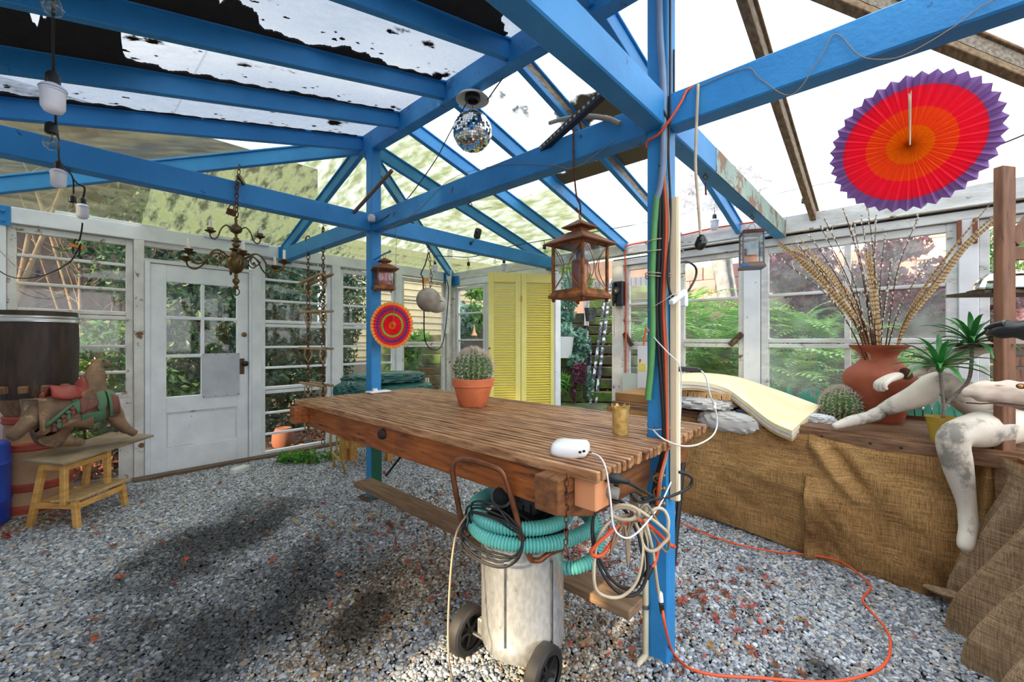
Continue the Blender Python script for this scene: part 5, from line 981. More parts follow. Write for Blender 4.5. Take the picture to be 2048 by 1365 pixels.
cloth('burlap_skirt', l1, BZ-.03, lambda u, v: .012*math.sin(23*u+4*v)+.012*abs(math.sin(10*v-7*u+2*math.sin(6*u)))*sm(.3,.9,u)+.016*math.sin(9*u-5*v+1)*v+.014*math.sin(13*u+9*v)*sm(.3,.8,u)+.025*bump_(v,.42+.2*(u-.8),.06)*sm(.62,.85,u)+.02*bump_(v,.3+.3*(1-u),.05)*sm(.7,1,u)+.03*bump_(u, .25, .03)*sm(.1,.6,v)-.03*bump_(u, .33, .025)*sm(.1,.5,v), lambda u, v: .03+.05*math.sin(math.pi*v)*(.4+u)+.05*v, M['burlap'], 'brown burlap skirt hanging on the bench under the folded foam pad', hem=lambda u: .02+.015*math.sin(11*u), top=lambda u: .02*abs(math.sin(9*u)))
def fold2(u, v):
    s = u-.02-.85*v**1.15
    e = sm(0,.12,v)*(1-sm(.30,.52,v))
    return .055*bump_(s, 0, .07)*e - .035*bump_(s, .13, .08)*e + .05*bump_(u, .02, .06)*sm(.35,.6,v) + .03*bump_(u,.16,.07)*bump_(v,.5,.1) + .010*math.sin(15*u+3*v)+.018*math.sin(6*v+2*u)*u+.012*math.sin(9*u-11*v)+.007*abs(math.sin(14*u-16*v+2*math.sin(5*u)))+.006*math.sin(31*u+8*v)*v
cloth('burlap_skirt', l2, BZ-.035, fold2, lambda u, v: (.03+.06*math.sin(math.pi*v)+.06*v)*(1-.75*u), M['burlap'], 'golden brown burlap panel with one long diagonal fold beneath the dangling plaster leg', hem=lambda u: .015-.01*math.sin(3*u), top=lambda u: .035*math.sin(math.pi*u)+.02*u)
cloth('burlap_skirt', lambda u: (lerp(fe(2.0)-.01, 4.25, u), 2.04, 0, 1), BZ-.03, lambda u, v: .01*math.sin(20*u), lambda u, v: .02*v, M['burlap_grey'], 'burlap covering the doorway end of the bench', n=20, k=10)
for (px, py), wh in zip(((1652,862),(1744,874),(1802,882),(1560,858)), ('at the seam of the two panels','over the diagonal fold','nearest to the plaster knee','under the foam pad')): q = P(px, py, Z=BZ-.04); b = MB(); b.lathe([(.009,0),(.009,.004),(0,.006)], V((fe(q.y)-.06, q.y, BZ-.045)), 8, Euler((0,-math.pi/2,0)).to_matrix()); add('tack', b, M['black'], label='dark tack in the bench rail '+wh, cat='tack', group='tacks in the bench rail')
# return bench with heavy drape
RZ2 = .76
T = thing('return_bench', 'slatted bench end behind the heavy hanging burlap folds', 'bench', (2.8, -.75, 0))
for i in range(20): b = MB(); y = -.43-i*.04; b.beam((2.0, y-.335, RZ2-.014), (3.36, y, RZ2-.014), .022, .028); add('slat', b, M['slat_dry'], T)
b = MB(); b.beam((2.0, -.735, RZ2-.055), (3.40, -.39, RZ2-.055), .03, .07); add('front_rail', b, M['timber'], T)
for x in (2.05, 3.25):
    for y in (-.85, -1.2): b = MB(); b.span((x-.03, y-.03, -.09), (x+.03, y+.03, RZ2-.03)); add('leg', b, M['grey_wood'], T)
def l3(u): x = lerp(3.44, 2.0, u); return (x, -.385-.25*(3.35-x), -.12, 1)
def fold3(u, v):
    a = 6.5*u+.9*v*(1-u)
    return (.045*math.sin(2*math.pi*a*.9)+.02*math.sin(2*math.pi*a*1.9+1))*sm(.02,.35,v)
cloth('burlap_drape', l3, RZ2+.0, fold3, lambda u, v: .02+(.15+.12*sm(0,.45,u))*sm(0,.95,v)**1.3, M['burlap_grey'], 'heavy grey brown burlap drape in deep vertical folds at the end bench', n=150, k=30, hem=lambda u: -.005)
cloth('burlap_skirt', lambda u: (lerp(fe(-.24)-.02, 3.30, u)+.03*math.sin(7*u), lerp(-.22, -.37, u), -1, .3), BZ-.04, lambda u, v: .012*math.sin(9*u+5*v), lambda u, v: -.05+.06*v, M['burlap'], 'dark burlap strip tucked in the corner between skirt and drape', n=20, k=20)
b = MB(); b.tube(spl([P(1850,1172,Z=.0), P(1885,1185,Z=.01), P(1920,1195,Z=.02), P(1945,1205,Z=.02)], 5), [.012+.012*math.sin(math.pi*i/15) for i in range(16)], 8, ell=1.6); b.tube(spl([P(1902,1150,Z=.1), P(1912,1165,Z=.08), P(1928,1175,Z=.07), P(1950,1180,Z=.05)], 5), [.006+.02*i/15 for i in range(16)], 8, ell=1.4); add('burlap_scrap', b, M['burlap_grey'], label='loose twisted burlap end lying on the gravel by the drape', cat='cloth', smooth=60)
# --- foam pad on a heap of cloth
def sheet(nm, rows, th, m, par, nu=40, nv=14):
    R_s = [spl(r, 8) for r in rows]; b = MB()
    def at(u, v, o):
        a, c = R_s[0], R_s[1]; x = u*(len(a)-1); i = min(int(x), len(a)-2); f = x-i; p = a[i].lerp(a[i+1], f); q = c[i].lerp(c[i+1], f); r = p.lerp(q, v); r = r+V((0,0,.02*math.sin(math.pi*v)*math.sin(3*u)+o)); return r
    n0 = (nu+1)*(nv+1); b.grid(lambda u, v: at(u, v, 0), nu, nv); b.grid(lambda u, v: at(u, v, -th), nu, nv)
    id = lambda i, j: i*(nv+1)+j
    ed = [(id(i,0), id(i+1,0)) for i in range(nu)]+[(id(nu,j), id(nu,j+1)) for j in range(nv)]+[(id(i+1,nv), id(i,nv)) for i in reversed(range(nu))]+[(id(0,j+1), id(0,j)) for j in reversed(range(nv))]
    b.f += [(a, b_, b_+n0, a+n0) for a, b_ in ed]; return add(nm, b, m, par, smooth=50)
t = thing('foam_pad', 'cream foam pad with fabric backing draped over a cloth heap on the bench', 'pad', P(1500, 850, Z=BZ))
fr = [P(1352,763,d=3.35), P(1400,764,d=3.32), P(1450,776,d=3.25), P(1490,803,d=3.08), P(1540,842,d=2.90), P(1584,862,d=2.74)]; bk = [P(1352,748,d=4.1), P(1405,746,d=4.05), P(1475,754,d=3.9), P(1540,775,d=3.65), P(1595,795,d=3.4), P(1641,812,d=3.12)]
sheet('foam', [fr, bk], .030, mat('cream_foam', (248,236,198), (240,222,174), rough=.9, scale=5), t)
dn = lambda L, z, k=0: [p+V((0,0,z))+_F*k for p in L]
sheet('backing', [dn(fr, -.034), dn(bk, -.036)], .022, mat('white_backing', (232,226,220), (206,196,186), rough=.95, scale=14, bump=.2), t)
sheet('backing', [dn(fr, -.058), dn(bk, -.060)], .014, mat('ochre_backing', (196,156,96), rough=.95), t)
M['grey_cloth'] = mat('grey_cloth', (206,202,196), (186,182,178), rough=.9, scale=6); M['navy'] = mat('navy_cloth', (44,56,80), rough=.9)
def heap(nm, lab, p, rx, ry, rz, sd, m, amp=.13): c = V(p); return add(nm, crumple(c.x, c.y, c.z, rx, ry, rz, sd, amp), m, label=lab, cat='cloth', smooth=60)
heap('grey_sheet', 'bunched grey sheet at the left of the heap under the foam pad', P(1405,803,d=3.45), .26, .26, .05, 11, M['grey_cloth'])
heap('grey_sheet', 'grey sheet spilling over the bench edge in front of the foam pad', P(1462,838,d=3.18)+V((0,0,-.02)), .12, .22, .075, 12, M['grey_cloth'])
heap('white_rag', 'white rag poking out at the right corner of the foam pad', P(1622,838,d=3.0), .07, .13, .035, 13, mat('white_rag_cloth', (220,220,220), rough=.9), .25)
heap('navy_cloth', 'dark navy cloth showing between the sheets and the foam pad', P(1502,832,d=3.1), .05, .10, .05, 14, M['navy'])
c = P(1412,786,d=3.45); t = thing('fringed_rug', 'folded orange rug with a tan fringe under the foam pad', 'rug', c); b = MB(); b.box(c+V((.05,0,.012)), (.34, .46, .035), Euler((0,0,.1))); add('rug_fold', b, mat('orange_rug', (190,84,44), (150,56,36), rough=.95, scale=14), t, bevel=.012)
b = MB()
for k in range(60): y = -.23+.46*k/59; p = c+V((-.13+.05*(y), y, .02)); b.tube([p, p+V((-.015,0,.0)), p+V((-.028,random.uniform(-.01,.01),-.045))], .0045, 4)
add('fringe', b, mat('tan_fringe', (206,166,116), rough=.95), t, kind='stuff')
b = MB(); b.box(P(1400,772,d=3.6)+V((.1,0,.0)), (.5,.5,.05)); add('dark_cushion', b, M['black'], label='flat black cushion right under the foam pad', cat='cushion', bevel=.015)
b = MB(); b.span((3.62, .95, BZ), (4.2, 2.0, .86)); add('plywood_box', b, mat('plywood', (170,124,70), (146,100,54), rough=.7, scale=4), label='low plywood box supporting the cloth heap on the bench', cat='box', bevel=.004)
# --- terracotta urn, feathers and willow
uc = P(1757, 846, Z=BZ); uc = V((3.84, uc.y*1.0+.0, BZ)); uc = P(1757, 850, d=2.97); uc.z = BZ; ux = uc
t = thing('terracotta_urn', 'tall waisted terracotta urn full of feathers and twigs on the bench', 'urn', uc)
M['urn'] = mat('urn_clay', (170,88,58), (140,66,42), rough=.7, scale=6, c3=(80,54,42), lo3=.6, hi3=.72, s3=5, bump=.1)
k = 2.97/842; pr = [(0,0),(34,0),(38,6),(50,50),(57,78),(58,88),(52,100),(38,112),(29,122),(28,128),(33,136),(46,146),(47,150),(42,150),(30,138),(24,126),(0,100)]
b = MB(); b.lathe([(r*k, z*k*1.02) for r, z in pr], uc, 48); add('urn_body', b, M['urn'], t, smooth=50)
m_, nt_, b_ = nodes_of('feather'); a_ = nt_.nodes.new('ShaderNodeAttribute'); a_.attribute_name = 'tone'; ln(nt_, a_.outputs['Color'], b_.inputs['Base Color']); b_.inputs['Roughness'].default_value = .7; M['feather'] = m_
def feather(pts, wd, lab, seed, bars=48):
    rg = random.Random(seed); q = spl(pts, 16); n = len(q); tot = sum((q[i+1]-q[i]).length for i in range(n-1)); N = bars*4; b = MB(); cols = []
    vd = -_F; out = []
    for i in range(N+1):
        x = i/N*(n-1); j = min(int(x), n-2); out.append((q[j].lerp(q[j+1], x-j), (q[min(j+1,n-1)]-q[max(j,0)]).normalized()))
    tl = rg.uniform(-.5, .5)
    for i, (p, tn) in enumerate(out):
        sd = tn.cross(vd).normalized(); nn = sd.cross(tn); sd = (sd*math.cos(tl)+nn*math.sin(tl)); w_ = wd*(.35+.65*sm(.0,.25,i/N))*(1-.75*sm(.55,1,i/N)); jag = 1+.18*math.sin(i*2.1)+rg.uniform(-.1,.1)
        dark = (i % 4 == 0); cx = (.06,.03,.015,1) if dark else ((.75,.55,.30,1) if rg.random() < .8 else (.6,.38,.16,1)); cm = (.05,.025,.012,1) if dark else (.34,.19,.07,1)
        for o, c in ((-1, cx), (0, cm), (1, cx)): b.v.append(tuple(p+sd*w_*o*jag+nn*(abs(o)*.18*w_)+tn*abs(o)*w_*.6)); cols.append(c)
    for i in range(N):
        for o in (0, 1): b.f.append((i*3+o, i*3+o+1, i*3+3+o+1, i*3+3+o))
    o = add('pheasant_feather', b, M['feather'], label=lab, cat='feather', group='pheasant feathers in the urn', origin=pts[0]); at = o.data.attributes.new('tone', 'FLOAT_COLOR', 'POINT'); at.data.foreach_set('color', np.array(cols, dtype=np.float32).ravel())
mz = uc+V((0,0,.50))
def mouth(px, rg): return P(px, 704, d=2.97+rg.uniform(-.05,.05))-V((0,0,.06))
rg = random.Random(3)
for i in range(9):
    o = rg.uniform(-1,1); feather([mouth(1742+o*4, rg), P(1726+12*o, 660, d=2.93), P(1680+24*o, 590-5*o, d=2.84+.06*o), P(1626+30*o, 530+rg.uniform(-6,6), d=2.8+.08*o), P(1572+34*o, 478+rg.uniform(-12,26), d=2.75+.1*o)], .016, 'barred pheasant feather arching towards the candle lantern', i)
for i in range(6):
    o = rg.uniform(-1,1); feather([mouth(1757+o*3, rg), P(1751+5*o, 640, d=2.9), P(1744+8*o, 570, d=2.9+.05*o), P(1734+12*o, 500+rg.uniform(-20,20), d=2.88+.06*o)], .015, 'barred pheasant feather standing upright in the middle of the urn', 20+i, 24)
for i in range(6):
    o = rg.uniform(-1,1); feather([mouth(1786, rg), P(1810+5*o, 645, d=2.84), P(1858+18*o, 572, d=2.8), P(1920+14*o, 490+8*o, d=2.72+.05*o), P(1985+16*o, 420+22*o, d=2.65+.06*o)], .014, 'barred pheasant feather leaning out towards the shelf post', 40+i)
M['twig'] = mat('willow_bark', (96,58,44), (66,40,32), rough=.7, scale=20); M['catkin'] = mat('catkin', (222,212,196), (196,184,168), rough=.9, scale=30)
tips = [(1562,520,2.7),(1592,485,2.75),(1620,472,2.8),(1648,438,2.85),(1662,500,2.9),(1686,417,2.9),(1692,432,2.8),(1706,444,2.95),(1736,418,2.9),(1752,430,3.0),(1770,470,2.95),(1782,520,2.8),(1838,430,2.85),(1858,520,2.9),(1722,430,3.0),(1640,452,2.7)]
for i, (px, py, d_) in enumerate(tips):
    o = (px-1757)/150; sx = lerp(1757, px, .10); a = P(1757+o*16, 706, d=2.97)-V((0,0,.10)); q = spl([a, P(lerp(1757+o*14, px, .22), lerp(706, py, .28), d=2.9), P(lerp(1757, px, .55)+rg.uniform(-6,6), lerp(706, py, .62), d=lerp(2.9,d_,.6)), P(px, py, d=d_)], 9); n = len(q)
    t = thing('willow_twig', 'pussy willow twig with silvery catkins standing in the urn', 'twig', a, 'pussy willow twigs in the urn'); b = MB(); b.tube(q, [lerp(.0048, .0018, k/n) for k in range(n)], 6); add('bark', b, M['twig'], t, smooth=60)
    b = MB()
    for k in range(7, n): b.ball(q[k]+V((rg.uniform(-.008,.008), rg.uniform(-.008,.008), 0)), .0062, 6, 4, sc=(1,1,1.6))
    if i % 3 == 0:
        for k in range(12, n-1, 3): e = q[k]+V((rg.uniform(-.05,.05), rg.uniform(-.05,.05), .05)); b.tube([q[k], e], .0013, 4); b.ball(e, .006, 6, 4, sc=(1,1,1.6))
    add('catkins', b, M['catkin'], t, kind='stuff', smooth=80)
c = P(1683, 842, Z=BZ); c = P(1683, 836, d=3.02); c.z = BZ; t = thing('round_cactus', 'round spiny cactus sitting on the bench beside the terracotta urn', 'cactus', c); cactus(t, c+V((0,0,.112)), .118, .95, seed=4)
# --- teal leaf shaped edging along the window sill
t = thing('leaf_edging', 'teal metal edging cut as a row of pointed leaves behind the urn', 'edging', (4.2, .6, BZ)); b = MB(); M['teal'] = mat('teal_paint', (104,196,168), (70,160,140), rough=.5, scale=7)
b.span((4.19, -.75, BZ), (4.215, 1.0, BZ+.075)); add('base_board', b, mat('brown_board', (112,64,44), rough=.7), t)
for i in range(44):
    y = 1.05-i*.041; h = .13+.035*math.sin(i*2.3); b = MB(); b.prism([(-.017,0),(.017,0),(.021,h*.5),(.012,h*.8),(0,h),(-.012,h*.8),(-.021,h*.5)], .004, (4.18-.006*(i % 2), y, BZ+.03), (0,1,0), (0,.12*math.sin(i),1)); add('blade', b, M['teal'], t)
# --- yellow pot with two headed dracaena
c = P(1886, 884, Z=BZ); t = thing('potted_dracaena', 'two headed dracaena with spiky green leaves in a mustard yellow pot', 'plant', c)
b = MB(); b.lathe([(0,0),(.05,0),(.072,.13),(.076,.14),(.071,.14),(.066,.125),(0,.12)], c, 28); add('pot', b, mat('mustard_pot', (198,166,58), (178,142,44), rough=.5, scale=6), t, smooth=45)
M['bark_grey'] = mat('grey_stem', (146,136,126), (116,106,98), rough=.8, scale=40, stretch=(1,1,4), bump=.3); M['draca'] = mat('dracaena_leaf', (58,136,58), (40,106,52), rough=.4, scale=6, trans=.15)
h1, h2 = P(1880, 738, d=2.36), P(1943, 690, d=2.36); f0 = c+V((0,0,.12)); fk = P(1888, 818, d=2.36)
for hh, pts in ((h1, [fk, P(1884,780,d=2.36), h1]), (h2, [f0, fk, P(1900,800,d=2.36), P(1935,765,d=2.36), P(1943,725,d=2.36), h2])):
    b = MB(); b.tube(spl(pts, 6), .0085, 8); add('stem', b, M['bark_grey'], t, smooth=60)
rg = random.Random(8)
for hh in (h1, h2):
    b = MB(); b.lathe([(.010,-.02),(.018,.0),(.014,.03),(0,.05)], hh, 10); add('crown_base', b, M['draca'], t, smooth=60)
    for i in range(26):
        a = i*2.4; el = 1.35-1.35*i/26+rg.uniform(-.1,.1); L = rg.uniform(.19,.26); d_ = V((math.cos(a), math.sin(a), 0)); pts = []
        for s in range(7): u = s/6; an = el-1.0*u*u*(1.25-el*.5); pts.append((L*u, an))
        p = hh+V((0,0,.01)); b = MB(); pr_ = None
        for s in range(7):
            u = s/6; an = el-.95*u*u; 
            if s: p = p+(d_*math.cos(an)+V((0,0,math.sin(an))))*L/6
            w_ = .0125*math.sin(math.pi*(.12+.86*u))+.001; sd = V((-d_.y, d_.x, 0)); b.v += [tuple(p-sd*w_+V((0,0,w_*.35))), tuple(p-V((0,0,w_*.2))), tuple(p+sd*w_+V((0,0,w_*.35)))]
        for s in range(6):
            for o in (0, 1): b.f.append((s*3+o, s*3+o+1, s*3+4+o, s*3+3+o))
        add('leaf', b, M['draca'], t, smooth=60)
# --- plaster mannequin seated on the bench corner
M['plasterfig'] = mat('worn_mannequin', (230,218,200), (206,196,182), rough=.65, scale=4.5, lo=.42, hi=.6, c3=(146,138,128), lo3=.53, hi3=.61, s3=5, bump=.15)
t = thing('mannequin', 'worn plaster mannequin seated on the bench corner, one knee raised, one leg dangling', 'mannequin', (3.74, -.47, BZ))
hipR, hipL = V((3.60,-.47,.875)), V((3.74,-.42,.89)); pel = V((3.70,-.52,.90))
kneeL = P(1872,757,d=2.54); ankL = P(1752,832,d=2.66); heel = P(1764,842,d=2.67); ball_ = P(1702,853,d=2.66); toe = P(1664,859,d=2.66)
kneeR = P(1900,872,d=2.19); ankR = P(1940,1035,d=2.17); heelR = P(1946,1052,d=2.18); ballR = P(1932,1085,d=2.13); toeR = P(1927,1104,d=2.12)
nd = [(pel,(.13,.10)),(V((3.78,-.52,1.06)),(.105,.085)),(V((3.80,-.53,1.20)),(.12,.09)),(V((3.82,-.54,1.34)),(.13,.085)),(V((3.83,-.54,1.46)),(.05,.05)),
 (hipL,.105),(hipL.lerp(kneeL,.5)+V((0,0,.015)),.100),(kneeL,.070),(kneeL.lerp(ankL,.3)+V((-.01,-.02,-.03)),.078),(kneeL.lerp(ankL,.75),.050),(ankL,.040),(ball_+V((0,0,.032)),.037),(toe+V((0,0,.014)),.018),
 (hipR,.110),(hipR.lerp(kneeR,.5)+V((0,0,.012)),.105),(kneeR,.074),(kneeR.lerp(ankR,.28)+V((.02,0,0)),.072),(kneeR.lerp(ankR,.7),.048),(ankR,.037),(ballR,.040),(toeR,.028),
 (heel+V((0,0,.026)),.040),(heelR,.030),
 (V((3.78,-.40,1.35)),.06)]
ed = [(0,1),(1,2),(2,3),(3,4),(0,5),(5,6),(6,7),(7,8),(8,9),(9,10),(10,11),(11,12),(0,13),(13,14),(14,15),(15,16),(16,17),(17,18),(18,19),(19,20),(10,21),(18,22)]
sh = V((3.80,-.40,1.36)); wr = P(1812,748,d=2.46); el_ = P(1935,705,d=2.47)
nd += [(sh.lerp(el_,.5),.052),(el_,.048),(el_.lerp(wr,.4),.051),(wr,.033)]
n0 = len(nd)-4; ed += [(3,23),(23,n0),(n0,n0+1),(n0+1,n0+2),(n0+2,n0+3)]
skin('body', nd, ed, M['plasterfig'], t)
# the hand: palm with four closed fingers and a thumb, resting on the raised shin
pc_ = P(1782, 757, d=2.47); hd_ = (pc_-wr).normalized(); dn_ = V((0,0,-1)); ac = hd_.cross(dn_).normalized()
hn = [(wr,.033),(pc_,(.060,.042))]; he = [(0,1)]
for i in range(4):
    o = (i-1.5)*.023; b0 = pc_+hd_*.034+ac*o; L = (.040,.046,.043,.034)[i]; k1 = b0+hd_*L*.7+dn_*.014; k2 = k1+hd_*.002+dn_*L*.8; k3 = k2-hd_*L*.55+dn_*.004
    j = len(hn); hn += [(b0,.0140),(k1,.0135),(k2,.0120),(k3,.0105)]; he += [(1,j),(j,j+1),(j+1,j+2),(j+2,j+3)]
j = len(hn); th = pc_-ac*.040; hn += [(th,.015),(th+hd_*.034-ac*.010+dn_*.016,.0135),(th+hd_*.060+ac*.008+dn_*.030,.011)]; he += [(1,j),(j,j+1),(j+1,j+2)]
skin('hand', hn, he, M['plasterfig'], t)
b = MB(); b.lathe([(.035,-.010),(.038,0),(.035,.010)], wr, 14, (pc_-wr).normalized().to_track_quat('Z','Y').to_matrix()); add('wrist_joint', b, M['rust'], t, smooth=60)
# --- shelf post and driftwood heads
M['redwood'] = mat('redwood_stud', (136,92,64), (104,66,44), rough=.65, scale=5, stretch=(7,7,1), c3=(70,44,32), lo3=.62, hi3=.7, s3=6, bump=.2)
pb = P(2009, 908, Z=RZ2); T = thing('shelf_frame', 'tall brown timber shelf upright with short rails at the window corner', 'shelf', pb)
b = MB(); b.box(V((pb.x, pb.y, (RZ2+2.26)/2)), (.09, .042, 2.26-RZ2), Euler((0,0,HEAD-math.pi/2+.2))); add('upright', b, M['redwood'], T, bevel=.004)
b = MB(); q2 = pb+_R*.55-_F*.05; b.box(V((q2.x, q2.y, (RZ2+2.26)/2)), (.09, .042, 2.26-RZ2), Euler((0,0,HEAD-math.pi/2+.2))); add('upright', b, M['redwood'], T, bevel=.004)
def zat(py): return 1.35+(682.5-py)/842*2.24
for z, hgt in ((zat(508),.07),(zat(724),.05),(zat(752),.07)):
    b = MB(); b.beam(V((pb.x, pb.y, z))+_R*.03+_F*.04, V((q2.x, q2.y, z))+_F*.04, .03, hgt); add('rail', b, M['redwood'], T, bevel=.003)
b = MB(); b.beam(V((pb.x, pb.y, zat(490)))+_R*.04, V((pb.x, pb.y, zat(440)))+_R*.14, .03, .06); add('brace', b, M['redwood'], T, bevel=.003)
for z in (zat(583), zat(692)): b = MB(); b.beam(V((pb.x, pb.y, z))+_R*-.02+_F*.16, V((q2.x, q2.y, z))+_F*.16, .26, .018); add('shelf_board', b, M['dark_wood'], T)
c = V((pb.x, pb.y, zat(582)+.011))+_R*.17+_F*.14; t = thing('mirror_dome', 'half mirrored dome on the shelf behind the upright', 'dome', c); b = MB(); b.lathe([(.13*math.cos(i*math.pi/20), .12*math.sin(i*math.pi/20)) for i in range(11)], c, 26); add('tiles', b, bpy.data.materials['mirror'], t); b = MB(); b.lathe([(0,0),(.15,0),(.15,.008),(.13,.010)], c, 26); add('tray', b, M['black'], t)
c = V((pb.x, pb.y, zat(692)+.010))+_R*.13+_F*.14; b = MB(); b.ball(c+V((0,0,.045)), .045, 14, 10); b.lathe([(.05,.05),(.07,.12),(.06,.17),(.03,.2),(0,.2)], c+_R*.1, 16); add('painted_ornament', b, mat('red_white_mosaic', (186,60,60), (226,206,196), rough=.5, scale=60), label='small red and white ornament on the lower shelf behind the upright', cat='ornament', smooth=60)
M['drift'] = mat('pale_driftwood', (226,206,188), (198,174,154), rough=.8, scale=7, stretch=(2,2,6), c3=(156,122,96), lo3=.6, hi3=.68, s3=6, bump=.3); M['drift_dark'] = mat('charred_driftwood', (34,32,32), (20,19,20), rough=.35, scale=9, bump=.5)
def head(nm, lab, pts, rs, m, ell, eye=None):
    t = thing(nm, lab, 'driftwood', pts[0]); q = spl(pts, 8); n = len(q); rr = [np.interp(i/(n-1), np.linspace(0,1,len(rs)), rs) for i in range(n)]
    b = MB(); b.tube(q, list(rr), 18, ell=ell); b.v = [tuple(V(v)+V((0,0,.006*math.sin(v[0]*60)+.004*math.sin(v[1]*90+v[2]*50)))) for v in b.v]; add('snout', b, m, t, smooth=70)
    return t
t = head('driftwood_head', 'pale driftwood shaped like a crocodile snout with an orange eye', [P(1926,792,d=1.95), P(1950,786,d=1.93), P(1990,786,d=1.90), P(2040,790,d=1.86), P(2110,795,d=1.80), P(2200,800,d=1.74)], [.012,.040,.052,.062,.075,.08], M['drift'], 1.1)
b = MB(); b.tube([P(1932,806,d=1.90), P(1960,808,d=1.86), P(2000,806,d=1.82), P(2048,812,d=1.78)], .003, 6); add('mouth_line', b, mat('dark_crack', (70,48,36), rough=.9), t)
b = MB(); b.ball(P(2042,773,d=1.80), .015, 14, 10, sc=(1,1,.8)); ey = add('eye_socket', b, M['black'], t, smooth=60); b = MB(); b.ball(P(2041,773,d=1.785), .008, 12, 8); add('iris', b, mat('amber_eye', (206,132,40), rough=.2), ey, smooth=60)
t = head('driftwood_head', 'charred black driftwood shaped like an open beak', [P(1972,672,d=2.05), P(1990,666,d=2.02), P(2020,660,d=1.98), P(2070,660,d=1.92), P(2180,664,d=1.85)], [.006,.030,.040,.046,.05], M['drift_dark'], 1.0)
b = MB(); b.tube(spl([P(1968,659,d=2.04), P(1985,652,d=2.02), P(2010,648,d=1.98)], 5), [.004+.016*i/10 for i in range(11)], 8); add('upper_beak', b, M['drift_dark'], t, smooth=60)
b = MB(); e = P(2140, 832, d=1.76); b.span((e.x-.05, e.y-.3, RZ2), (e.x+.05, e.y+.06, e.z-.02)); b.span((e.x-.04, e.y-.25, e.z), (e.x+.02, e.y-.12, P(2140,676,d=1.86).z)); add('wooden_block', b, M['redwood'], label='timber block holding the two driftwood heads at the end bench', cat='block')
# --- yellow louvred folding shutters by the doorway
M['yellow'] = mat('yellow_paint', (255,242,150), (250,234,132), rough=.5, scale=5, bump=.1); M['yellow2'] = mat('yellow_louver_paint', (255,234,104), rough=.5)
E = [P(976,600,d=5.2), P(1041.5,600,d=5.25), P(1111,600,d=5.34)]; zt = 2.195; zb = .07
T = thing('louvre_shutter', 'tall yellow folding pair of louvred shutters standing beside the open doorway', 'shutter', (E[1].x, E[1].y, zb))
for k in range(2):
    a, c = V((E[k].x, E[k].y, 0)), V((E[k+1].x, E[k+1].y, 0)); u = (c-a).normalized(); a += u*.004; c -= u*.004; L = (c-a).length; st = .065
    def hb(nm, s0, s1, z0, z1, th=.034): b = MB(); b.beam(a+u*s0+V((0,0,(z0+z1)/2)), a+u*s1+V((0,0,(z0+z1)/2)), th, z1-z0); return add(nm, b, M['yellow'], T, bevel=.003)
    hb('stile', 0, st, zb, zt); hb('stile', L-st, L, zb, zt); hb('rail', st, L-st, zt-.115, zt); hb('rail', st, L-st, zb, zb+.14)
    n = 60; s0 = None; nrm = u.cross(V((0,0,1)))
    for i in range(n):
        z = zb+.155+(zt-.13-zb-.155)*i/(n-1)
        if s0 is None:
            b = MB(); up = (V((0,0,1))*.80+nrm*.60).normalized(); b.beam(a+u*st+V((0,0,z)), a+u*(L-st)+V((0,0,z)), .034, .005, up); s0 = add('louver', b, M['yellow2'], T); z0_ = z
        else: piece(s0, T, (0, 0, z-z0_))
b = MB(); b.ball(P(979, 697, d=5.16), .014, 12, 8); add('knob', b, M['steel'], T, smooth=60)
b = MB(); b.box(P(1043, 598, d=5.22), (.02,.02,.07), Euler((0,0,HEAD-math.pi/2))); add('hinge', b, mat('hinge_brass', (206,176,70), rough=.4), T)
# ------------------------------------------------------------------ drum on a chimney pot, step stool, carved horse
cx = P(73, 1045, Z=.06); cx = P(73, 1040, d=3.30); ox, oy = cx.x, cx.y; k = 3.30/842; zz = lambda py: CAM_H+(682.5-py)*k*.965; g0 = gz(oy)
M['clay'] = mat('pale_clay', (200,158,122), (172,130,98), rough=.85, scale=5, bump=.15); M['clay_red'] = mat('red_glazed_band', (186,84,62), (156,62,48), rough=.6, scale=8)
t = thing('chimney_pot', 'tall clay chimney pot with red bands carrying the dark drum', 'pot', (ox, oy, g0))
b = MB(); b.lathe([(0,0),(.235,0),(.23,.03),(.205,.06),(.185,zz(955)-g0),(.175,zz(905)-g0),(.165,zz(838)-g0),(.0,zz(838)-g0)], (ox, oy, g0), 40); add('shaft', b, M['clay'], t, smooth=50)
for py, r in ((1042,.225),(973,.196),(893,.184),(840,.172)):
    b = MB(); b.lathe([(r-.012,-.034),(r+.004,-.030),(r+.010,-.018),(r+.002,-.003),(r+.010,.012),(r+.004,.026),(r-.012,.030)], (ox, oy, zz(py) if py < 1040 else g0+.045), 40); add('band', b, M['clay_red'], t, smooth=60)
zb_, zt_ = zz(838)+.003, zz(622)
M['drum_wood'] = mat('charred_staves', (68,48,38), (38,28,24), rough=.55, scale=5, stretch=(5,5,1), c3=(120,86,60), lo3=.60, hi3=.74, s3=3, bump=.25); M['drum_low'] = mat('pale_staves', (150,110,72), (110,76,50), rough=.7, scale=6, stretch=(5,5,1), bump=.2)
t = thing('wooden_drum', 'tall dark wooden drum with a steel band and square pegs on the chimney pot', 'drum', (ox, oy, zb_))
b = MB(); b.lathe([(0,zt_-.03),(.205,zt_-.03),(.21,zt_),(.228,zt_),(.232,zt_-.1),(.236,zt_-.25),(.232,zz(760)),(.222,zz(792)),(.216,zz(798))], (ox, oy, 0), 48, wob=lambda a, z: 1+.006*math.sin(9*a)); add('drum_shell', b, M['drum_wood'], t, smooth=50)
b = MB(); b.lathe([(.214,zz(798)),(.20,zz(815)),(.165,zz(832)),(.15,zb_),(0,zb_)], (ox, oy, 0), 48); add('drum_foot', b, M['drum_low'], t, smooth=50)
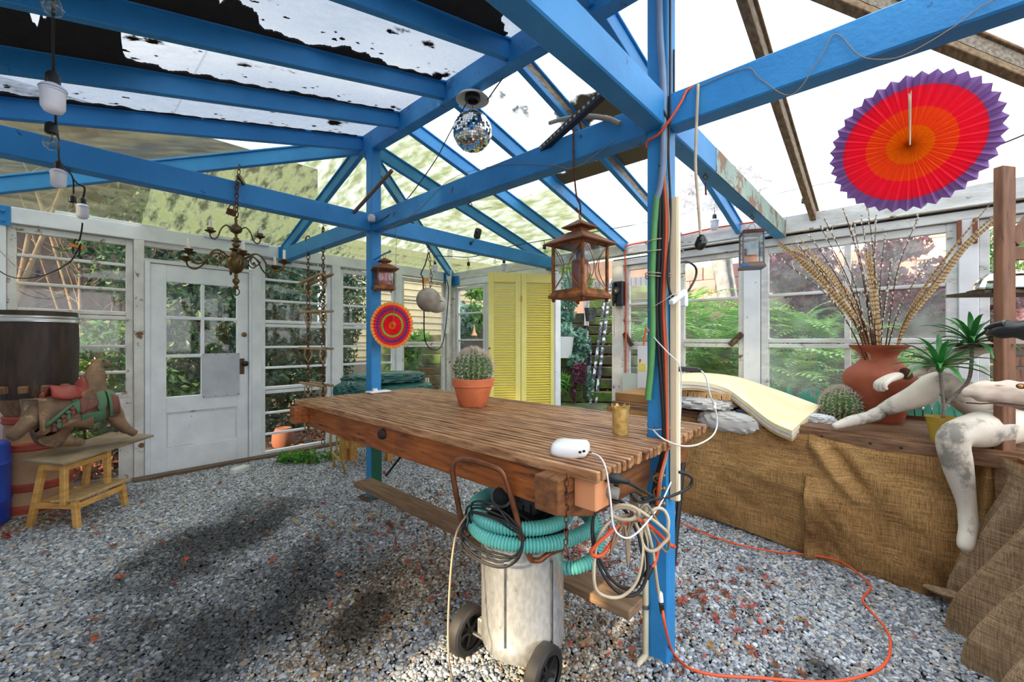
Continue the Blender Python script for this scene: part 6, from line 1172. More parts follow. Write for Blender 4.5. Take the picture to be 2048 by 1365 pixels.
b = MB(); b.lathe([(.233,zz(645)),(.238,zz(644)),(.238,zz(640)),(.235,zz(638.5)),(.238,zz(637)),(.238,zz(633)),(.233,zz(632))], (ox, oy, 0), 48); add('steel_band', b, mat('band_steel', (206,206,208), rough=.3, metal=.9), t, smooth=30)
b = MB(); q = V((ox, oy, zz(638)))-_F*.22-_R*.09; b.box(q, (.05,.03,.03), Euler((0,0,HEAD-math.pi/2))); add('band_clamp', b, M['steel'], t, bevel=.004)
for i in range(13):
    a = 2*math.pi*i/13+.1; p = V((ox+.226*math.cos(a), oy+.226*math.sin(a), zz(778))); b = MB(); b.box(p, (.05, .052, .055), Euler((0, .12, a))); add('peg', b, M['drum_low'], t, bevel=.006)
# blue barrel at the frame edge
c = P(-92, 1012, d=2.88); c.z = gz(c.y); t = thing('blue_barrel', 'blue plastic barrel cut off by the photo edge next to the chimney pot', 'barrel', c); M['blue_plastic'] = mat('blue_plastic', (16,74,190), (12,62,170), rough=.35, scale=5)
b = MB(); b.lathe([(0,0),(.24,0),(.255,.02),(.255,.16),(.262,.175),(.255,.19),(.255,.42),(.262,.435),(.255,.45),(.25,.56),(.235,.575),(0,.575)], c, 36); add('barrel_body', b, M['blue_plastic'], t, smooth=40)
for px, py in ((9, 905), (11, 972)): p = P(px, py, d=3.0); dd = V((p.x-c.x, p.y-c.y, 0)).normalized(); p = V((c.x, c.y, p.z))+(-_F*.75+_R*.66).normalized()*.262; b = MB(); b.ball(p, .013, 10, 6); add('bolt', b, M['blue_plastic'], t, smooth=60)
b = MB(); a = P(0, 880, d=3.5); b.beam(P(-40, 800, d=3.6)+V((0,0,0)), P(36, 842, d=3.62), .02, .05); add('trim_batten', b, M['white'], label='white batten sloping down behind the chimney pot', cat='board')
# --- step stool
M['beech'] = mat('yellow_beech', (228,176,98), (202,146,72), rough=.45, scale=5, stretch=(2,2,6), bump=.1); M['beech_grey'] = mat('worn_beech', (208,174,124), (178,142,98), rough=.6, scale=5, stretch=(6,6,2), bump=.1)
g1 = gz(4.4); zs_, zl_ = .50, .245
A0, B0, C0 = P(60,1055,Z=g1), P(155,1057,Z=g1), P(250,1012,Z=g1)
LD = (C0-B0); LD = V((LD.x, LD.y, 0)); LL = LD.length; LD.normalize(); WD = V((-LD.y, LD.x, 0))
t = thing('step_stool', 'small yellow wooden two-step stool under the carved horse', 'stool', V((A0.x, A0.y, g1))+LD*LL*.5)
def leg(p0, p1, s=.036): b = MB(); b.beam(p0, p1, s, s, LD); add('leg', b, M['beech'], t, bevel=.004)
A1 = P(88,928,Z=zs_); D1 = A1+( B0-A0)*.42; D1 = V((D1.x, D1.y, zs_)); off = lambda p, z: V((p.x, p.y, z))
leg(off(A0,g1), off(A1,zs_)); leg(off(A0,g1)+LD*LL, off(A1,zs_)+LD*LL*.86)
leg(off(B0,g1), off(B0,zl_)+(A0-B0)*.06); leg(off(B0,g1)+LD*LL, off(B0,zl_)+(A0-B0)*.06+LD*LL*.97)
leg(off(D1,zl_-.03), off(D1,zs_), .036); leg(off(D1,zl_-.03)+LD*LL*.86, off(D1,zs_)+LD*LL*.86)
def rail(p, q, h=.04, w_=.018): b = MB(); b.beam(p, q, w_, h); add('rail', b, M['beech'], t, bevel=.003)
mA = off(A0.lerp(A1,.5), zl_-.04)
rail(mA, off(B0, zl_-.045)+(A0-B0)*.06); rail(mA+LD*LL*.93, off(B0, zl_-.045)+LD*LL*.97+(A0-B0)*.06); rail(off(A1,zs_-.025), off(D1,zs_-.025)); rail(off(A1,zs_-.025)+LD*LL*.86, off(D1,zs_-.025)+LD*LL*.86)
rail(off(D1,zs_-.03), off(D1,zs_-.03)+LD*LL*.86); rail(off(A1,zs_-.03), off(A1,zs_-.03)+LD*LL*.86); rail(off(B0,zl_-.045), off(B0,zl_-.045)+LD*LL*.97); rail(mA, mA+LD*LL*.93)
def board(nm, p, q, wd, z, m, th=.02): b = MB(); b.beam(off(p,z), off(q,z), wd, th); add(nm, b, m, t, bevel=.004)
e = (B0-A0); e = V((e.x, e.y, 0)).normalized(); mid = off(B0,0)-e*.075; board('step', mid-LD*.03, mid+LD*(LL+.02), .17, zl_, M['beech_grey'])
mt2 = (off(A1,0)+off(D1,0))/2; board('step', mt2-LD*.02, mt2+LD*(LL*.9), .17, zs_+.008, M['beech_grey'])
pl = [P(44,922,Z=.53), P(126,931,Z=.53), P(308,872,Z=.53), P(222,866,Z=.53)]; b = MB(); b.hexa([p+V((0,0,-.008)) for p in pl]+[p+V((0,0,.008)) for p in pl]); add('plywood_board', b, mat('grey_ply', (158,138,110), (122,102,80), rough=.7, scale=6, stretch=(1,1,1), bump=.15), label='grey plywood board on the step stool carrying the carved horse', cat='board', bevel=.002)
# --- carved horse
M['horse'] = mat('carved_worn_wood', (146,112,84), (100,78,60), rough=.65, scale=7, lo=.4, hi=.6, c3=(182,160,118), lo3=.56, hi3=.68, s3=9, bump=.4); M['h_green'] = mat('worn_green_paint', (72,120,84), (92,112,84), rough=.6, scale=14, c3=(120,92,64), lo3=.58, hi3=.64, s3=16, bump=.3); M['h_red'] = mat('worn_red_paint', (158,56,46), (128,44,38), rough=.5, scale=10, c3=(96,66,48), lo3=.6, hi3=.66, s3=14, bump=.2); M['h_maroon'] = mat('worn_maroon_paint', (128,72,62), (104,60,50), rough=.6, scale=12, bump=.3)
def hd(px): return 2.90+max(px-40, -40)/190*.42
def H(px, py, dz=0): return P(px, py, d=hd(px)+dz)
def hr(px, r): return r*hd(px)/842
bz_ = .5395
t = thing('carved_horse', 'carved wooden leaping horse with red saddle and green trappings on the step stool', 'statue', V((H(150,890).x, H(150,890).y, bz_)))
N = [(85,828,42),(120,822,40),(160,818,37),(200,810,35),(226,812,27),(192,778,25),(188,757,19),(194,735,14),(204,722,12.5),(214,729,9),(218,737,7)]
nd = [(H(x,y), hr(x,r)) for x, y, r in N]; ed = [(0,1),(1,2),(2,3),(3,4),(3,5),(5,6),(6,7),(7,8),(8,9),(9,10)]
def limb(par, pts):
    i = par
    for x, y, r, dz in pts: nd.append((H(x,y,dz), hr(x,r))); ed.append((i, len(nd)-1)); i = len(nd)-1
limb(4, [(232,842,14,-.03),(250,856,9,-.03),(265,866,7,-.03),(274,869,8,-.03)])
limb(4, [(236,846,12,.08),(248,862,8,.08),(262,862,7,.08)])
limb(0, [(108,862,25,-.07),(126,884,13,-.09),(150,884,8.5,-.09),(172,886,8,-.09)])
limb(0, [(76,872,20,.06),(86,888,11,.07),(104,884,8,.07)])
limb(0, [(70,830,30,0),(58,845,15,-.04),(42,858,12,-.04),(28,872,13,-.03),(16,880,10,-.03)])
skin('body', nd, ed, M['horse'], t, root=1)
for x, dz in ((186,-.02),(196,.02)): b = MB(); a = H(x+8,714,dz); b.tube([a, a+V((0,0,.018))-_R*.004, a+V((0,0,.030))], [.010,.008,.001], 6); add('ear', b, M['horse'], t, smooth=70)
b = MB()
for i in range(9): x, y = lerp(168,185,i/8), lerp(786,724,i/8); b.ball(H(x+2,y), .018, 8, 6, sc=(1,1,1.2))
add('mane', b, M['horse'], t, smooth=70, kind='stuff')
# trappings: bands wrapped round the barrel of the body
axis = (H(200,812)-H(90,828)).normalized(); up_ = V((0,0,1)); up_ = (up_-axis*up_.dot(axis)).normalized(); sd_ = axis.cross(up_)      # sd_ points away from or to the viewer
if sd_.dot(_F) > 0: sd_ = -sd_
def body_at(px): 
    xs = [n_[0] for n_ in N[:5]]; return H(px, np.interp(px, xs, [n_[1] for n_ in N[:5]])), hr(px, np.interp(px, xs, [n_[2] for n_ in N[:5]]))
def wrap(nm, x0, x1, a0, a1, m, k=1.06, wav=0):
    b = MB()
    def fn(u, v):
        px = lerp(x0, x1, u); c, r = body_at(px); a = lerp(a0(u) if callable(a0) else a0, a1(u) if callable(a1) else a1, v); r *= k+wav*math.sin(14*v+9*u)+.03*math.sin(math.pi*u)*math.sin(math.pi*v); return c+(up_*math.cos(a)+sd_*math.sin(a))*r
    b.grid(fn, 10, 18); o = add(nm, b, m, t, smooth=60); md = o.modifiers.new('thick', 'SOLIDIFY'); md.thickness = .012; md.offset = 0; return o
wrap('saddle_blanket', 136, 158, -1.0, lambda u: 1.2+.5*math.sin(math.pi*u), M['h_green'], 1.04); wrap('saddle_flap', 150, 186, -.8, lambda u: 1.75-.3*u, M['h_maroon'], 1.07, .02); wrap('saddle_blanket', 180, 204, -1.0, lambda u: 1.3+.6*math.sin(math.pi*u), M['h_green'], 1.05); wrap('girth_cloth', 150, 200, 1.75, lambda u: 2.35+.15*math.sin(math.pi*u), M['h_green'], 1.05)
wrap('breast_strap', 208, 226, .3, 2.2, M['h_green'], 1.10); wrap('breast_pad', 214, 230, .8, 2.0, M['h_maroon'], 1.14)
b = MB()
for i in range(9):
    u = i/8; px = lerp(80,142,u); c, r = body_at(px); a = lerp(2.05, 1.15, u); p = c+(up_*math.cos(a)+sd_*math.sin(a))*r*1.03; b.v.append(tuple(p+V((0,0,.02)))); b.v.append(tuple(p-sd_*-.008)); b.v.append(tuple(p-V((0,0,.02))))
for i in range(8):
    for o in (0, 1): b.f.append((i*3+o, i*3+o+1, i*3+4+o, i*3+3+o))
o = add('rump_strap', b, M['h_green'], t, smooth=60); md = o.modifiers.new('thick', 'SOLIDIFY'); md.thickness = .01
for i in range(5):
    u = (i+.5)/5; px = lerp(92,140,u); c, r = body_at(px); a = lerp(2.15, 1.35, u); p = c+(up_*math.cos(a)+sd_*math.sin(a))*r*1.06; b = MB(); b.ball(p, .016, 10, 7); b.lathe([(.008,0),(.017,-.03),(.014,-.045),(0,-.045)], p, 8); add('tassel', b, M['h_green'] if i % 2 else M['h_maroon'], t, smooth=60)
c = body_at(140)[0]+up_*body_at(140)[1]
b = MB()
def seat(u, v):
    px = lerp(104,176,u); q, r = body_at(px); a = lerp(-1.0, 1.0, v); e = .05*sm(.72,1.0,u)*(1-.4*abs(a)) + .012*sm(.25,0,u); wv = 1.06+.10*math.sin(math.pi*u)*math.cos(a*.8); return q+(up_*math.cos(a)+sd_*math.sin(a)*(.55+.45*math.sin(math.pi*min(1,u+.1))))*r*wv+up_*e*1.6
b.grid(seat, 16, 14); o = add('saddle', b, M['h_red'], t, smooth=70); md = o.modifiers.new('thick', 'SOLIDIFY'); md.thickness = .02
b = MB(); q = H(86,808)+V((0,0,.03)); b.lathe([(.02,-.02),(.024,.0),(.016,.012),(.020,.026),(.014,.042),(.006,.05),(0,.052)], q, 14); add('red_finial', b, M['h_red'], t, smooth=60)
b = MB(); b.tube(spl([H(198,712,-.03), H(210,722,-.06), H(218,733,-.06)], 5), .004, 6); b.tube(spl([H(203,738,-.05), H(212,724,-.06), H(205,712,-.04)], 5), .004, 6); add('bridle', b, M['h_green'], t, smooth=60)
for x, y in ((207,722),): b = MB(); b.ball(H(x,y,-.045), .006, 8, 6); add('eye', b, M['black'], t, smooth=60)
# ------------------------------------------------------------------ garden beyond the glass
M['ivy'] = mat('glossy_leaves', (96,138,52), (58,92,38), rough=.32, scale=2, island=.5, spec=.6, trans=.3); M['dark_leaf'] = mat('dark_leaves', (62,96,52), (38,62,38), rough=.5, scale=2, island=.5, trans=.25); M['fern_leaf'] = mat('fern_leaves', (152,194,112), (104,154,80), rough=.55, scale=1.5, island=.35, trans=.35)
M['maple'] = mat('purple_maple_leaves', (128,72,88), (84,56,78), rough=.5, scale=1.5, island=.5, c3=(170,70,70), lo3=.58, hi3=.66, s3=3, trans=.3); M['fresh'] = mat('fresh_leaves', (112,168,66), (84,138,54), rough=.4, scale=3, island=.35, trans=.35); M['glauc'] = mat('blue_green_leaves', (126,166,150), (88,130,112), rough=.6, scale=3, island=.35, trans=.2)
M['trunk'] = mat('tan_bark', (126,106,80), (94,80,62), rough=.85, scale=8, bump=.3); M['fence'] = mat('fence_boards', (92,72,58), (70,54,44), rough=.85, scale=5, stretch=(4,4,1), bump=.2); M['siding'] = mat('beige_siding', (200,186,146), (186,172,132), rough=.7, scale=3)
M['moss'] = mat('mossy_timber', (86,84,62), (60,60,48), rough=.9, scale=4, c3=(88,112,44), lo3=.48, hi3=.58, s3=3, bump=.4); M['litter'] = mat('brown_leaf_litter', (150,94,58), (96,60,42), rough=.8, scale=4, island=.5)
def bush(nm, lab, cat, cs, m, n, sz, stem=None, el=1.8, seed=0, shell=.35):
    lo = min(c[0][2] for c in cs); t = thing(nm, lab, cat, (cs[0][0][0], cs[0][0][1], 0)); b = MB(); tot = sum(c[1][0]*c[1][1]*c[1][2] for c in cs)
    for i, (c, r) in enumerate(cs): b.leaves(c, r, int(n*r[0]*r[1]*r[2]/tot), sz, el, seed+i, shell)
    add('foliage', b, M[m], t, kind='stuff')
    if stem:
        for a, c, r in stem: bb = MB(); bb.tube(spl([a, V(a).lerp(V(c), .5)+V((.04,.03,0)), c], 4), [lerp(r, r*.5, i/8) for i in range(9)], 7); add('stem', bb, M['trunk'], t, smooth=60)
    return t
# door side
bush('laurel_hedge', 'glossy green hedge pressed against the glass behind the carved horse', 'hedge', [((.15,6.25,.9),(.75,.4,.75)),((.7,6.3,.5),(.6,.4,.6)),((-.4,6.3,.6),(.5,.4,.7))], 'ivy', 5200, .085, [((.2,6.3,.0),(.1,6.3,1.2),.03)], seed=1)
bush('evergreen_shrub', 'dark evergreen shrub behind the panes of the white door', 'shrub', [((1.35,6.9,1.5),(.8,.5,1.0)),((1.2,6.6,.6),(.8,.4,.7)),((1.1,7.4,2.6),(1.1,.5,.9))], 'dark_leaf', 7500, .09, [((1.3,6.9,0),(1.3,6.9,1.6),.04)], seed=5)
bush('evergreen_shrub', 'tall dark evergreen behind the chain ladder window', 'shrub', [((2.4,7.2,1.4),(.9,.5,1.2)),((2.1,6.7,.5),(.8,.4,.6)),((2.5,7.6,2.8),(1.2,.5,.9))], 'dark_leaf', 9000, .09, [((2.4,7.2,0),(2.4,7.2,1.6),.05)], seed=8)
bush('leafy_tree', 'feathery green tree against the beige house wall', 'tree', [((3.55,7.4,2.1),(.42,.4,.9)),((3.3,7.3,1.2),(.4,.4,.7))], 'dark_leaf', 3600, .08, [((3.4,7.4,0),(3.5,7.4,2.2),.05)], seed=11)
bush('bright_shrub', 'bright green large leaved shrub outside the corner window', 'shrub', [((3.78,5.75,1.15),(.26,.2,.32)),((3.55,5.8,.62),(.34,.2,.34)),((4.02,5.75,1.42),(.14,.14,.12))], 'fresh', 620, .17, [((3.75,5.8,0),(3.8,5.75,1.3),.012),((3.6,5.8,0),(3.5,5.8,.8),.012)], el=2.6, seed=14)
t = thing('board_fence', 'reddish brown board fence far behind the door wall', 'fence', (-1, 9.3, 0))
s0 = None
for i in range(40):
    if s0 is None: b = MB(); b.span((-6.0, 9.28, .02), (-5.82, 9.32, 2.5)); s0 = add('plank', b, M['fence'], t)
    else: piece(s0, t, (i*.225, random.uniform(-.01,.01), random.uniform(-.05,.05)))
for z in (.4, 1.5, 2.3): b = MB(); b.span((-6.1, 9.33, z), (3.1, 9.38, z+.09)); add('rail', b, M['fence'], t)
b = MB(); b.span((-7.5, 10.6, 0), (4.4, 10.7, 5.6)); add('garden_wall', b, mat('dim_wall', (84,68,56), (62,52,44), rough=.9, scale=2), label='dim brown shed wall behind the board fence', cat='wall')
b = MB(); b.box((-.95, 8.6, 1.0), (.9, .5, .5)); add('white_bin', b, M['white_weather'], label='pale box in front of the board fence', cat='box', bevel=.03); b = MB(); b.span((-2.2, 8.9, 1.15), (-.6, 9.0, 1.75)); add('blue_tarp', b, mat('blue_cover', (66,86,136), rough=.7), label='blue cover hung on the board fence', cat='cover')
def tree(nm, lab, base, seed, n=7, h=3.4, r=.05, lean=(0,0)):
    rg = random.Random(seed); t = thing(nm, lab, 'tree', base)
    for i in range(n):
        a = rg.uniform(0,6.28); s = rg.uniform(.25,.55); b = MB(); p0 = V(base)+V((rg.uniform(-.1,.1), rg.uniform(-.1,.1), 0)); p2 = p0+V((math.cos(a)*s*h*.55+lean[0], math.sin(a)*s*h*.25+lean[1], h*rg.uniform(.7,1.05))); p1 = p0.lerp(p2,.5)+V((rg.uniform(-.15,.15),0,.1)); rr = r*rg.uniform(.4,1)
        q = spl([p0,p1,p2], 6); b.tube(q, [lerp(rr, rr*.3, k/(len(q)-1)) for k in range(len(q))], 7); o = add('branch', b, M['trunk'], t, smooth=60); b = MB()
        for k in range(12):
            j = rg.randint(3, len(q)-1); e = q[j]+V((rg.uniform(-.5,.5), rg.uniform(-.3,.3), rg.uniform(.1,.5))); b.tube([q[j], (q[j]+e)/2+V((rg.uniform(-.05,.05),0,.03)), e], [.006,.004,.002], 4)
        add('twigs', b, M['trunk'], o, kind='stuff')
    return t
tree('bare_tree', 'bare tan branched tree outside the window behind the wooden drum', (-.75,7.1,0), 2, 8, 3.6, .06); tree('bare_tree', 'slimmer bare tree between the drum window and the white door', (.35,7.7,0), 5, 7, 3.6, .045)
# house with clapboards
t = thing('garden_house', 'beige clapboard house wall behind the far windows', 'house', (6.5, 9.1, 0)); s0 = None
for i in range(22):
    if s0 is None: b = MB(); b.hexa([V(q) for q in ((4.0,9.0,0),(10,9.0,0),(10,9.12,0),(4.0,9.12,0),(4.0,9.03,.17),(10,9.03,.17),(10,9.12,.17),(4.0,9.12,.17))]); s0 = add('clapboard', b, M['siding'], t)
    else: piece(s0, t, (0, 0, i*.165))
b = MB(); b.span((3.9, 8.97, 0), (4.02, 9.12, 3.7)); add('corner_board', b, M['siding'], t); b = MB(); b.span((4.9, 8.96, 1.0), (5.3, 9.02, 2.1)); add('window', b, mat('dim_window', (96,104,104), rough=.15), t)
b = MB(); b.span((3.0, 8.2, 0), (10, 8.4, .95)); add('low_wall', b, mat('grey_block_wall', (150,142,128), (120,112,100), rough=.9, scale=3), label='low grey wall in front of the beige house', cat='wall')
c = P(567, 912, Y=5.75); c.z = .02; t = thing('outdoor_pot', 'ribbed terracotta pot standing outside the chain ladder window', 'pot', c); b = MB(); b.lathe([(0,0),(.12,0),(.135,.05),(.13,.15),(.10,.21),(.09,.23),(.08,.23),(0,.2)], c, 36, wob=lambda a, z: 1+.02*math.cos(a*22)); add('pot_body', b, mat('dull_clay', (128,76,56), rough=.85), t, smooth=50)
b = MB(); g = np.random.default_rng(4); b.leaves((.2,6.2,.12),(1.6,.75,.10), 2600, .07, 1.4, 31, .0); add('leaf_litter', b, M['litter'], label='brown fallen leaves banked outside the lower pane behind the step stool', cat='leaves', kind='stuff')
b = MB(); b.leaves((2.9,6.0,.05),(1.5,.6,.04), 700, .06, 1.4, 32, .0); add('leaf_litter', b, M['litter'], label='brown fallen leaves outside the windows behind the table', cat='leaves', kind='stuff')
# window side: bank, steps, timber wall, ferns, maple
PZ = .28
g_ = MB(); g_.grid(lambda u, v: V((lerp(4.75, 13, u), lerp(-9, 2.05+.56*max(0, lerp(4.75, 13, u)-5.9), v), .35+1.9*sm(0,.55,u)+.06*math.sin(9*u+7*v))), 24, 24); add('floor_bank', g_, M['soil'], kind='structure')
ux_ = V((math.cos(.538), math.sin(.538), 0)); uy_ = V((-ux_.y, ux_.x, 0))
def sd(px, d): return P(px, 682.5, d=d)
O = sd(1172, 7.4); rt = -uy_                      # rt: to the right when walking up
t = thing('garden_steps', 'mossy timber steps climbing the bank outside the doorway', 'steps', (O.x, O.y, PZ))
for i in range(12):
    p = O+ux_*.27*i; p.z = PZ+.2*(i+.5)-.1+.1; b = MB(); b.beam(V((p.x,p.y,PZ+.2*i+.1)), V((p.x,p.y,PZ+.2*i+.1))+rt*1.45, .17, .17, (0,0,1)); add('step_timber', b, M['moss'], t, bevel=.012)
    b = MB(); q = p+ux_*.15; b.beam(V((q.x,q.y,PZ+.2*i+.03)), V((q.x,q.y,PZ+.2*i+.03))+rt*1.45, .28, .28); add('tread_soil', b, M['litter'], t)
b = MB()
for i in range(12): p = O+ux_*(.27*i+.14)+rt*.7; b.leaves((p.x,p.y,PZ+.2*i+.18),(.35,.5,.02), 45, .05, 1.4, 50+i, 0)
add('leaf_litter', b, M['litter'], label='fallen brown leaves lying on the mossy steps', cat='leaves', kind='stuff')
t = thing('retaining_timbers', 'stacked mossy timber retaining wall to the side of the steps', 'wall', (O.x-.5, O.y+.3, PZ))
for i in range(4):
    b = MB(); a = O+uy_*.06-ux_*.05; a.z = PZ+.105+.2*i; b.beam(a, a+uy_*2.6, .19, .195); add('timber', b, M['moss'], t, bevel=.012)
for i in range(4): b = MB(); a = O+uy_*.06+ux_*.75; a.z = PZ+.8+.105+.2*i; b.beam(a, a+uy_*2.6, .19, .195); add('timber', b, M['moss'], t, bevel=.012)
b = MB(); a = O+uy_*1.3+ux_*1.9; b.box((a.x,a.y,1.0), (3,2.4,1.2), Euler((0,0,.538))); add('earth_fill', b, M['soil'], t)
b = MB(); n_ = 0; tl = thing('paving', 'mossy stone paving outside the doorway', 'paving', (6, 3, PZ-.05)); bb = MB(); bb.span((4.5, 1.2, .0), (9, 6.5, PZ-.03)); add('bed', bb, M['soil'], tl); s0 = None
for i in range(10):
    for j in range(9):
        b = MB(); x, y = 4.52+i*.45, 1.2+j*.55; b.span((x, y, PZ-.05), (x+.43, y+.53, PZ+random.uniform(-.006,.006))); add('flagstone', b, M['moss'], tl, bevel=.01)
# handrail, buckets
tr_ = thing('handrail', 'peeling black and white handrail leaning up beside the steps', 'rail', O+V((0,0,PZ))); M['peel'] = mat('peeling_black_rail', (40,44,56), (60,66,84), rough=.6, scale=9, c3=(206,210,216), lo3=.52, hi3=.56, s3=9)
a0, a1 = P(1181, 808, d=7.25), P(1214, 560, d=8.9)
for o in (0, .09): b = MB(); b.beam(a0+rt*o, a1+rt*o, .045, .05); add('stringer', b, M['peel'], tr_)
for q in (P(1179,690,d=7.35),): b = MB(); b.beam(V((q.x,q.y,PZ)), q+V((0,0,.12)), .05, .05); add('newel', b, M['peel'], tr_)
c = P(1181, 643, d=8.0); t = thing('metal_bucket', 'galvanised bucket hanging by the handrail on the steps', 'bucket', c); b = MB(); b.lathe([(0,0),(.085,0),(.12,.24),(.125,.25),(.115,.25),(.08,.02)], c, 24); add('bucket_body', b, M['steel'], t, smooth=40); b = MB(); b.tube([c+rt*-.12+V((0,0,.24)), c+V((0,0,.40)), c+rt*.12+V((0,0,.24))], .005, 6); add('bail', b, M['steel'], t)
c = P(1172, 657, d=7.9); b = MB(); b.box(c, (.08,.08,.10)); add('dark_lamp', b, M['black'], label='small dark garden lamp under the galvanised bucket', cat='lamp', bevel=.01)
c = P(1125, 716, d=7.2); t = thing('white_pot', 'round white planter with a blue band on the timber wall', 'pot', c); b = MB(); b.lathe([(0,0),(.15,0),(.19,.34),(.195,.36),(.18,.36),(.17,.3),(0,.3)], c, 28); add('pot_body', b, mat('white_bucket', (206,208,210), rough=.5), t, smooth=45); b = MB(); b.leaves(c+V((0,0,.45)), (.22,.22,.16), 160, .13, 3, 71); add('foliage', b, M['glauc'], t, kind='stuff')
bush('trailing_plant', 'blue green succulent spilling over the white planter', 'plant', [((P(1128,610,d=7.5)),(.28,.22,.4)),((P(1140,575,d=7.7)),(.35,.22,.25))], 'glauc', 900, .11, seed=81)
bush('trailing_plant', 'grey green bush on the timber wall next to the handrail', 'plant', [((P(1162,690,d=7.3)),(.18,.15,.3)),((P(1152,720,d=7.2)),(.2,.15,.15))], 'glauc', 600, .09, seed=84)
bush('trailing_plant', 'leafy green shrub high behind the timber wall', 'plant', [((P(1150,565,d=8.2)),(.5,.3,.35)),((P(1100,560,d=8.2)),(.6,.3,.6))], 'fresh', 1100, .14, seed=86)
bush('trailing_vine', 'dry reddish vine hanging down the timber wall', 'vine', [((P(1160,745,d=7.1)),(.18,.06,.22)),((P(1148,780,d=7.1)),(.07,.05,.22))], 'maple', 420, .07, seed=88)
bush('trailing_vine', 'thin ivy runner hanging at the foot of the handrail', 'vine', [((P(1180,770,d=7.0)),(.07,.05,.28))], 'glauc', 120, .07, seed=90)
bush('spiky_plant', 'small strap leaved plant on the timber wall', 'plant', [((P(1125,765,d=7.0)),(.16,.12,.14))], 'fresh', 120, .2, el=6, seed=91)
# trumpet flower behind the corner window of the window wall
t = bush('trumpet_plant', 'trumpet flower plant behind the small window by the corner post', 'plant', [((P(952,585,d=7.6)),(.25,.2,.16)),((P(945,640,d=7.4)),(.3,.2,.3))], 'fresh', 260, .2, el=2.6, seed=93)
b = MB(); c = P(948, 668, d=7.2); b.lathe([(.006,.16),(.015,.10),(.03,.02),(.06,-.03),(.055,-.03),(.02,.02)], c, 16); add('trumpet_flower', b, mat('peach_petal', (232,170,130), rough=.6), t, smooth=60)
bush('trailing_plant', 'pale blue green bush low behind the small corner window', 'plant', [((P(925,645,d=7.3)),(.3,.2,.35))], 'glauc', 500, .11, seed=96)
b = MB(); a = sd(960, 8.2); 
t = thing('retaining_timbers', 'long mossy timber wall behind the small corner window', 'wall', (a.x, a.y, PZ))
for i in range(6): b = MB(); q = V((a.x, a.y, PZ+.1+.2*i))+ux_*(.12*(i//2)); b.beam(q-uy_*1.6, q+uy_*2.2, .19, .195); add('timber', b, M['moss'], t, bevel=.012)
# fence and pink wall up the slope
t = thing('pink_block_wall', 'pinkish masonry wall at the top of the bank', 'wall', (10.6, 0, 1.4)); s0 = None; M['pink'] = mat('pink_blocks', (176,132,128), (150,112,110), rough=.9, scale=4, bump=.3)
for r_i in range(6):
    for c_i in range(16):
        if s0 is None: b = MB(); b.span((10.6, 4.4, 1.2), (10.8, 4.98, 1.515)); s0 = add('block', b, M['pink'], t, bevel=.012); continue
        piece(s0, t, (random.uniform(-.02,.02), -.59*c_i+(.29 if r_i % 2 else 0), .325*r_i))
M['slate'] = mat('slate_fence', (84,88,108), (70,74,92), rough=.8, scale=5)
t = thing('slate_fence', 'slate blue board fence above the steps', 'fence', (10.4, 5.5, 1.8)); s0 = None
for i in range(16):
    if s0 is None: b = MB(); b.span((10.2, 4.5, .1), (10.24, 4.62, 3.0)); s0 = add('plank', b, M['slate'], t)
    else: piece(s0, t, (0, .135*i, 0))
b = MB(); b.span((10.5, 4.4, 1.6), (10.7, 7.5, 3.6)); add('shed_wall', b, mat('brown_shed', (120,92,84), rough=.8), label='brown shed wall above the slate fence', cat='wall')
t = thing('sunny_wall', 'plank wall painted in a sunlit orange tone behind the purple maple', 'wall', (9.4, -2.6, 2.2)); s0 = None
for i in range(6):
    if s0 is None: b = MB(); b.span((9.4, -7.5, 2.0), (9.5, -.2, 2.30)); s0 = add('plank', b, mat('painted_sunlit_wall', (236,200,160), (222,176,140), rough=.8, scale=2), t)  # warm sunlight on the planks is put into their colour
    else: piece(s0, t, (0.0, 0, i*.33))
# grey trunks
for i, (px, d_, lab) in enumerate(((1443,8.6,'thick grey tree trunk in front of the pink wall'),(1462,8.9,'thinner pale trunk beside the thick grey one'))):
    a = P(px+10, 640, d=d_); t = thing('grey_tree', lab, 'tree', a); b = MB(); b.tube(spl([a, P(px+3,575,d=d_), P(px-6,520,d=d_), P(px-10,440,d=d_)], 5), .13-.05*i, 10); add('trunk', b, mat('grey_bark', (150,150,150), (110,112,116), rough=.9, scale=6, bump=.3) if i == 0 else bpy.data.materials['grey_bark'], t, smooth=60); b = MB(); b.leaves(P(px-10,380,d=d_), (.8,.8,.4), 400, .12, 1.8, 100+i); add('crown', b, M['maple'], t, kind='stuff')
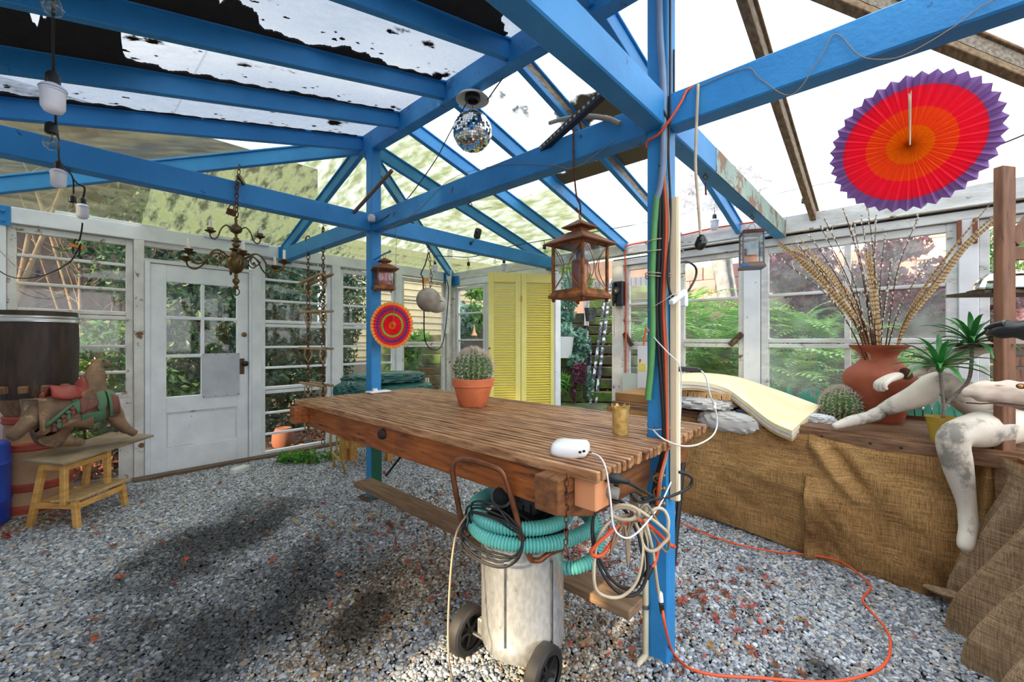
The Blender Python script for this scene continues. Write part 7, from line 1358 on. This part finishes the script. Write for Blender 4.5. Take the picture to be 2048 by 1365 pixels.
# ferns
def frond_mb(L, seed):
    rg = random.Random(seed); b = MB(); n = 17; pts = []; p = V((0,0,0)); an = 1.25
    for i in range(n+1): pts.append(p.copy()); p = p+V((math.cos(an), 0, math.sin(an)))*L/n; an -= .105+rg.uniform(-.01,.01)
    b.tube(pts, [lerp(.004,.001,i/n) for i in range(n+1)], 4)
    for i in range(2, n+1):
        tn = (pts[i]-pts[i-1]).normalized(); nn = V((-tn.z,0,tn.x)); w_ = L*.17*math.sin(math.pi*(.10+.88*i/n))**.8
        for s_ in (-1, 1):
            d_ = V((0,s_,0))*.93+tn*.38; a = pts[i]; e = a+d_*w_-nn*w_*.12; m_ = a+d_*w_*.45; h_ = tn*L*.020; b._add([a-h_*.3, m_-h_, e, m_+h_], [(0,1,2),(0,2,3)])
    return b
FR = []
def fern(lab, base, n, L, seed, m='fern_leaf'):
    rg = random.Random(seed); t = thing('fern', lab, 'fern', base); b = frond_mb(L, seed); b.v = [tuple(V(v)+V(base)) for v in b.v]; s0 = add('frond', b, M[m], t)
    for i in range(n):
        c = s0 if i == 0 else piece(s0, t); c.rotation_euler = (rg.uniform(-.2,.2), rg.uniform(-.25,.35), i*2.4+rg.uniform(-.3,.3)); c.scale = (rg.uniform(.7,1.1),)*3
where = ['behind the pane right of the near post', 'in the middle of the window right of the near post', 'low behind the pane above the foam pad', 'at the sill left of the tall urn', 'left of the feathers, upper of its pair', 'left of the feathers, lower and nearer the glass', 'right behind the tall urn', 'between the urn and the dracaena, in the glass', 'behind the raised plaster knee', 'beside the telephone post', 'in the strip between near post and doorway', 'far up beside the grey trunk']
where += ['against the glass beneath the candle lantern', 'in the upper pane beside the white post', 'under the pink wall, farthest along', 'low in the corner of the big window', 'rising above the foam pad, tallest', 'tucked at the brown corner brace', 'behind the left feathers in the lower pane', 'at the foot of the purple maple']
spots = [(1395,640,5.6),(1440,650,5.7),(1420,740,5.2),(1555,720,5.0),(1590,640,5.5),(1560,780,4.7),(1670,700,5.0),(1800,720,4.4),(1880,760,3.9),(1290,660,6.2),(1320,650,6.4),(1475,610,6.4),(1500,700,5.0),(1470,660,5.3),(1380,590,6.2),(1540,770,4.8),(1420,680,5.0),(1470,740,4.9),(1600,740,4.9),(1640,650,5.5)]
for i, ((px, py, d_), wh) in enumerate(zip(spots, where)):
    c = P(px, py+40, d=d_); b = fern('green fern '+wh, c, 13, .95 if i not in (8,7) else .7, 200+i)
b = MB(); g = np.random.default_rng(9)
for i in range(26): px, py = g.uniform(1360,1940), g.uniform(700,800); c = P(px, py, d=g.uniform(4.9,5.8)); b.leaves((c.x,c.y,c.z),(.35,.3,.22), 150, .10, 3.2, 300+i, .2)
add('undergrowth', b, M['fern_leaf'], label='dense green undergrowth along the foot of the bank', cat='plants', kind='stuff')
bush('japanese_maple', 'purple leaved maple behind the feathers, upper left of the big window', 'tree', [(P(1590,540,d=6.2),(.75,.5,.42)),(P(1640,590,d=6.0),(.6,.4,.35))], 'maple', 3800, .085, [(P(1600,680,d=6.3),P(1600,560,d=6.3),.03)], seed=401)
bush('japanese_maple', 'purple and red maple filling the upper right of the big window', 'tree', [(P(1740,560,d=5.8),(.7,.4,.25)),(P(1830,600,d=5.4),(.7,.4,.28)),(P(1790,500,d=6.0),(.8,.4,.16)),(P(1880,560,d=5.2),(.3,.3,.3))], 'maple', 4200, .08, [(P(1790,700,d=5.8),P(1780,560,d=5.8),.03)], seed=411)
bush('pale_grass', 'pale green grass tuft behind the last pane by the shelf upright', 'grass', [(P(1985,510,d=4.4),(.3,.3,.4)),(P(1990,560,d=4.2),(.3,.3,.2))], 'fresh', 420, .3, el=12, seed=421)
bush('dry_shrub', 'dry pinkish shrub under the grass tuft by the shelf upright', 'shrub', [(P(1985,620,d=4.2),(.3,.3,.3))], 'maple', 500, .07, seed=425)
t = thing('stone_blocks', 'stacked grey stones in the bank behind the bare feathers', 'stones', P(1800, 680, d=5.9)); rg = random.Random(6)
for i in range(16): c = P(1720+rg.uniform(-30,180), 640+20*(i % 4)+rg.uniform(-4,4), d=6.0+rg.uniform(-.1,.1)); b = MB(); b.box(c, (.35*rg.uniform(.7,1.2), .45, .14), Euler((0,0,rg.uniform(-.2,.2)))); add('stone', b, mat('bank_stone', (150,146,140), (112,108,104), rough=.9, scale=5, bump=.3) if i == 0 else bpy.data.materials['bank_stone'], t, bevel=.03)
# unseen trees added off the eave side to keep low sun off the roof
for i, y in enumerate((-2.9, .2, 4.6)): bush('added_shade_tree', ('first','second','third')[i]+' unseen tree added to shade the roof, counted from the back wall', 'tree', [((-6.5, y, 6.6),(1.9,2.1,2.2))], 'dark_leaf', 1500, .55, [((-6.5,y,0),(-6.5,y,5.5),.16)], seed=500+i)
# ------------------------------------------------------------------ weeds and fallen leaves indoors
b = MB(); g = np.random.default_rng(12); c = P(608, 925, Z=.06); t = thing('weeds', 'low green weeds growing at the sill under the chain ladder', 'weeds', c)
for i in range(9): q = c+_R*g.uniform(-.22,.28)+_F*g.uniform(-.05,.12); b.leaves((q.x,q.y,q.z+.05),(.10,.08,.06), 70, .045, 1.7, 600+i, .2)
add('foliage', b, M['fresh'], t, kind='stuff')
b = MB(); c = P(8, 1030, Z=.04); b.leaves((c.x,c.y,c.z+.05),(.08,.06,.05), 70, .05, 1.7, 620, .2); add('small_weed', b, M['fresh'], label='small green weed by the blue barrel', cat='weed', kind='stuff')
cols = {'orange': (196,92,50), 'red': (186,52,44), 'brown': (140,84,58), 'yellow': (206,150,70), 'pink': (206,104,92)}
def maple(nm_, c):
    b = MB(); n = 7; vs = [(0,0,0)]; fs = []
    for i in range(2*n+1):
        a = -2.5+5.0*i/(2*n); r = (1.0 if i % 2 else .42)*(1-.25*abs(a)/2.5); vs.append((r*math.cos(a)*.024, r*math.sin(a)*.024, .006*(i % 2)-.004*r))
    for i in range(2*n): fs.append((0, i+1, i+2))
    b._add(vs, fs); b.tube([(0,0,0),(-.02,0,.002)], .0008, 4); return add('fallen_leaf', b, mat('leaf_'+nm_, c, tuple(int(x*.72) for x in c), rough=.7, scale=40, trans=.2), label='', cat='leaf', origin=(0,0,0))
LV = {k: maple(k, c) for k, c in cols.items()}; first = set(); rg = random.Random(77); n_l = 0
where_l = {'orange': 'orange maple leaf lying on the gravel', 'red': 'deep red maple leaf lying on the gravel', 'brown': 'curled brown maple leaf lying on the gravel', 'yellow': 'small yellow leaf lying on the gravel', 'pink': 'pinkish red maple leaf lying on the gravel'}
while n_l < 290:
    z_ = rg.random()
    if z_ < .30: px, py = rg.gauss(1180,80), rg.gauss(1110,60)
    elif z_ < .5: px, py = rg.gauss(760,160), rg.gauss(1060,70)
    elif z_ < .62: px, py = rg.gauss(1440,70), rg.gauss(1200,70)
    elif z_ < .75: px, py = rg.gauss(960,120), rg.gauss(920,30)
    elif z_ < .82: px, py = rg.gauss(120,80), rg.gauss(1060,30)
    else: px, py = rg.uniform(0,2000), rg.uniform(960,1360)
    if py < 860: continue
    q = P(px, py, Z=-.01); 
    if not (XL+.1 < q.x < fe(q.y)-.2 and -.1 < q.y < 5.2): continue
    k_ = rg.choices(list(LV), (5,3,5,1,3))[0]; s_ = LV[k_]
    if k_ in first: s_ = s_.copy(); COL.objects.link(s_)
    first.add(k_); s_.location = (q.x, q.y, gz(q.y)+.020); s_.rotation_euler = (rg.gauss(0,.35), rg.gauss(0,.35), rg.uniform(0,6.28)); s_.scale = (rg.uniform(.8,1.6),)*3; 
    zn = 'under the slatted table' if 1.1 < q.x < 2.25 and .7 < q.y < 3.2 else 'in front of the burlap bench' if q.x > 2.25 and q.y < 2.1 else 'near the doorway behind the table' if q.x > 2.25 else 'around the step stool and white door' if q.y > 3.3 else 'beside the vacuum' if q.x > .75 and q.y < 1.9 else 'on the open wet gravel'
    s_['label'] = where_l[k_].replace('lying on the gravel', 'lying '+zn); s_['group'] = where_l[k_].split(' lying')[0]+' scatter '+zn; n_l += 1
for i, (px, py) in enumerate(((590,1062),(660,1066),(745,1050),(712,1072),(640,1050),(1090,1300),(1170,1285))):
    q = P(px, py, Z=0); b = MB(); a = rg.uniform(0,3); d_ = V((math.cos(a), math.sin(a), 0)); b.beam(V((q.x,q.y,gz(q.y)+.018))-d_*.035, V((q.x,q.y,gz(q.y)+.022))+d_*.035, .018, .010); add('wood_chip', b, M['rung'], label='tan wood chip lying on the gravel', cat='wood chip', group='wood chips on the gravel')
g = np.random.default_rng(21); b = MB()
for px, py, n_, sp in ((1160,1120,260,.28),(1060,1000,130,.3),(800,1060,60,.22),(960,900,240,.45),(1440,1200,90,.22),(880,1180,60,.22),(100,1060,70,.2),(1250,1250,60,.2)):
    c = P(px, py, Z=0); q_ = np.column_stack([g.normal(c.x, sp, n_), g.normal(c.y, sp, n_)])
    for x_, y_ in q_:
        if XL+.1 < x_ < fe(y_)-.15 and -.1 < y_ < 5.2: b.leaves((x_, y_, gz(y_)+.018), (.004,.004,.003), 1, .030, 1.6, int(abs(x_*9999+y_*777)) % 99991, 0)
add('leaf_litter', b, mat('red_leaf_bits', (176,96,70), (122,74,54), rough=.75, scale=8, island=.5), label='small red and brown bits of leaves strewn through the gravel', cat='leaves', kind='stuff')
b = MB(); q = P(480, 945, Z=.05); b.box(q+V((0,0,.025)), (.16,.08,.06), Euler((0,0,.4))); add('white_offcut', b, M['white_weather'], label='white block lying on the gravel in front of the door sill', cat='block', bevel=.01)
# ------------------------------------------------------------------ gravel: uncountable pebbles laid by geometry nodes
def gravel():
    g = RNG; cam_xy = np.zeros(2)
    def layer(n, x0, x1, y0, y1, pw):
        q = np.column_stack([g.uniform(x0, x1, n), g.uniform(y0, y1, n)]); d = np.hypot(q[:,0], q[:,1])
        keep = g.random(n) < np.clip((3.0/np.maximum(d, .8))**pw, 0, 1); return q[keep], d[keep]
    q, d = layer(340000, XL+.05, 4.3, -.5, 5.28, .5)
    f = np.array([math.cos(HEAD), math.sin(HEAD)]); r = np.array([math.sin(HEAD), -math.cos(HEAD)])
    dep = q@f; lat = q@r; k = (dep > .9) & (np.abs(lat) < dep*1.28+.15); q, d = q[k], d[k]
    n = len(q); zz = np.array([gz(y) for y in q[:,1]])
    zz += g.uniform(-.004, .004, n)
    # wet, muddy stain running across the floor, with its own outline
    def noise2(x, y): return (np.sin(3.1*x+1.3*np.sin(2.3*y))+np.sin(4.7*y+1.7*np.sin(3.9*x+.5))+.6*np.sin(9.1*x+2)*np.sin(8.3*y+1))/2.6
    line = [(P(500,1050,Z=0)), P(300,1200,Z=0), P(480,1260,Z=0), P(640,1170,Z=0)]
    def blob(c, ru, rv, ang):
        c = np.array(c[:2]); e = np.array([math.cos(ang), math.sin(ang)]); t = q-c; a = t@e/ru; b_ = (t[:,0]*-e[1]+t[:,1]*e[0])/rv
        return np.exp(-(a*a+b_*b_))
    sv = lambda a, c: math.atan2(c.y-a.y, c.x-a.x)
    A, B_ = P(560,1010,Z=0), P(230,1240,Z=0); m1 = (A+B_)/2
    wet = 1.5*blob(m1, (A-B_).length*.56, .34, sv(A,B_))
    A, B_ = P(700,1120,Z=0), P(440,1330,Z=0); wet = np.maximum(wet, 1.45*blob((A+B_)/2, (A-B_).length*.62, .27, sv(A,B_)))
    wet = np.maximum(wet, 1.12*blob(P(480,1250,Z=0), 1.0, .62, sv(P(700,1120,Z=0),P(440,1330,Z=0)))); wet = np.maximum(wet, 1.15*blob(P(720,1240,Z=0), .35, .2, .5)); wet = np.maximum(wet, 1.0*blob(P(1640,1310,Z=0), .16, .09, .3)); wet = np.maximum(wet, .9*blob(P(1500,1130,Z=0), .12, .07, .9))
    wet = np.clip(wet*1.3+.46*noise2(q[:,0]*2.1, q[:,1]*2.1)-.42+g.normal(0,.13,n), 0, 1)
    earthy = np.clip(1.1*np.maximum(np.maximum(blob(P(800,1180,Z=0), .8, .35, .4), blob(P(60,1060,Z=0), .35, .25, 0)), 1.0*blob(P(1150,1330,Z=0), .5, .3, .3))+.25*noise2(q[:,0], q[:,1])-.15, 0, 1)
    pal = np.array([lin(c)[:3] for c in ((196,200,206),(168,174,182),(142,149,158),(120,127,136),(180,184,188),(214,216,220),(156,156,156),(104,110,118),(164,166,170),(190,172,152))])
    warm = np.array([lin(c)[:3] for c in ((176,160,138),(150,134,112),(128,112,92),(196,182,158),(164,128,96),(112,98,82),(186,170,150),(140,128,114),(206,196,178),(122,116,108))])
    i = g.integers(0, 10, n); c = np.where((g.random(n) < earthy)[:,None], warm[i], pal[i])*g.uniform(.70, 1.05, (n,1)); c *= (1-.84*wet)[:,None]
    me = bpy.data.meshes.new('gravel'); me.from_pydata(np.column_stack([q, zz]).tolist(), [], [])
    at = me.attributes.new('tone', 'FLOAT_COLOR', 'POINT'); at.data.foreach_set('color', np.column_stack([c, np.ones(n)]).astype(np.float32).ravel())
    siz = g.lognormal(0, .26, n)*np.clip(.0060+.0006*d, .0062, .0092); at = me.attributes.new('siz', 'FLOAT', 'POINT'); at.data.foreach_set('value', siz.astype(np.float32))
    rot = np.column_stack([g.normal(0, .35, n), g.normal(0, .35, n), g.uniform(0, 6.28, n)]); at = me.attributes.new('rot', 'FLOAT_VECTOR', 'POINT'); at.data.foreach_set('vector', rot.astype(np.float32).ravel())
    o = bpy.data.objects.new('gravel', me); COL.objects.link(o); tag(o, 'grey river gravel covering the floor, partly dark and wet', 'gravel', kind='stuff')
    m, nt, b = nodes_of('pebble'); a = nt.nodes.new('ShaderNodeAttribute'); a.attribute_type = 'INSTANCER'; a.attribute_name = 'tone'
    ln(nt, a.outputs['Color'], b.inputs['Base Color']); b.inputs['Roughness'].default_value = .62; b.inputs['Specular IOR Level'].default_value = .35
    pc = bpy.data.collections.new('pebbles')
    for s in range(6):
        bm = bmesh.new(); bmesh.ops.create_icosphere(bm, subdivisions=2, radius=1); rr = random.Random(s)
        k = [rr.uniform(0, 6) for _ in range(6)]
        for v in bm.verts:
            p = v.co; v.co = p*(1+.16*math.sin(2.2*p.x+k[0])+.14*math.sin(2.6*p.y+k[1])+.1*math.sin(3*p.z+k[2])); v.co.x *= 1.25; v.co.z *= .55
        pm = bpy.data.meshes.new('pebble'); bm.to_mesh(pm); bm.free(); pm.polygons.foreach_set('use_smooth', [True]*len(pm.polygons)); pm.materials.append(m)
        pc.objects.link(bpy.data.objects.new('pebble', pm))
    ng = bpy.data.node_groups.new('lay_gravel', 'GeometryNodeTree'); ng.interface.new_socket('Geometry', in_out='INPUT', socket_type='NodeSocketGeometry'); ng.interface.new_socket('Geometry', in_out='OUTPUT', socket_type='NodeSocketGeometry')
    N = ng.nodes.new; gi, go = N('NodeGroupInput'), N('NodeGroupOutput'); ip = N('GeometryNodeInstanceOnPoints'); ci = N('GeometryNodeCollectionInfo')
    ci.inputs[0].default_value = pc; ci.inputs['Separate Children'].default_value = True; ci.inputs['Reset Children'].default_value = True
    sa = N('GeometryNodeInputNamedAttribute'); sa.data_type = 'FLOAT'; sa.inputs[0].default_value = 'siz'
    ra_ = N('GeometryNodeInputNamedAttribute'); ra_.data_type = 'FLOAT_VECTOR'; ra_.inputs[0].default_value = 'rot'
    L = ng.links.new; L(gi.outputs[0], ip.inputs['Points']); L(ci.outputs[0], ip.inputs['Instance']); ip.inputs['Pick Instance'].default_value = True
    L(sa.outputs[0], ip.inputs['Scale']); L(ra_.outputs[0], ip.inputs['Rotation']); L(ip.outputs[0], go.inputs[0])
    md = o.modifiers.new('lay', 'NODES'); md.node_group = ng
gravel()
